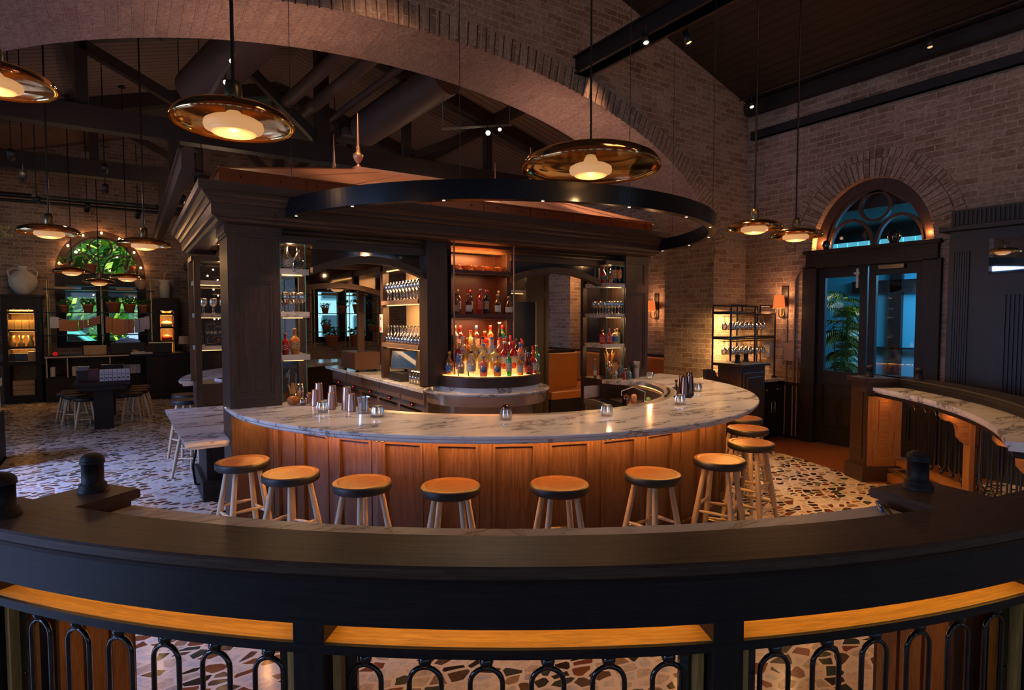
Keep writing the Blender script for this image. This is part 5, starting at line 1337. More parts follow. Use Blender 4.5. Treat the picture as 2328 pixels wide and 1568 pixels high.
def labmat(bg_, ink):
    k = (bg_, ink)
    if k in LABM: return LABM[k]
    m, nt, b = newmat('bottle_label'); L = nt.links
    uv = N(nt, 'ShaderNodeUVMap'); mp = N(nt, 'ShaderNodeMapping'); mp.inputs['Scale'].default_value = (2.2, 5.0, 1); L.new(uv.outputs[0], mp.inputs[0])
    br = N(nt, 'ShaderNodeTexBrick', i_Scale=1.0); br.inputs['Brick Width'].default_value = .9; br.inputs['Row Height'].default_value = 1.0; br.inputs['Mortar Size'].default_value = .28; br.inputs['Mortar Smooth'].default_value = .0
    br.inputs['Color1'].default_value = (*ink, 1); br.inputs['Color2'].default_value = (*bg_, 1); br.inputs['Mortar'].default_value = (*bg_, 1)
    L.new(mp.outputs[0], br.inputs['Vector']); L.new(br.outputs[0], b.inputs['Base Color']); b.inputs['Roughness'].default_value = .55
    LABM[k] = m; return m
WHL = ((.72, .66, .55), (.15, .08, .06)); BKL = ((.03, .03, .04), (.6, .5, .35)); RDL = ((.45, .03, .02), (.7, .6, .5)); BLL = ((.03, .10, .30), (.7, .65, .6)); TNL = ((.42, .26, .12), (.1, .05, .03)); ORL = ((.8, .3, .05), (.1, .05, .2))
def bottle(label, loc, shape, liq, cap, lab, s=1.0, rz=0.0, grp=None, name='liquor_bottle', zs=1.0):
    key = (shape, liq)
    lq = {'clear': liquid('clear', (.85, .80, .70), .85), 'amber': liquid('amber', (.75, .26, .03), .6), 'orange': liquid('orange', (.9, .30, .06), .35), 'red': liquid('red', (.65, .02, .02), .5), 'pink': liquid('pink', (.9, .25, .16), .35),
          'green': liquid('green', (.04, .45, .06), .55), 'dark': liquid('dark', (.012, .014, .010), .1), 'wine': liquid('wine', (.10, .008, .01), .2), 'yellow': liquid('yellow', (.85, .65, .16), .4), 'brown': liquid('brown', (.16, .045, .012), .4), 'blue': liquid('blue', (.04, .10, .35), .3), 'milk': liquid('milk', (.85, .70, .5), .3)}[liq]
    if key not in BM:
        m = MB(); m.lathe(SHAPES[shape], 20 if shape != 'cube' else 8); me = m.build('liquor_bottle', lq)
        BM[key] = me.data; o = me; o.name = name
    else:
        o = bpy.data.objects.new(name, BM[key]); COL.objects.link(o)
    o.location = loc; o.scale = (s, s, s * zs); o.rotation_euler = (0, 0, rz)
    tag(o, label, 'bottle', grp)
    top = SHAPES[shape][-1][1]; ch = .045 if cap[1] == 'foil' else .018; cr = .0148 if cap[1] == 'foil' else .0175
    kc = ('cap', shape, cap)
    if kc not in BM:
        m = MB(); m.lathe([(0, top - (ch - .006 if cap[1] == 'foil' else .0)), (cr, top - (ch - .006 if cap[1] == 'foil' else 0)), (cr, top + .006 if cap[1] == 'foil' else top + ch), (0, top + .006 if cap[1] == 'foil' else top + ch)], 14)
        c = m.build('cap', plain('cap_%s' % cap[0], {'red': (.6, .02, .02), 'blue': (.05, .2, .5), 'black': (.02, .02, .02), 'cork': (.5, .3, .15), 'gold': (.5, .33, .1), 'white': (.7, .65, .6)}[cap[0]], .4)); BM[kc] = c.data
    else: c = bpy.data.objects.new('cap', BM[kc]); COL.objects.link(c)
    c.parent = o
    if lab:
        hh = {'bordeaux': (.06, .16), 'round': (.03, .11), 'squat': (.02, .085), 'slender': (.05, .14), 'flask': (.05, .11), 'cube': (.03, .12)}[shape]
        kl = ('lab', shape, lab)
        if kl not in BM: l = lab_mesh(shape, *hh).build('bottle_label', labmat(*lab)); BM[kl] = l.data
        else: l = bpy.data.objects.new('bottle_label', BM[kl]); COL.objects.link(l)
        l.parent = o
    return o
F, K = 'foil', 'stop'
row_front = [ # angle on plinth, radius, shape, liquid, cap, label, scale, text
 (-178, .50, 'round', 'amber', ('cork', K), BLL, .92, 'amber bottle with a blue label at the far left of the display'),
 (-166, .50, 'round', 'amber', ('gold', K), BLL, .90, 'orange amber bottle with a blue label, second from the left'),
 (-156, .45, 'bordeaux', 'red', ('gold', F), BLL, .84, 'slim reddish bottle with a gold neck, third from the left'),
 (-148, .52, 'round', 'clear', ('white', K), TNL, .82, 'clear round bottle with a patterned tan label, front row left'),
 (-136, .53, 'flask', 'clear', ('black', K), WHL, 1.0, 'clear flask with a black stopper and white label in front row'),
 (-123, .53, 'cube', 'pink', ('blue', K), None, .82, 'pinkish orange bottle with a blue round badge, left of twins'),
 (-109, .53, 'cube', 'orange', ('blue', K), None, .82, 'orange bottle with a blue round badge, right of twins'),
 (-96, .53, 'bordeaux', 'green', ('black', K), WHL, .78, 'dark green liqueur bottle with pale oval label, front centre'),
 (-82, .53, 'round', 'amber', ('cork', K), WHL, .86, 'amber bourbon bottle with bold white label, front centre right'),
 (-68, .53, 'squat', 'wine', ('blue', K), RDL, .98, 'dark plum bottle with red label, front row right of centre'),
 (-55, .53, 'round', 'red', ('red', K), WHL, .92, 'red and amber bottle with white label in the front row'),
 (-42, .53, 'bordeaux', 'green', ('white', K), None, .88, 'bright green bottle in the front row'),
 (-29, .52, 'squat', 'dark', ('black', F), BLL, .95, 'dark squat bottle with a blue and white label, front right'),
 (-16, .52, 'bordeaux', 'wine', ('red', F), TNL, .85, 'dark wine red bottle near the right end of display'),
 (-4, .50, 'round', 'dark', ('black', F), TNL, 1.0, 'black bottle at the far right end of the display')]
row_mid = [
 (-160, .36, 'bordeaux', 'clear', ('white', F), None, 1.05, 'tall frosted clear bottle at the left of the middle row'),
 (-140, .40, 'round', 'yellow', ('gold', K), WHL, .95, 'pale yellow bottle behind the flask with white label'),
 (-124, .40, 'squat', 'yellow', ('blue', K), None, 1.15, 'yellow bottle with blue stopper behind the pink twin'),
 (-108, .40, 'cube', 'yellow', ('blue', K), None, .95, 'lemon yellow bottle with blue stopper behind the orange twin'),
 (-93, .40, 'flask', 'red', ('white', K), WHL, 1.12, 'red flask behind the dark green liqueur bottle'),
 (-77, .40, 'flask', 'red', ('red', K), WHL, 1.12, 'red flask behind the amber bourbon bottle'),
 (-60, .40, 'round', 'pink', ('blue', F), BLL, 1.05, 'magenta red bottle with a blue cap behind front row'),
 (-42, .39, 'bordeaux', 'wine', ('red', F), WHL, .88, 'wine red bottle behind the bright green one'),
 (-25, .38, 'slender', 'red', ('red', F), BLL, .88, 'slender red bottle with pale blue label, right middle row'),
 (-8, .36, 'bordeaux', 'dark', ('black', F), RDL, .92, 'dark bottle with red label, right end of middle row')]
row_back = [
 (-168, .25, 'round', 'amber', ('gold', K), TNL, .95, 'amber bottle on the second tier, left end'),
 (-146, .27, 'flask', 'yellow', ('white', K), WHL, 1.0, 'pale yellow flask on the second tier'),
 (-127, .27, 'round', 'yellow', ('black', K), BLL, 1.0, 'yellow bottle with a blue label on the second tier'),
 (-108, .27, 'squat', 'milk', ('blue', K), WHL, 1.15, 'milky bottle with a blue stopper on the second tier'),
 (-88, .27, 'flask', 'pink', ('red', K), ORL, 1.0, 'coral red flask on the middle of the second tier'),
 (-68, .27, 'round', 'red', ('blue', K), WHL, 1.0, 'bright red bottle with a blue stopper on the second tier'),
 (-48, .27, 'bordeaux', 'red', ('red', F), TNL, .8, 'ruby bottle with tan label on the second tier'),
 (-28, .26, 'bordeaux', 'dark', ('red', F), WHL, .85, 'black bottle with red foil on the second tier, right end')]
for nm_, r_, z0_, z1_, lb_ in (('bottle_step', .455, 1.24, 1.295, 'lowest curved lit step behind the front row of bottles'), ('bottle_step', .33, 1.295, 1.355, 'second curved lit step behind the middle row of bottles')):
    m = MB(); m.sweep(BC, [(.03, z0_), (r_, z0_), (r_, z1_), (.03, z1_)], -188, 8, 40); tag(m.build(nm_, emis('lit_step', (1.0, .42, .10), 1.5)), lb_, 'display stand')
for a, r, sh, lq, cp, lb_, s, tx in row_front + row_mid + row_back:
    c = pol(r, a, 1.24 if r > .46 else 1.2955 if r > .34 else 1.3555, BC); bottle(tx, c, sh, lq, cp, lb_, s, rad(a + 90) * .35 - .3, 'bottles on the round lit display')
for a in (-123, -109):
    c = Vector(pol(.53 + .050, a, 1.24 + .07, BC))
for k, (px_, lb) in enumerate(((2.74, 0), (2.82, 0), (2.92, 0), (3.01, 0), (3.09, 0), (3.18, 0), (3.27, 0), (3.33, 0))):
    dat = [('bordeaux', 'clear', ('gold', F), TNL, 'pale bottle with gold neck at the left of the raised back row'), ('bordeaux', 'wine', ('red', F), WHL, 'tall dark bottle with a red foil neck, back row'), ('round', 'yellow', ('red', K), WHL, 'golden bottle with red stopper in the raised back row'), ('bordeaux', 'brown', ('blue', F), WHL, 'brown bottle with a light blue foil neck, back row'),
           ('flask', 'red', ('gold', K), ORL, 'scarlet bottle in the middle of the raised back row'), ('bordeaux', 'amber', ('red', F), WHL, 'amber bottle with a red foil neck, back row'), ('slender', 'dark', ('white', K), TNL, 'slim dark bottle with a pale stopper, back row'), ('bordeaux', 'green', ('red', F), ORL, 'greenish bottle with a red cap at the right of back row')][k]
    bottle(dat[4], (px_, 5.20 + .04 * (k % 2), 1.43), dat[0], dat[1], dat[2], dat[3], .95, -.3, 'bottles on the raised step of the display')
m = MB(); m.box(2.68, 3.37, 5.12, 5.30, 1.356, 1.43); one('bottle_step', 'low wooden step behind the front rows of bottles', 'display stand', m, NIW)
up = [('round', 'brown', ('black', K), TNL, 'whisky bottle with tan label at the left of the upper shelf'), ('bordeaux', 'brown', ('gold', F), WHL, 'tall bottle with a gold neck second on the upper shelf'), ('round', 'wine', ('cork', K), WHL, 'round dark bottle with a white label third on the upper shelf'), ('bordeaux', 'dark', ('red', F), WHL, 'dark bottle with dull red foil behind the third on the upper shelf'),
      ('bordeaux', 'red', ('white', K), RDL, 'red bottle with a red label in the middle of the upper shelf'), ('bordeaux', 'dark', ('red', F), TNL, 'tallest dark bottle with a bright red foil on the upper shelf'), ('bordeaux', 'dark', ('black', F), None, 'unlabelled black bottle on the upper shelf'), ('round', 'brown', ('cork', K), WHL, 'bottle with a cork stopper and bold white label on the upper shelf'),
      ('bordeaux', 'dark', ('gold', F), None, 'dark bottle behind the bold white label on the upper shelf'), ('squat', 'brown', ('cork', K), WHL, 'squat corked bottle at the right of the upper shelf')]
for k, (sh, lq, cp, lb_, tx) in enumerate(up):
    x = 2.72 + k * .069; bottle(tx, (x, 5.13 + (.09 if k in (1, 3, 6, 8) else 0), 1.838), sh, lq, cp, lb_, .80 if sh != 'squat' else .85, -.3, 'bottles on the upper tower shelf', zs=1.0)
for k in range(5):
    m = MB(); m.lathe([(0, 0), (.02, 0), (.03, .004), (.060, .045), (.063, .05), (.057, .048), (.02, .008), (0, .008)], 24)
    o = tag(m.build('coupe_dish', plain('led_glow_dish', (.85, .28, .05), .25, 0, coat=.5, trans=.3), loc=(2.74 + k * .135, 5.2, 2.275)), ['left end', 'second from left', 'middle', 'second from right', 'right end'][k] + ' shallow dish coloured by the niche LED on the top tower shelf', 'dish', 'shallow dishes on the top tower shelf')  # orange colour stands in for the niche LED reflected in the dishes
# blue badges on the twin bottles
for a, nm in ((-123, 0), (-109, 1)):
    for o in bpy.data.objects:
        if o.get('label', '').startswith('pinkish orange bottle' if nm == 0 else 'orange bottle with a blue round'):
            m = MB(); m.lathe([(0, 0), (.034, 0), (.034, .0015), (0, .0015)], 24, (0, -.0545, .085), axis=(0, -1, 0)); m.build('badge', plain('badge_blue', (.08, .15, .28), .5), o)
            break
# right pillar case
PB = 'bottles in the right shelf case'
for (x, y, z, sh, lq, cp, lb_, s, tx) in (
    (4.73, 5.20, SHZ[2], 'flask', 'red', ('black', K), BKL, .95, 'red whiskey bottle on the top shelf of the right case'), (4.80, 5.14, SHZ[2], 'squat', 'amber', ('black', K), TNL, .6, 'small amber bottle on the top shelf of the right case'), (4.76, 5.36, SHZ[2], 'bordeaux', 'dark', ('black', F), None, .85, 'plain black bottle behind the red whiskey in the right case'),
    (4.85, 5.15, SHZ[2], 'bordeaux', 'dark', ('black', F), TNL, 1.15, 'tall black magnum with tan label, left of two in right case'), (4.93, 5.15, SHZ[2], 'bordeaux', 'dark', ('black', F), ORL, 1.18, 'tall black magnum with orange label, right of two in right case'), (4.95, 5.32, SHZ[2], 'bordeaux', 'dark', ('gold', F), None, 1.0, 'dark bottle at the back right of the right case top shelf'),
    (4.71, 5.18, SHZ[0], 'cube', 'red', ('cork', K), RDL, .82, 'crimson bottle on the third shelf of the right case, left one'), (4.78, 5.14, SHZ[0], 'round', 'red', ('cork', K), RDL, .85, 'crimson bottle with round label, second in the right case'), (4.87, 5.14, SHZ[0], 'cube', 'yellow', ('cork', K), BLL, .85, 'cream yellow bottle with purple and yellow label in the right case'), (4.95, 5.18, SHZ[0], 'cube', 'yellow', ('cork', K), None, .9, 'plain cream yellow bottle at the right of the third shelf'),
    (4.70, 5.30, BZ, 'slender', 'clear', ('white', K), WHL, .8, 'clear slender bottle at the left bottom of the right case'), (4.95, 5.12, BZ, 'bordeaux', 'clear', ('blue', K), BLL, .85, 'clear bottle with blue label at the bottom of the right case')):
    bottle(tx, (x, y, z + .018 if z > 1.2 else z), sh, lq, cp, lb_, s * .86, -.5, PB)
for k, (dx, lq, tx) in enumerate(((0, 'red', 'small red bitters bottle on the counter before the right pillar'), (.05, 'dark', 'small dark bitters bottle on the counter before the right pillar'))):
    bottle(tx, (4.88 + dx, 4.99 + dx * .3, BZ), 'round', lq, ('white', K), None, .5, 0, 'bitters bottles before the right pillar', name='bitters_bottle')
bottle('faceted clear decanter on the counter before the right pillar', (5.0, 5.03, BZ), 'squat', 'clear', ('black', K), None, .62, 0, None, name='decanter')
# left pillar case bottles
PB = 'bottles in the left shelf case'
for (x, y, z, sh, lq, cp, lb_, s, tx) in ((1.12, 5.16, SHZ[2], 'squat', 'clear', ('cork', K), WHL, 1.05, 'large clear bottle half hidden on the top left case shelf'), (1.22, 5.16, SHZ[2], 'squat', 'clear', ('black', K), BKL, .95, 'round clear bottle with black stopper on the top left case shelf'),
    (1.10, 5.15, SHZ[0], 'flask', 'red', ('cork', K), RDL, .85, 'red bottle on the third shelf of the left case'), (1.18, 5.16, SHZ[0], 'flask', 'orange', ('cork', K), TNL, 1.0, 'orange amber bottle on the third shelf of the left case')):
    bottle(tx, (x, y, z + .018), sh, lq, cp, lb_, s * .9, -.1, PB)

def make_wineglass(hang=False):
    m = MB(); pr = [(.030, 0), (.030, .002), (.004, .006), (.003, .075), (.010, .085), (.030, .105), (.036, .13), (.033, .165), (.028, .185), (.0272, .185), (.032, .16), (.0345, .13), (.028, .107), (.002, .088)]
    m.lathe(pr, 16); o = m.build('wine_glass', WGLASS); return o
def make_tumbler():
    m = MB(); m.lathe([(0, 0), (.028, 0), (.036, .14), (.0345, .14), (.027, .01), (0, .01)], 14); return m.build('tumbler', WGLASS)
wg = make_wineglass(); used = [False]
def place_glass(loc, label, grp, flip=False, s=1.0, rz=0):
    o = wg if not used[0] else wg.copy()
    if used[0]: COL.objects.link(o)
    used[0] = True; o.location = loc; o.scale = (s, s, s)
    if flip: o.rotation_euler = (PI, 0, 0)
    tag(o, label, 'wine glass', grp)
for i in range(6):
    for j in range(3): place_glass((4.70 + i * .053, 5.13 + j * .10, SHZ[1] + .018), 'stemmed glass standing in the right shelf case', 'wine glasses standing in the right shelf case', s=.80)
for i in range(3):
    for j in range(3): place_glass((1.10 + i * .07, 5.13 + j * .10, SHZ[1] + .018), 'stemmed glass standing in the left shelf case', 'wine glasses standing in the left shelf case', s=.9)
for i in range(4):
    for j in range(2): place_glass((.70 + i * .1, 7.26 + j * .14, SHZ[1] + .018), 'stemmed glass on the middle shelf of the rear left case', 'wine glasses in the rear left case', s=.9)
for j in range(2): place_glass((.645 + j * .01, 7.26 + j * .12, SHZ[0] + .018), 'stemmed glass beside the framed sign on the rear left shelf', 'wine glasses beside the framed sign', s=.9)
for i in range(11):
    for j in range(3): place_glass((2.62 + j * .09, 5.76 + i * .093, 2.0), 'wine glass in the %s row on the upper shelf of the glass rack' % ('front', 'middle', 'back')[j], 'wine glasses on the upper rack shelf', s=1.15)
for i in range(11):
    for j in range(3): place_glass((2.62 + j * .09, 5.76 + i * .093, 1.5 + .204), 'upturned wine glass in the %s row on the lower shelf of the glass rack' % ('front', 'middle', 'back')[j], 'wine glasses on the lower rack shelf', flip=True, s=1.1)
tb = make_tumbler(); tu = False
for i in range(5):
    for j in range(3):
        for k in range(1):
            o = tb if not tu else tb.copy()
            if tu: COL.objects.link(o)
            tu = True; o.location = (2.64 + j * .085, 5.74 + i * .08, 1.06); tag(o, 'tall tumbler beside the till screen on the back counter', 'glass', 'tall tumblers by the till')
# till
t = thing('till', 'black touch screen till on the back counter by the tumblers', 'till', (2.72, 6.42, 1.06), .0)
m = MB(); m.box(-.14, .12, -.18, .18, 0, .10); m.build('cash_drawer', MBLACK, t, bevel=.004)
m = MB(); m.tube([(0, 0, .1), (.02, 0, .2)], .02); m.build('stand', MBLACK, t)
m = MB(); Mx = Matrix.Translation((-.02, -.02, .24)) @ Matrix.Rotation(rad(-35), 4, 'Z') @ Matrix.Rotation(rad(-20), 4, 'X')
m.hexa([Mx @ Vector(p) for p in ((-.15, -.012, -.11), (.15, -.012, -.11), (.15, .012, -.11), (-.15, .012, -.11), (-.15, -.012, .11), (.15, -.012, .11), (.15, .012, .11), (-.15, .012, .11))]); m.build('monitor', MBLACK, t)
m = MB(); m.face([Mx @ Vector(p) for p in ((-.14, -.013, -.10), (.14, -.013, -.10), (.14, -.013, .10), (-.14, -.013, .10))]); m.build('screen', SCREEN, t)
# notice on the rack post
m = MB(); m.box(2.565, 2.578, 6.765, 6.835, 1.62, 1.84); o = one('notice', 'small white notice with red emblem fixed to the dark rack post', 'notice', m, PAPER); 
m = MB(); m.lathe([(0, 0), (.02, 0), (.02, .0015), (0, .0015)], 16, (2.565, 6.80, 1.79), axis=(-1, 0, 0)); m.box(2.5635, 2.565, 6.775, 6.825, 1.64, 1.68); m.build('red_emblem', REDI, o)
# box grinder on the back counter
t = thing('coffee_grinder', 'boxy steel machine on short black feet on the back counter', 'machine', (2.62, 7.9, 1.06))
m = MB(); m.box(-.1, .25, -.25, .35, .035, .27); m.build('body', plain('brown_steel', (.14, .07, .04), .4, .5), t, bevel=.006)
m = MB()
for x in (-.06, .2):
    for y in (-.2, .3): m.lathe([(0, 0), (.02, 0), (.016, .035), (0, .035)], 10, (x, y, 0))
m.build('foot', MBLACK, t)

# ------------------------------------------------------------------ sink station inside the bar (right)
t = thing('sink_station', 'stainless sink and ice well station inside the bar on the right', 'sink', (0, 0, 0))
m = MB(); m.sweep(CC, [(1.20, .80), (1.795, .80), (1.795, .86), (1.77, .86), (1.77, .84), (1.23, .84), (1.23, .86), (1.20, .86)], -62, -2, 30); m.sweep(CC, [(1.22, 0), (1.26, 0), (1.26, .8), (1.22, .8)], -62, -2, 30); m.build('worktop', STEEL, t)
m = MB(); m.sweep(CC, [(1.26, .842), (1.45, .842), (1.45, .85), (1.26, .85)], -55, -8, 24); m.build('drain_mat', RUBBER, t)
m = MB(); m.sweep(CC, [(1.20, .86), (1.795, .86), (1.795, 1.0), (1.20, 1.0)], -2.3, -2, 1); m.sweep(CC, [(1.775, .86), (1.795, .86), (1.795, .98), (1.775, .98)], -62, -2, 30); m.build('splash_panel', STEEL, t)
m = MB(); p = pol(1.62, -30, .84); q = pol(1.35, -33, 1.02); m.tube([p, (p[0], p[1], 1.0), ((p[0] + q[0]) / 2, (p[1] + q[1]) / 2, 1.06), q, (q[0], q[1], .97)], .006, n=10); m.build('tap', STEEL, t)
m = MB(); m.sweep(CC, [(1.757, 1.010), (1.770, 1.010), (1.770, 1.018), (1.757, 1.018)], -60, -5, 30); m.build('led_strip', emis('sink_led', (1, .42, .12), 3), t)
for k, (r, a, h, rr, mt, lb, nm, ct) in enumerate(((1.55, -44, .12, .035, WGLASS, 'upturned glass draining left of the tap', 'tumbler', 'glass'), (1.5, -52, .13, .014, plain('blue_cap', (.02, .1, .5), .4), 'bottle with a bright blue cap beside the sink', 'squeeze_bottle', 'bottle'), (1.6, -40, .14, .028, plain('lime_label', (.3, .5, .1), .5), 'carton with a lime green label by the sink', 'carton', 'carton'),
                                             (1.64, -55, .10, .02, REDI, 'small red topped bottle beside the drip rail', 'bitters_bottle', 'bottle'), (1.45, -25, .11, .04, SHAKERD, 'steel shaker tin standing in the ice well', 'shaker_tin', 'shaker'), (1.6, -20, .10, .035, COPPER, 'copper cup by the steel splash back', 'cup', 'cup'), (1.66, -60, .12, .03, SHAKERD, 'bronze strainer pot at the near end of the sink', 'strainer_pot', 'pot'))):
    m = MB(); m.lathe([(0, 0), (rr * .8, 0), (rr, h * .3), (rr, h * .75), (rr * .6, h), (0, h)], 16); o = tag(m.build(nm, mt, loc=pol(r, a, .84 if r > 1.48 else .85)), lb, ct)
m = MB(); m.sweep(CC, [(1.78, BZ - .004), (1.80, BZ - .004), (1.80, BZ + .012), (1.78, BZ + .012)], -60, -40, 12); m.sweep(CC, [(1.86, BZ), (2.02, BZ), (2.02, BZ + .006), (1.86, BZ + .006)], -60, -36, 12)
one('bar_mat', 'dark rubber bar mat under the bronze cups', 'mat', m, RUBBER)
# ------------------------------------------------------------------ service corner by the brick pier
t = thing('service_cabinet', 'dark service cabinet with marble top and brass handles in the brick corner', 'cabinet', (0, 0, 0))
m = MB(); m.box(7.05, 8.17, 5.02, 5.66, .08, .86); m.box(7.1, 8.15, 5.08, 5.66, 0, .08); m.build('carcass', BWOOD, t)
m = MB(); m.box(7.0, 8.17, 4.98, 5.68, .86, .90); m.build('marble_top', MARBW, t, bevel=.003)
HND = plain('antique_brass_handle', (.7, .55, .38), .3, 1.0)
for k in range(4):
    x0 = 7.08 + k * .27
    m = MB(); m.box(x0, x0 + .25, 5.0, 5.02, .10, .62); m.box(x0 + .05, x0 + .20, 4.994, 5.0, .15, .57); d = m.build('door', BWOOD, t, bevel=.002)
    hx = x0 + (.215 if k % 2 == 0 else .035); h = MB(); h.tube([(hx, 5.0, .40), (hx, 4.97, .41), (hx, 4.97, .55), (hx, 5.0, .56)], .006); h.build('handle', HND, d)
    m = MB(); m.box(x0, x0 + .25, 5.0, 5.02, .65, .83); m.box(x0 + .03, x0 + .22, 4.996, 5.0, .68, .80); d = m.build('drawer', BWOOD, t, bevel=.002)
    h = MB(); h.lathe([(0, 0), (.012, 0), (.014, .012), (0, .02)], 12, (x0 + .125, 5.0, .74), axis=(0, -1, 0)); h.build('knob', HND, d)
t = thing('host_stand', 'dark oak host stand with two turned finials right of the marble bar', 'host stand', (0, 0, 0))
m = MB(); m.box(6.60, 7.12, 4.62, 4.98, 0, 1.16); m.box(6.64, 7.08, 4.605, 4.62, .2, 1.08); m.box(6.70, 7.02, 4.595, 4.606, .26, 1.02)
m.build('body', DWOOD, t, bevel=.006)
m = MB(); m.box(6.55, 7.17, 4.57, 5.03, 1.16, 1.20); m.build('top', DWOOD, t, bevel=.008)
m = MB(); m.extr([(0, 0), (.5, 0), (.5, .96), (.34, .98), (.25, 1.02), (.18, 1.12), (.1, 1.14), (0, 1.14)], (6.12, 4.80, 0), (1, 0, 0), (0, 0, 1), (0, 1, 0), .04); m.build('side_screen', DWOOD, t)
finial(t, (6.70, 4.75, 1.20), .75); finial(t, (7.03, 4.85, 1.20), .75)
# pipe rack with hanging glasses
t = thing('pipe_glass_rack', 'black pipe framed rack of hanging wine glasses in the brick corner', 'shelving', (0, 0, 0))
m = MB(); r = .013
X = (7.06, 7.62, 8.12)
for y in (5.12, 5.42):
    for x in X: m.tube([(x, y, .90), (x, y, 1.92)], r)
    for a, b in ((X[0], X[1]), (X[1] + .12, X[2])): m.tube([(a, y, 1.86), (a, y, 1.97), (b, y, 1.97), (b, y, 1.86)], r)
    for z in (1.50, 1.86): m.tube([(X[0], y, z), (X[2], y, z)], r)
for x in X:
    for z in (1.50, 1.86): m.tube([(x, 5.12, z), (x, 5.42, z)], r)
    for y in (5.12, 5.42): m.lathe([(0, .90), (.04, .90), (.04, .912), (.02, .93), (0, .93)], 14, (x, y, 0))
m.build('pipe_frame', BLACK, t)
m = MB()
for z in (1.50, 1.86): m.box(X[0], X[2], 5.12, 5.42, z + .012, z + .03)
m.build('shelf', BWOOD, t)
m = MB()
for z in (1.46, 1.82):
    for x in fr(X[0] + .1, X[2] - .1, 8): m.tube([(x, 5.1, z), (x, 5.42, z)], .004, n=6)
m.build('hanging_rail', BRASS, t)
for z in (1.455, 1.815):
    for i in range(8):
        for j in range(2): place_glass((7.2 + i * .107, 5.2 + j * .13, z), 'stemmed glass hanging in the %s row of the %s tier of the pipe rack' % (('front', 'back')[j], 'upper' if z > 1.6 else 'lower'), 'glasses hanging in the pipe rack', flip=True, s=1.05)
lamp('rack_lamp', 'AREA', (7.45, 5.45, 1.845), 22, (1, .55, .20), .7, aim=(7.4, 5.7, 1.2), sizey=.04)
lamp('rack_lamp', 'AREA', (7.40, 5.45, 1.485), 18, (1, .55, .20), .7, aim=(7.4, 5.7, .8), sizey=.04)
m = MB(); m.box(8.12, 8.2, 5.20, 5.30, 1.2, 1.45); one('wall_box', 'small grey control box on the brick behind the pipe rack', 'electrical box', m, PAPER, bevel=.004)
t = thing('wire_basket', 'white wire basket on the service counter behind the host stand', 'basket', (6.95, 5.2, .90)); 
m = MB()
for z in (0.01, .06, .11): m.tube([(-.1, -.1, z), (.1, -.1, z), (.1, .1, z), (-.1, .1, z)], .004, n=5, closed=True)
for x in (-.1, -.03, .04, .1):
    for y in (-.1, .1): m.tube([(x, y, 0), (x, y, .12)], .004, n=5)
m.build('wire', PAPER, t)

# side opening beyond the arch and its banquette
lamp('side_opening_lamp', 'AREA', (RA + .17, 9.55, 3.0), 30, (1, .48, .18), .25, aim=(RA - .4, 9.4, 0), sizey=.8)
m = MB(); m.box(RA + .30, RA + .34, 8.9, 10.2, .8, 3.3); struct(m.build('window_3', BWOOD))
t = thing('banquette', 'tan orange leather banquette seat along the far right brick wall', 'bench', (0, 0, 0))
m = MB(); m.box(7.20, 7.95, 7.0, 11.4, .34, .48, 1); m.build('seat', LEATHER, t, bevel=.03)
m = MB(); m.box(7.90, 8.08, 7.0, 11.4, .48, 1.08, 1); m.build('backrest', LEATHER, t, bevel=.03)
m = MB(); m.box(7.22, 8.08, 7.0, 11.4, 0, .335); m.box(8.04, 8.18, 6.95, 11.4, 0, 1.12, 1); m.build('base', BWOOD, t)
t = thing('booth_bench', 'orange leather booth bench seen through the opening right of the bottles', 'bench', (0, 0, 0))
m = MB(); m.box(6.1, 7.1, 8.5, 8.62, .48, 1.14, 0); m.build('backrest', LEATHER, t, bevel=.02)
m = MB(); m.box(6.1, 7.1, 8.0, 8.5, .36, .50, 0); m.build('seat', LEATHER, t, bevel=.02)
m = MB(); m.box(6.08, 7.12, 8.0, 8.62, 0, .358); m.box(6.08, 7.12, 8.62, 8.68, 0, 1.2); m.build('base', BWOOD, t)

# ------------------------------------------------------------------ far left room
def display_case(name, label, x0, x1, y0, zt, shelves, low=True):
    t = thing(name, label, 'display cabinet', (0, 0, 0)); y1 = BB - .02; w_ = .09
    m = MB(); m.box(x0, x0 + w_, y0, y1, 0, zt); m.box(x1 - w_, x1, y0, y1, 0, zt); m.box(x0 + w_, x1 - w_, y0, y1, zt - .28, zt - .001); m.box(x0 - .03, x1 + .03, y0 - .03, y1, zt - .03, zt + .02); m.box(x0 + w_, x1 - w_, y0, y1, 0, .16)
    if low: m.box(x0 - .04, x1 + .14, y0 - .05, y1, .80, .88)
    m.build('carcass', BWOOD, t)
    m = MB(); m.box(x0 + w_, x1 - w_, y1 - .05, y1, .16, zt - .28); m.build('back_panel', GWOOD, t)
    m = MB()
    for z in shelves: m.box(x0 + w_, x1 - w_, y0 + .03, y1 - .05, z - .04, z)
    m.build('shelf', BWOOD, t)
    m = MB(); 
    for z in list(shelves) + [zt - .24]: m.box(x0 + w_ + .02, x1 - w_ - .02, y0 + .10, y0 + .11, z - .045, z - .041)
    m.build('led_strip', LEDD, t)
    for z in list(shelves) + [zt - .24]: lamp('cabinet_light', 'AREA', ((x0 + x1) / 2, y0 + .10, z - .06), 5, (1, .45, .12), x1 - x0 - .25, aim=((x0 + x1) / 2, y0 + .2, z - .5), sizey=.03)
    return t
SH1 = (1.93, 1.55, 1.18, .88)
display_case('display_cabinet', 'tall dark cabinet of glowing orange shelves left of the far window', -2.20, -1.58, 15.85, 2.26, SH1)
SH2 = (1.90, 1.58, 1.26)
display_case('display_cabinet', 'narrow dark cabinet of glowing orange shelves right of the far window', .52, .98, 15.9, 2.24, SH2, False)
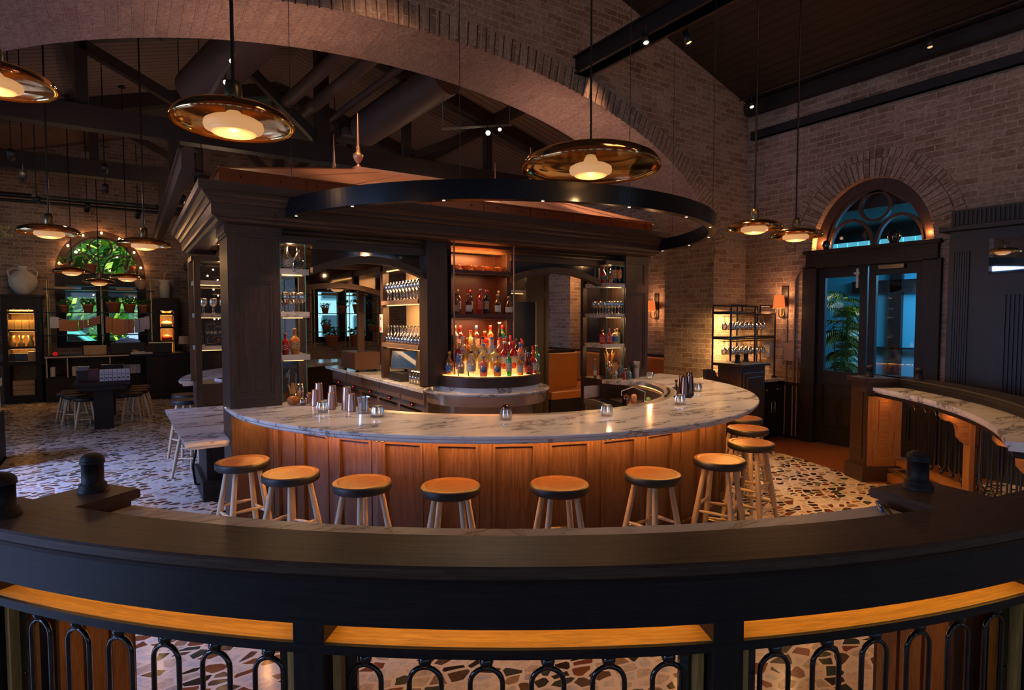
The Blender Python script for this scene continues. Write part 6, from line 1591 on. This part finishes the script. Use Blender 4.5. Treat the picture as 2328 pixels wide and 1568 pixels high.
BAGM = plain('cellophane_bag', (.75, .42, .15), .3, var=.7, vscale=25)
for z, n, h in ((1.93, 4, .19), (1.55, 4, .2)):
    for k in range(n):
        m = MB(); R = random.Random(k + int(z * 10)); w_ = .052
        m.hexa([(-w_, -.04, 0), (w_, -.04, 0), (w_, .04, 0), (-w_, .04, 0), (-w_ * 1.05, -.015, h), (w_ * 1.05, -.015, h), (w_ * 1.05, .015, h), (-w_ * 1.05, .015, h)])
        tag(m.build('goods_bag', BAGM, loc=(-2.07 + k * .12, 15.98, z)), '%s kraft and clear goods bag on the %s glowing shelf of the tall case' % (('leftmost', 'second', 'third', 'rightmost')[k], 'top' if z > 1.7 else 'second'), 'bag', 'goods bags on the two upper lit shelves', )
for k in range(3):
    for z, grp in ((1.18, 'tied goods bags on the third lit shelf'),):
        m = MB(); m.lathe([(0, 0), (.055, 0), (.062, .10), (.03, .17), (.055, .24), (0, .22)], 10); tag(m.build('goods_bag', BAGM, loc=(-2.06 + k * .15, 15.98, z)), ('left', 'middle', 'right')[k] + ' tied orange goods bag on the third lit shelf of the tall case', 'bag', grp)
for k, (x, c) in enumerate(((-2.06, (.02, .03, .06)), (-1.96, (.02, .08, .14)), (-1.86, (.03, .06, .12)))):
    m = MB(); m.box(-.045, .045, -.05, .05, 0, .16); tag(m.build('gift_box', plain('box_blue_%d' % k, c, .5), loc=(x, 15.98, .88)), ('dark', 'teal', 'navy')[k] + ' blue gift box on the cabinet ledge of the tall orange case', 'box', 'blue boxes on the cabinet ledge')
m = MB(); m.box(-.06, .06, -.05, .05, 0, .20); tag(m.build('gift_box', CRATEW, loc=(-1.74, 15.98, .88)), 'pale brown box right of the blue gift boxes', 'box')
t = thing('wooden_crate', 'pine crate on the floor shelf of the tall orange display cabinet', 'crate', (-1.89, 16.0, .16))
m = MB()
for k in range(3): m.box(-.2, .2, -.1, -.085, .02 + k * .1, .11 + k * .1)
m.box(-.2, -.18, -.1, .12, 0, .31); m.box(.18, .2, -.1, .12, 0, .31); m.box(-.2, .2, -.1, .12, 0, .02); m.build('slats', CRATEW, t)
for s in (-1, 1):
    m = MB(); m.lathe([(0, 0), (.07, 0), (.08, .12), (.04, .2), (.07, .27), (0, .25)], 10); tag(m.build('goods_bag', BAGM, loc=(-1.89 + s * .095, 16.0, .19)), ('left' if s < 0 else 'right') + ' tied goods bag in the pine crate of the orange case', 'bag', 'goods bags in the pine crate')
for k, (z, c) in enumerate(((1.90, (.7, .25, .06)), (1.58, (.8, .6, .4)), (1.26, (.6, .08, .05)))):
    m = MB(); m.lathe([(0, 0), (.09, 0), (.12, .05), (.10, .12), (0, .15)], 16); tag(m.build('bowl', plain('bowl_%d' % k, c, .4, var=.4, vscale=20), loc=(.75, 16.1, z)), ('patterned orange goods on the top', 'cream bowl on the middle', 'red bowl on the bottom')[k] + ' shelf of the narrow lit cabinet', 'bowl')

def amphora(name, label, loc, s, mat, handles=True):
    t = thing(name, label, 'vase', loc)
    m = MB(); m.lathe([(0, 0), (.09 * s, 0), (.16 * s, .06 * s), (.27 * s, .22 * s), (.30 * s, .36 * s), (.27 * s, .48 * s), (.17 * s, .58 * s), (.09 * s, .63 * s), (.085 * s, .70 * s), (.11 * s, .73 * s), (.10 * s, .74 * s), (0, .70 * s)], 28); m.build('body', mat, t)
    if handles:
        for q in (-1, 1):
            m = MB(); m.tube([(q * .09 * s, 0, .66 * s), (q * .20 * s, 0, .68 * s), (q * .30 * s, 0, .60 * s), (q * .27 * s, 0, .46 * s)], .016 * s, n=8); m.build('handle', mat, t)
    return t
VAS = plain('aged_white_clay', (.60, .55, .48), .7, var=.25, vscale=8)
amphora('amphora', 'large pale two handled amphora on top of the tall orange display cabinet', (-1.86, 16.1, 2.28), .83, VAS)
amphora('amphora', 'small clay amphora at the right end of the brass shelves top', (.26, 15.85, 2.44), .42, plain('clay_vase', (.45, .25, .15), .6, var=.3))
m = MB(); m.lathe([(0, 0), (.10, 0), (.115, .25), (.09, .36), (.13, .41), (.12, .42), (0, .38)], 22); one('stone_jar', 'pale cylindrical jar on the narrow cabinet right of the far window', 'vase', m, VAS, loc=(.74, 16.1, 2.27))
m = MB(); m.tube([(1.2, BB - .02, 2.95), (.85, BB - .02, 2.95), (.75, BB - .02, 2.85), (.75, BB - .02, 2.65)], .015); m.box(.55, .95, BB - .06, BB, 2.55, 2.72); one('wall_conduit', 'pale conduit and emergency light on the far wall above the stone jar', 'conduit', m, plain('pale_conduit', (.4, .35, .3), .5))

def brass_shelves(label, xc, hw, yb):
    t = thing('brass_shelf_unit', label, 'shelving', (0, 0, 0)); yf = yb - .35
    for x in (xc - hw, xc, xc + hw):
        for y in (yf, yb): m = MB(); m.tube([(x, y, 0.98), (x, y, 2.62)], .012); m.build('brass_post', BRASS, t)
    m = MB()
    for z in (1.42, 1.92, 2.42): m.box(xc - hw - .07, xc + hw + .07, yf - .02, yb + .02, z - .02, z)
    m.build('shelf', BLACK, t)
    return t
brass_shelves('brass and black shelf unit across the left far window', W1, .95, 16.25)
brass_shelves('brass and black shelf unit across the second far window, behind the bar', W2, .95, 16.25)
def potted(label, loc, s, kind, seed, grp=None):
    t = thing('potted_plant', label, 'plant', loc, 0, grp); R = random.Random(seed)
    m = MB(); m.lathe([(0, 0), (.07 * s, 0), (.095 * s, .13 * s), (.10 * s, .13 * s), (.10 * s, .16 * s), (.085 * s, .16 * s), (.08 * s, .13 * s), (0, .13 * s)], 20); m.build('pot', TERRA, t)
    m = MB()
    for k in range(70 if kind == 0 else 40):
        a = R.random() * 6.28
        if kind == 0:
            q = R.random() ** .5 * .13 * s; c = Vector((q * cos(a), q * sin(a), (.15 + R.random() * .12) * s)); d = Vector((R.uniform(-1, 1), R.uniform(-1, 1), R.uniform(0, 1))).normalized(); e = d.orthogonal().normalized(); L = .03 * s
            m.face([c - d * L, c + e * L * .6, c + d * L, c - e * L * .6])
        else:
            l = R.uniform(.15, .32) * s; prev = None
            for j in range(6):
                u = j / 5; c = Vector((cos(a) * l * u, sin(a) * l * u, (.15 + .30 * u - .28 * u * u * R.uniform(.8, 1.2)) * s)); sd = Vector((-sin(a), cos(a), 0)) * .012 * s * (1 - u * .8)
                if prev: m.face([prev[0], prev[1], c + sd, c - sd])
                prev = (c - sd, c + sd)
    m.build('foliage', LEAF, t)
GP = 'potted plants on the brass shelves'
for (x, z, s, kd, lb) in ((W1 - .68, 1.92, 1.0, 0, 'first potted plant on the middle brass shelf of the left window'), (W1 - .25, 1.92, 1.1, 0, 'second potted plant on the middle brass shelf of the left window'), (W1 + .22, 1.92, 1.5, 1, 'largest spiky potted plant on the left window brass shelf'), (W1 + .52, 1.92, 1.25, 0, 'fourth potted plant on the middle brass shelf of the left window'), (W1 + .80, 1.92, 1.1, 0, 'last potted plant on the middle brass shelf of the left window'),
                         (W2 - .62, 1.92, 1.0, 0, 'small potted plant at the left of the second window shelf'), (W2 - .15, 1.92, 1.3, 0, 'terracotta potted plant at the middle of the second window shelf'), (W2 + .3, 1.92, 1.6, 1, 'large spiky potted plant on the second window shelf'), (W2 - .6, 1.42, 1.2, 0, 'potted plant low at the left of the second window shelf'), (W2 + .7, 1.42, 1.2, 0, 'potted plant low at the right of the second window shelf'),
                         (W2 - .45, 1.02, 1.9, 0, 'bright green bushy plant at the foot of the second window'), (W2 + .25, 1.02, 1.9, 0, 'second bright green bushy plant at the foot of the second window')):
    potted(lb, (x, 16.05, z), s, kd, int(abs(x) * 100) + int(z * 10), GP)
for (x, s, lb) in ((W1 - .62, 1.2, 'succulent in a terracotta pot at the left of the fanlight sill'), (W1 - .20, 1.3, 'succulent in a terracotta pot near the middle of the fanlight sill'), (W1 + .55, 1.2, 'succulent in a terracotta pot at the right of the fanlight sill')):
    potted(lb, (x, BB + .0, 2.82), s, 0, int(abs(x) * 77), 'potted succulents on the fanlight sill')
# books / flat boards on top shelves
for (x, l, c) in ((W1 - .65, .34, 0), (W1 + .45, .34, 0), (W2 - .5, .4, 0), (W2 + .35, .4, 0)):
    m = MB(); m.box(x - l / 2, x + l / 2, 15.95, 16.1, 2.421, 2.47); tag(m.build('wooden_board', CRATEW), ('pale board at the left end of the top brass shelf, left window', 'pale board at the right end of the top brass shelf, left window', 'pale board at the left of the top brass shelf, second window', 'pale board at the right of the top brass shelf, second window')[[W1 - .65, W1 + .45, W2 - .5, W2 + .35].index(x)], 'board')
# paper garlands
def garland(label, x0, x1, items, sag):
    t = thing('garland', label, 'garland', (0, 0, 0)); y = 15.84; z0 = 1.86
    f = lambda u: (x0 + (x1 - x0) * u, y, z0 - sag * (1 - (2 * u - 1) ** 2))
    m = MB(); m.tube([f(u) for u in fr(0, 1, 16)], .004, n=5); m.build('string', PAPER, t)
    for u, w_, h, mt in items:
        p = f(u); m = MB(); m.box(p[0] - w_ / 2, p[0] + w_ / 2, y - .008, y + .004, p[2] - h, p[2] - .005); m.build('hanging_bag', mt, t)
AMB = plain('amber_pouch', (.35, .10, .03), .3, var=.5, vscale=30); FOI = plain('foil_pouch', (.2, .15, .14), .2, .6, var=.6, vscale=30)
garland('string of hanging paper bags across the left half of the far window shelves', W1 - .93, W1 - .02, [(.10, .155, .24, PAPER), (.28, .165, .25, KRAFT), (.46, .165, .24, KRAFT), (.61, .08, .18, AMB), (.70, .07, .19, AMB), (.80, .08, .19, AMB), (.88, .07, .18, AMB), (.95, .07, .18, AMB)], .12)
garland('string of hanging pouches across the right half of the far window shelves', W1 + .02, W1 + .93, [(.12, .13, .36, KRAFT), (.25, .12, .38, KRAFT), (.37, .10, .36, KRAFT), (.48, .10, .32, AMB), (.58, .10, .32, AMB), (.70, .10, .32, FOI), (.80, .10, .32, FOI), (.91, .10, .30, FOI)], .10)
# string bulbs round the fanlight
for k, q in enumerate((12, 40, 66, 92, 118, 146, 170)):
    a = rad(180 - q); p = (W1 + (WHW - .08) * cos(a), BB - .03, 2.82 + .92 * sin(a))
    m = MB(); m.lathe([(0, -.03), (.018, -.02), (.024, 0), (.018, .02), (0, .03)], 12); tag(m.build('fairy_bulb', emis('fairy_bulb_glow', (1, .45, .12), 16), loc=p), 'bright round festoon bulb on the arched rim of the far fanlight', 'light bulb', 'festoon bulbs round the far fanlight')
    lamp('fairy_light', 'POINT', (p[0], p[1] - .05, p[2]), 1.3, (1, .42, .14), .02)
# counter under the far window
t = thing('window_counter', 'low dark counter with open shelves under the far window', 'counter', (0, 0, 0))
m = MB(); m.box(-1.50, .30, 15.55, 16.3, .94, .98); m.box(-1.50, .30, 15.7, 16.3, .5, .54); m.box(-1.5, .3, 15.6, 16.3, 0, .5)
for x in (-1.50, -1.15, -.4, .26): m.box(x, x + .04, 15.6, 16.3, .5, .94)
m.build('carcass', BWOOD, t)
m = MB(); m.box(-1.5, .3, 15.54, 15.552, .945, .975)
for x in (-1.48, -1.13, -.38): m.box(x, x + .02, 15.585, 15.6, .52, .94)
m.build('pale_edge', plain('pale_edge', (.6, .45, .3), .5), t)
for k, (x, n) in enumerate(((-1.42, 1), (-1.05, 3), (-.2, 5))):
    for i in range(n):
        m = MB(); m.box(0, .075, 0, .15, 0, .20); tag(m.build('white_box', PAPER, loc=(x + i * .08, 15.68, .541)), 'small white box in the %s bay of the open shelf under the far window' % ('left', 'middle', 'right')[k], 'box', 'white boxes on the shelf under the far window')
t = thing('wooden_crate', 'wine crate standing on the counter below the far window', 'crate', (-.63, 15.7, .98))
m = MB(); m.box(-.22, .22, -.13, -.115, 0, .21); m.box(-.22, .22, .115, .13, 0, .21); m.box(-.22, -.205, -.13, .13, 0, .21); m.box(.205, .22, -.13, .13, 0, .21); m.box(-.22, .22, -.13, .13, 0, .012); m.build('sides', CRATEW, t)
t = thing('espresso_machine', 'black espresso machine with rounded chrome lid on the far counter', 'machine', (-.03, 15.8, .98))
m = MB(); m.box(-.33, .33, -.2, .2, 0, .26); m.build('body', MBLACK, t, bevel=.02)
m = MB(); m.extr([(.24 * cos(q), .10 * sin(q)) for q in fr(0, PI, 12)], (0, -.16, .26), (1, 0, 0), (0, 0, 1), (0, 1, 0), .3); m.build('lid', plain('blue_chrome', (.35, .45, .6), .1, 1.0), t)
m = MB(); m.lathe([(0, 0), (.05, 0), (.04, .05), (.07, .09), (0, .11)], 14); one('wooden_mushroom', 'small wooden pedestal bowl in front of the espresso machine', 'bowl', m, CRATEW, loc=(.10, 15.5, .98))
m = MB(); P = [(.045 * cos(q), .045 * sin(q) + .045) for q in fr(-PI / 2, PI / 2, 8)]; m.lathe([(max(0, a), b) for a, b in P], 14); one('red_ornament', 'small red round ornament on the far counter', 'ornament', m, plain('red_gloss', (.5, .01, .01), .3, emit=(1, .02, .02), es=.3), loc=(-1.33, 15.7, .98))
t = thing('reception_desk', 'dark panelled reception desk with lamp right of the far window', 'desk', (0, 0, 0))
m = MB(); m.box(.30, 1.16, 14.9, 15.6, .07, .97); m.box(.36, 1.10, 14.885, 14.9, .18, .9); m.box(.42, 1.04, 14.875, 14.886, .24, .84); m.box(.33, 1.13, 14.95, 15.6, 0, .07); m.build('body', BWOOD, t, bevel=.006)
m = MB(); m.box(-.02, 1.2, 14.86, 15.64, .97, 1.01); m.build('top', BLACK, t, bevel=.006)
t = thing('desk_lamp', 'small table lamp with pale drum shade on the reception desk', 'table lamp', (1.05, 15.2, 1.01))
m = MB(); m.lathe([(0, 0), (.05, 0), (.05, .02), (.02, .04), (.03, .08), (.015, .12), (.025, .16), (.012, .2), (0, .2)], 14); m.build('base', BLACK, t)
m = MB(); m.lathe([(.12, .19), (.105, .37)], 20); m.build('lamp_shade', LINEN, t)
t = thing('printer', 'black till printer with pale screen outline on the reception desk', 'printer', (.60, 15.3, 1.01)); m = MB(); m.box(-.2, .2, -.12, .12, 0, .22); m.build('body', MBLACK, t, bevel=.01); m = MB(); m.box(-.24, .24, -.14, .12, .22, .235); m.build('lid', PAPER, t)
m = MB(); m.box(-.2, .2, -.1, .1, 0, .03); m.box(-.12, .06, -.08, .06, .03, .05); one('paper_pile', 'pile of papers and cutlery on the reception desk', 'papers', m, PAPER, loc=(.22, 15.1, 1.01))

# tall table with boxes and low stools
t = thing('tall_table', 'dark square display table with single thick pedestal in the left room', 'table', (-.375, 12.2, 0))
m = MB(); m.box(-.375, .375, -.95, 1.4, .72, .78); m.box(-.33, .33, -.9, 1.35, .64, .72); m.build('top', BWOOD, t, bevel=.006)
m = MB(); m.box(-.13, .13, -.80, -.55, 0, .64); m.build('leg', BWOOD, t)
m = MB(); m.box(-.13, .13, .8, 1.05, 0, .64); m.build('leg', BWOOD, t)
for k in range(7):
    m = MB(); m.box(-.026, .026, -.05, .05, 0, .185); o = tag(m.build('white_carton', plain('bluish_card', (.50, .54, .68), .5), loc=(-.385 + k * .058, 11.42, .78)), 'narrow white carton in the row on the display table', 'carton', 'row of white cartons on the display table')
    m = MB(); m.box(-.018, .018, -.0515, -.05, .10, .11); m.box(-.018, .018, -.0515, -.05, .13, .135); m.box(-.015, .015, -.0515, -.05, .04, .06); m.build('print', MBLACK, o)
for k, (x, y, w_, h, mt, lb) in enumerate(((-.64, 11.5, .16, .17, MBLACK, 'black lidded box at the left end of the display table'), (-.50, 11.5, .13, .20, plain('dark_red_box', (.08, .015, .015), .4), 'dark red box left of the white cartons'), (-.25, 11.7, .30, .25, RUBBER, 'glossy dark bags behind the white cartons'), (-.08, 11.75, .16, .23, plain('blue_grey', (.2, .22, .3), .2), 'shiny blue grey pack behind the right end of the cartons'), (-.64, 11.75, .16, .23, plain('blue_grey', (.2, .22, .3), .2), 'shiny blue grey pack behind the black lidded box'))):
    m = MB(); m.box(-w_ / 2, w_ / 2, -.06, .06, 0, h); m.box(-w_ / 2 - .005, w_ / 2 + .005, -.065, .065, h - .03, h); one('gift_pack', lb, 'box', m, mt, loc=(x, y, .78), bevel=.008)
ls = make_stool('low_stool', 'low dark seated stool nearest on the left side of the display table', .50, .17, .20, 'low stools round the display table'); ls.location = (-.62, 11.72, 0)
for x, y, lb in ((-.78, 12.15, 'second low stool on the left side of the display table'), (-.90, 12.55, 'third low stool on the left side of the display table'), (-.88, 12.95, 'fourth low stool on the left side of the display table'), (.0, 11.95, 'nearest low stool on the right side of the display table'), (.10, 12.4, 'second low stool on the right side of the display table'), (.14, 12.8, 'third low stool on the right side of the display table'), (.16, 13.2, 'fourth low stool on the right side of the display table')):
    copy_tree(ls, (x, y, 0), x * 3, lb)
# furniture cut off at the left edge
t = thing('white_box', 'large white lidded box at the left edge of the picture', 'box', (-1.62, 9.35, .62), .0); m = MB(); m.box(-.6, .24, -.3, .3, 0, .34); m.build('body', PAPER, t, bevel=.006); m = MB(); m.box(-.62, .26, -.32, .32, .32, .42); m.box(-.55, .16, -.28, .28, .42, .52); m.build('lid', PAPER, t, bevel=.006)
t = thing('low_shelf', 'dark shelf with orange lit underside carrying the big white box', 'shelving', (-1.62, 9.35, 0)); m = MB(); m.box(-.7, .27, -.32, .32, .56, .62); m.box(.21, .27, -.32, .32, 0, .56); m.box(-.7, .2, .26, .32, 0, .56); m.box(-.7, .27, -.32, .32, 0, .05); m.build('carcass', BWOOD, t)
m = MB(); m.box(-.6, .15, -.2, .2, .06, .26); one('leather_ottoman', 'orange leather cushion inside the dark shelf at the left edge', 'cushion', m, LEATHER, loc=(-1.62, 9.35, 0.0), bevel=.03)
# olive branches at upper left
t = thing('olive_tree', 'olive tree branches reaching in at the upper left', 'tree', (-2.45, 12.4, 0)); R = random.Random(3)
m = MB(); m.tube([(0, 0, 0), (.05, 0, 1.5), (0, .05, 2.6)], .05, r2=.03); BR = []
for k in range(16):
    a = R.uniform(-1.2, 1.2); z = R.uniform(2.5, 3.2); l = R.uniform(.5, .95); pts = [(0, .05, 2.5)] + [(l * u * cos(a), l * u * sin(a), 2.5 + (z - 2.3) * u) for u in (.4, .7, 1)]; m.tube(pts, .014, r2=.004, n=6); BR.append(pts)
m.build('trunk', DWOOD, t); m = MB()
for pts in BR:
    for k in range(60):
        u = R.uniform(.3, 1); i = min(2, int(u * 3)); p = Vector(pts[i]).lerp(Vector(pts[i + 1]), u * 3 - i); c = p + Vector([R.uniform(-.12, .12) for _ in range(3)]); d = Vector([R.uniform(-1, 1) for _ in range(3)]).normalized(); e = d.orthogonal().normalized() * .010; m.face([c - d * .035, c + e, c + d * .035, c - e])
m.build('foliage', plain('olive_leaf', (.20, .22, .06), .5, var=.4), t)
lamp('olive_spot', 'SPOT', (-1.2, 11.5, 3.9), 30, (1, .8, .45), .03, aim=(-2.2, 12.5, 2.9), angle=50)

# rear dark cabinetry behind the glass pier on the left of the bar
t = thing('wall_cabinet', 'tall dark panelled cabinet between far desk and bar canopy', 'cabinet', (0, 0, 0))
m = MB(); m.box(1.25, 1.9, 13.2, 16.4, 0, 3.0); m.box(1.17, 1.95, 13.1, 16.4, 2.95, 3.12)
for y in (13.3, 14.1, 14.9): m.box(1.235, 1.25, y, y + .65, .2, 1.3); m.box(1.235, 1.25, y, y + .65, 1.45, 2.85)
m.box(1.3, 1.85, 13.185, 13.2, .2, 1.3); m.box(1.3, 1.85, 13.185, 13.2, 1.45, 2.85)
m.build('carcass', BWOOD, t, bevel=.006)
# chair and jacket behind the bar on the left
t = thing('chair', 'dark chair with a coat over it behind the left opening', 'chair', (2.05, 8.9, 0))
m = MB(); m.box(-.22, .22, .20, .25, .5, 1.35); m.build('backrest', plain('chair_brown', (.14, .05, .03), .5), t, bevel=.02)
m = MB(); m.box(-.22, .22, -.22, .22, .46, .5); m.build('seat', BWOOD, t, bevel=.01)
for x in (-.2, .2):
    for y in (-.2, .2): m = MB(); m.tube([(x, y, 0), (x, y, .46)], .018); m.build('leg', BWOOD, t)
m = MB(); rows = []
for i, z in enumerate(fr(.72, 1.22, 8)):
    rows.append([((.20 - .03 * sin(i)) * cos(q) * (1 - .5 * (i / 8) ** 3), .16 + (.07 + .02 * sin(3 * q)) * sin(q), z) for q in fr(0, 2 * PI, 20)[:-1]])
m.grid(rows, closev=True); o = m.build('coat', plain('blue_grey_coat', (.03, .04, .07), .8, var=.5), loc=(2.05, 8.9, 0)); tag(o, 'blue grey coat draped over the chair back', 'coat')

# ------------------------------------------------------------------ track lights
def spot_fixture(label, loc, aim, power, color=(1, .75, .5), glow=8, s=1.0, ang=60, grp='black cylindrical track spotlights'):
    loc = Vector(loc); d = (Vector(aim) - loc).normalized(); t = thing('track_spotlight', label, 'spotlight', loc, 0, grp)
    m = MB(); m.lathe([(0, -.09 * s), (.035 * s, -.09 * s), (.038 * s, .05 * s), (.032 * s, .05 * s), (.028 * s, .03 * s), (0, .03 * s)], 18, axis=d); m.build('housing', MBLACK, t)
    m = MB(); m.lathe([(0, .034 * s), (.027 * s, .034 * s), (.027 * s, .037 * s), (0, .037 * s)], 16, axis=d); m.build('lens', emis('spot_lens_%g' % glow, color, glow), t)
    m = MB(); m.tube([(0, 0, .02), (0, 0, .14 * s)], .008 * s); m.build('stem', MBLACK, t)
    if power: lamp('track_lamp', 'SPOT', loc + d * .08, power, color, .03, aim=aim, angle=ang)
spot_fixture('spotlight fixed to the diagonal black beam over the ring light', (4.62, 4.45, 4.72), (3.8, 3.0, 1.0), 60, (1, .6, .35), 8)
spot_fixture('spotlight on the far side of the diagonal black beam', (4.98, 4.2, 4.72), (5.6, 2.4, 0), 160, (1, .52, .18), 3)
spot_fixture('small spotlight under the eaves at the brick corner', (7.62, 5.25, 4.88), (6.2, 2.9, 0), 260, (1, .50, .17), 8)
spot_fixture('dark spotlight high on the right hand eaves rail', (7.62, 3.0, 4.88), (6.5, 2.0, 0), 60, (1, .58, .28), 1)
spot_fixture('dazzling spotlight in the middle of the rear roof', (4.82, 8.0, 4.72), (2.2, 3.4, 2.6), 40, (1, .85, .65), 260, 1.2, 100)
spot_fixture('smaller spotlight beside the dazzling one in the rear roof', (5.1, 8.1, 4.86), (3.5, 5.0, 2.0), 10, (1, .7, .4), 12)
m = MB(); m.bar((3.9, 7.75, 4.55), (5.4, 8.2, 5.0), .03); m.tube([(3.9, 7.75, 4.56), (3.9, 7.75, roofz(3.9))], .006); m.tube([(5.35, 8.185, 5.0), (5.35, 8.185, roofz(5.35))], .006); one('lighting_track', 'grey lighting track carrying the dazzling spotlight', 'track', m, plain('grey_track', (.2, .18, .17), .5))
spot_fixture('upper of two spotlights seen behind the hanging rod at the upper left', (1.14, 8.0, 4.95), (0.5, 3, 3.5), 8, (1, .8, .5), 14)
spot_fixture('lower of two spotlights seen behind the hanging rod at the upper left', (1.08, 8.1, 4.72), (0.5, 3, 2.5), 8, (1, .8, .5), 14)
m = MB(); m.bar((.86, 8.2, 4.45), (1.2, 8.0, 5.1), .03); m.tube([(1.2, 8.0, 5.1), (1.2, 8.0, roofz(1.2))], .006); one('lighting_track', 'slanting track behind the hanging rod at the upper left', 'track', m, plain('grey_track', (.2, .18, .17), .5))
TL = [(-1.35, 9.5, 4.05, 'first spotlight of the row hanging at far left'), (-1.25, 10.2, 3.95, 'second spotlight of the row hanging at far left'), (-1.2, 10.8, 3.80, 'third spotlight of the row hanging at far left'), (-1.2, 12.2, 3.70, 'fourth spotlight of the row, lit towards the vase wall'),
      (-.25, 10.9, 4.05, 'upper spotlight of the vertical pair left of the canopy'), (-.25, 10.9, 3.75, 'lower spotlight of the vertical pair left of the canopy'), (-.6, 13.6, 3.85, 'spotlight on the low track near the far pipes'), (.2, 13.6, 3.80, 'second spotlight on the low track near the far pipes'), (.75, 10.6, 3.65, 'small black spotlight near the canopy corner')]
for i, (x, y, z, lb) in enumerate(TL):
    spot_fixture(lb, (x, y, z), (x - .5, 16.3, 1.6) if i != 3 else (-2.4, 16.4, 3.0), (0, 14, 0, 40, 0, 12, 0, 12, 0)[i], (1, .7, .42), 5, 1.2)
    m = MB(); m.tube([(x, y, z + .16), (x, y, roofz(x))], .008, n=6); one('hanging_rod', 'rod of the ' + lb, 'rod', m, MBLACK)
m = MB(); m.bar((-1.4, 13.6, 4.0), (.5, 13.6, 4.0), .04); one('lighting_track', 'black lighting track hanging before the far brick wall', 'track', m, MBLACK)
# speaker by the canopy
m = MB(); m.cbox((.90, 9.2, 3.66), (.13, .15, .22), .5); m.tube([(.90, 9.2, 3.76), (.90, 9.2, roofz(.90) - .01)], .006); one('loudspeaker', 'black loudspeaker hanging beyond the canopy corner', 'speaker', m, MBLACK, bevel=.01)

# ------------------------------------------------------------------ lamps of the room and added fill lights
lamp('arch_fill', 'SPOT', (1.4, 6.2, 3.4), 42, (1, .52, .33), .03, aim=(1.2, 6.15, 5.2), angle=165, blend=1)  # unseen fill spots added above the canopy to brighten the soffit
lamp('arch_fill', 'SPOT', (4.7, 6.2, 3.4), 34, (1, .55, .38), .03, aim=(5.2, 6.15, 5.0), angle=165, blend=1)
lamp('fanlight_glow', 'POINT', (RA + .05, DC + .66, 2.86), 5.0, (1, .40, .12), .03)
lamp('fanlight_glow', 'POINT', (RA + .05, DC - .66, 2.86), 3.0, (1, .40, .12), .03)
lamp('hall_fill', 'AREA', (3.2, 1.0, 6.2), 32, (1, .55, .33), 1.6, aim=(5.0, 5.2, 3.0), sizey=1.6)  # warm ambient fill panels added overhead, no track there
lamp('hall_fill', 'AREA', (5.5, -1.0, 5.6), 20, (1, .55, .33), 1.2, aim=(8.2, 3.0, 3.2), sizey=1.2)
lamp('roof_spot', 'SPOT', (1.6, 4.6, 6.2), 330, (1, .52, .30), .05, aim=(2.6, 5.6, 3.0), angle=50, blend=.8)
lamp('roof_spot', 'SPOT', (5.2, 4.9, 5.6), 300, (1, .52, .30), .05, aim=(4.4, 5.8, 3.0), angle=50, blend=.8)
lamp('rear_hall_fill', 'POINT', (-.5, 9.0, 3.4), 12, (1, .58, .36), .02)  # bare points added as ambient fill for the rear hall
lamp('rear_hall_fill', 'POINT', (4.6, 9.5, 3.6), 20, (1, .60, .36), .02)
lamp('rear_hall_fill', 'POINT', (1.5, 12.5, 3.6), 26, (1, .62, .38), .02)
lamp('left_window_daylight', 'AREA', (-8.7, 6.0, 2.3), 150, (.36, .52, 1), 7.0, aim=(-2.0, 6.2, 0), sizey=2.6, spread=75)
lamp('left_floor_fill', 'AREA', (-4.6, 6.6, 4.3), 170, (.30, .42, 1), 5.0, aim=(-1.6, 6.4, 0), sizey=1.0, spread=55)  # added bluish fill for the left floor, no clerestory there
lamp('rear_wall_fill', 'AREA', (-1.0, -4.7, 2.6), 13, (.45, .55, 1), 6.0, aim=(1, 3, .8), sizey=2.4)  # bluish front fill added behind the viewer
for k, (x, y) in enumerate(((1.6, 5.6), (2.2, 6.8), (3.9, 5.7), (4.4, 6.9), (.9, 6.4))):
    m = MB(); m.lathe([(0, -.006), (.035, -.006), (.04, 0), (0, 0)], 16, (x, y, 2.583)); t = tag(m.build('ceiling_downlight', emis('soffit_lens', (1, .7, .4), 5)), ('first recessed downlight in the canopy soffit near the left pillar', 'recessed downlight in the canopy soffit above the till', 'recessed downlight in the canopy soffit above the sink', 'recessed downlight at the back right of the canopy soffit', 'recessed downlight over the side table')[k], 'ceiling light')
    lamp('soffit_downlight', 'SPOT', (x, y, 2.54), 110 if k < 2 else 20, (1, .58, .30), .03, aim=(2.5, y + .4, .8) if k < 2 else (x, y, 0), angle=100, blend=.8)
    lamp('soffit_glow', 'POINT', (x, y, 2.36), 1.6, (1, .55, .25), .01)

t = thing('card_reader', 'dark keypad with pale rim inside the rear left glass case', 'card reader', (.93, 7.34, 1.07), .3)
m = MB(); m.box(-.11, .11, -.09, .09, 0, .035); m.build('body', PAPER, t, bevel=.004)
m = MB(); m.box(-.09, .09, -.075, .075, .035, .04); m.build('keypad', RUBBER, t)
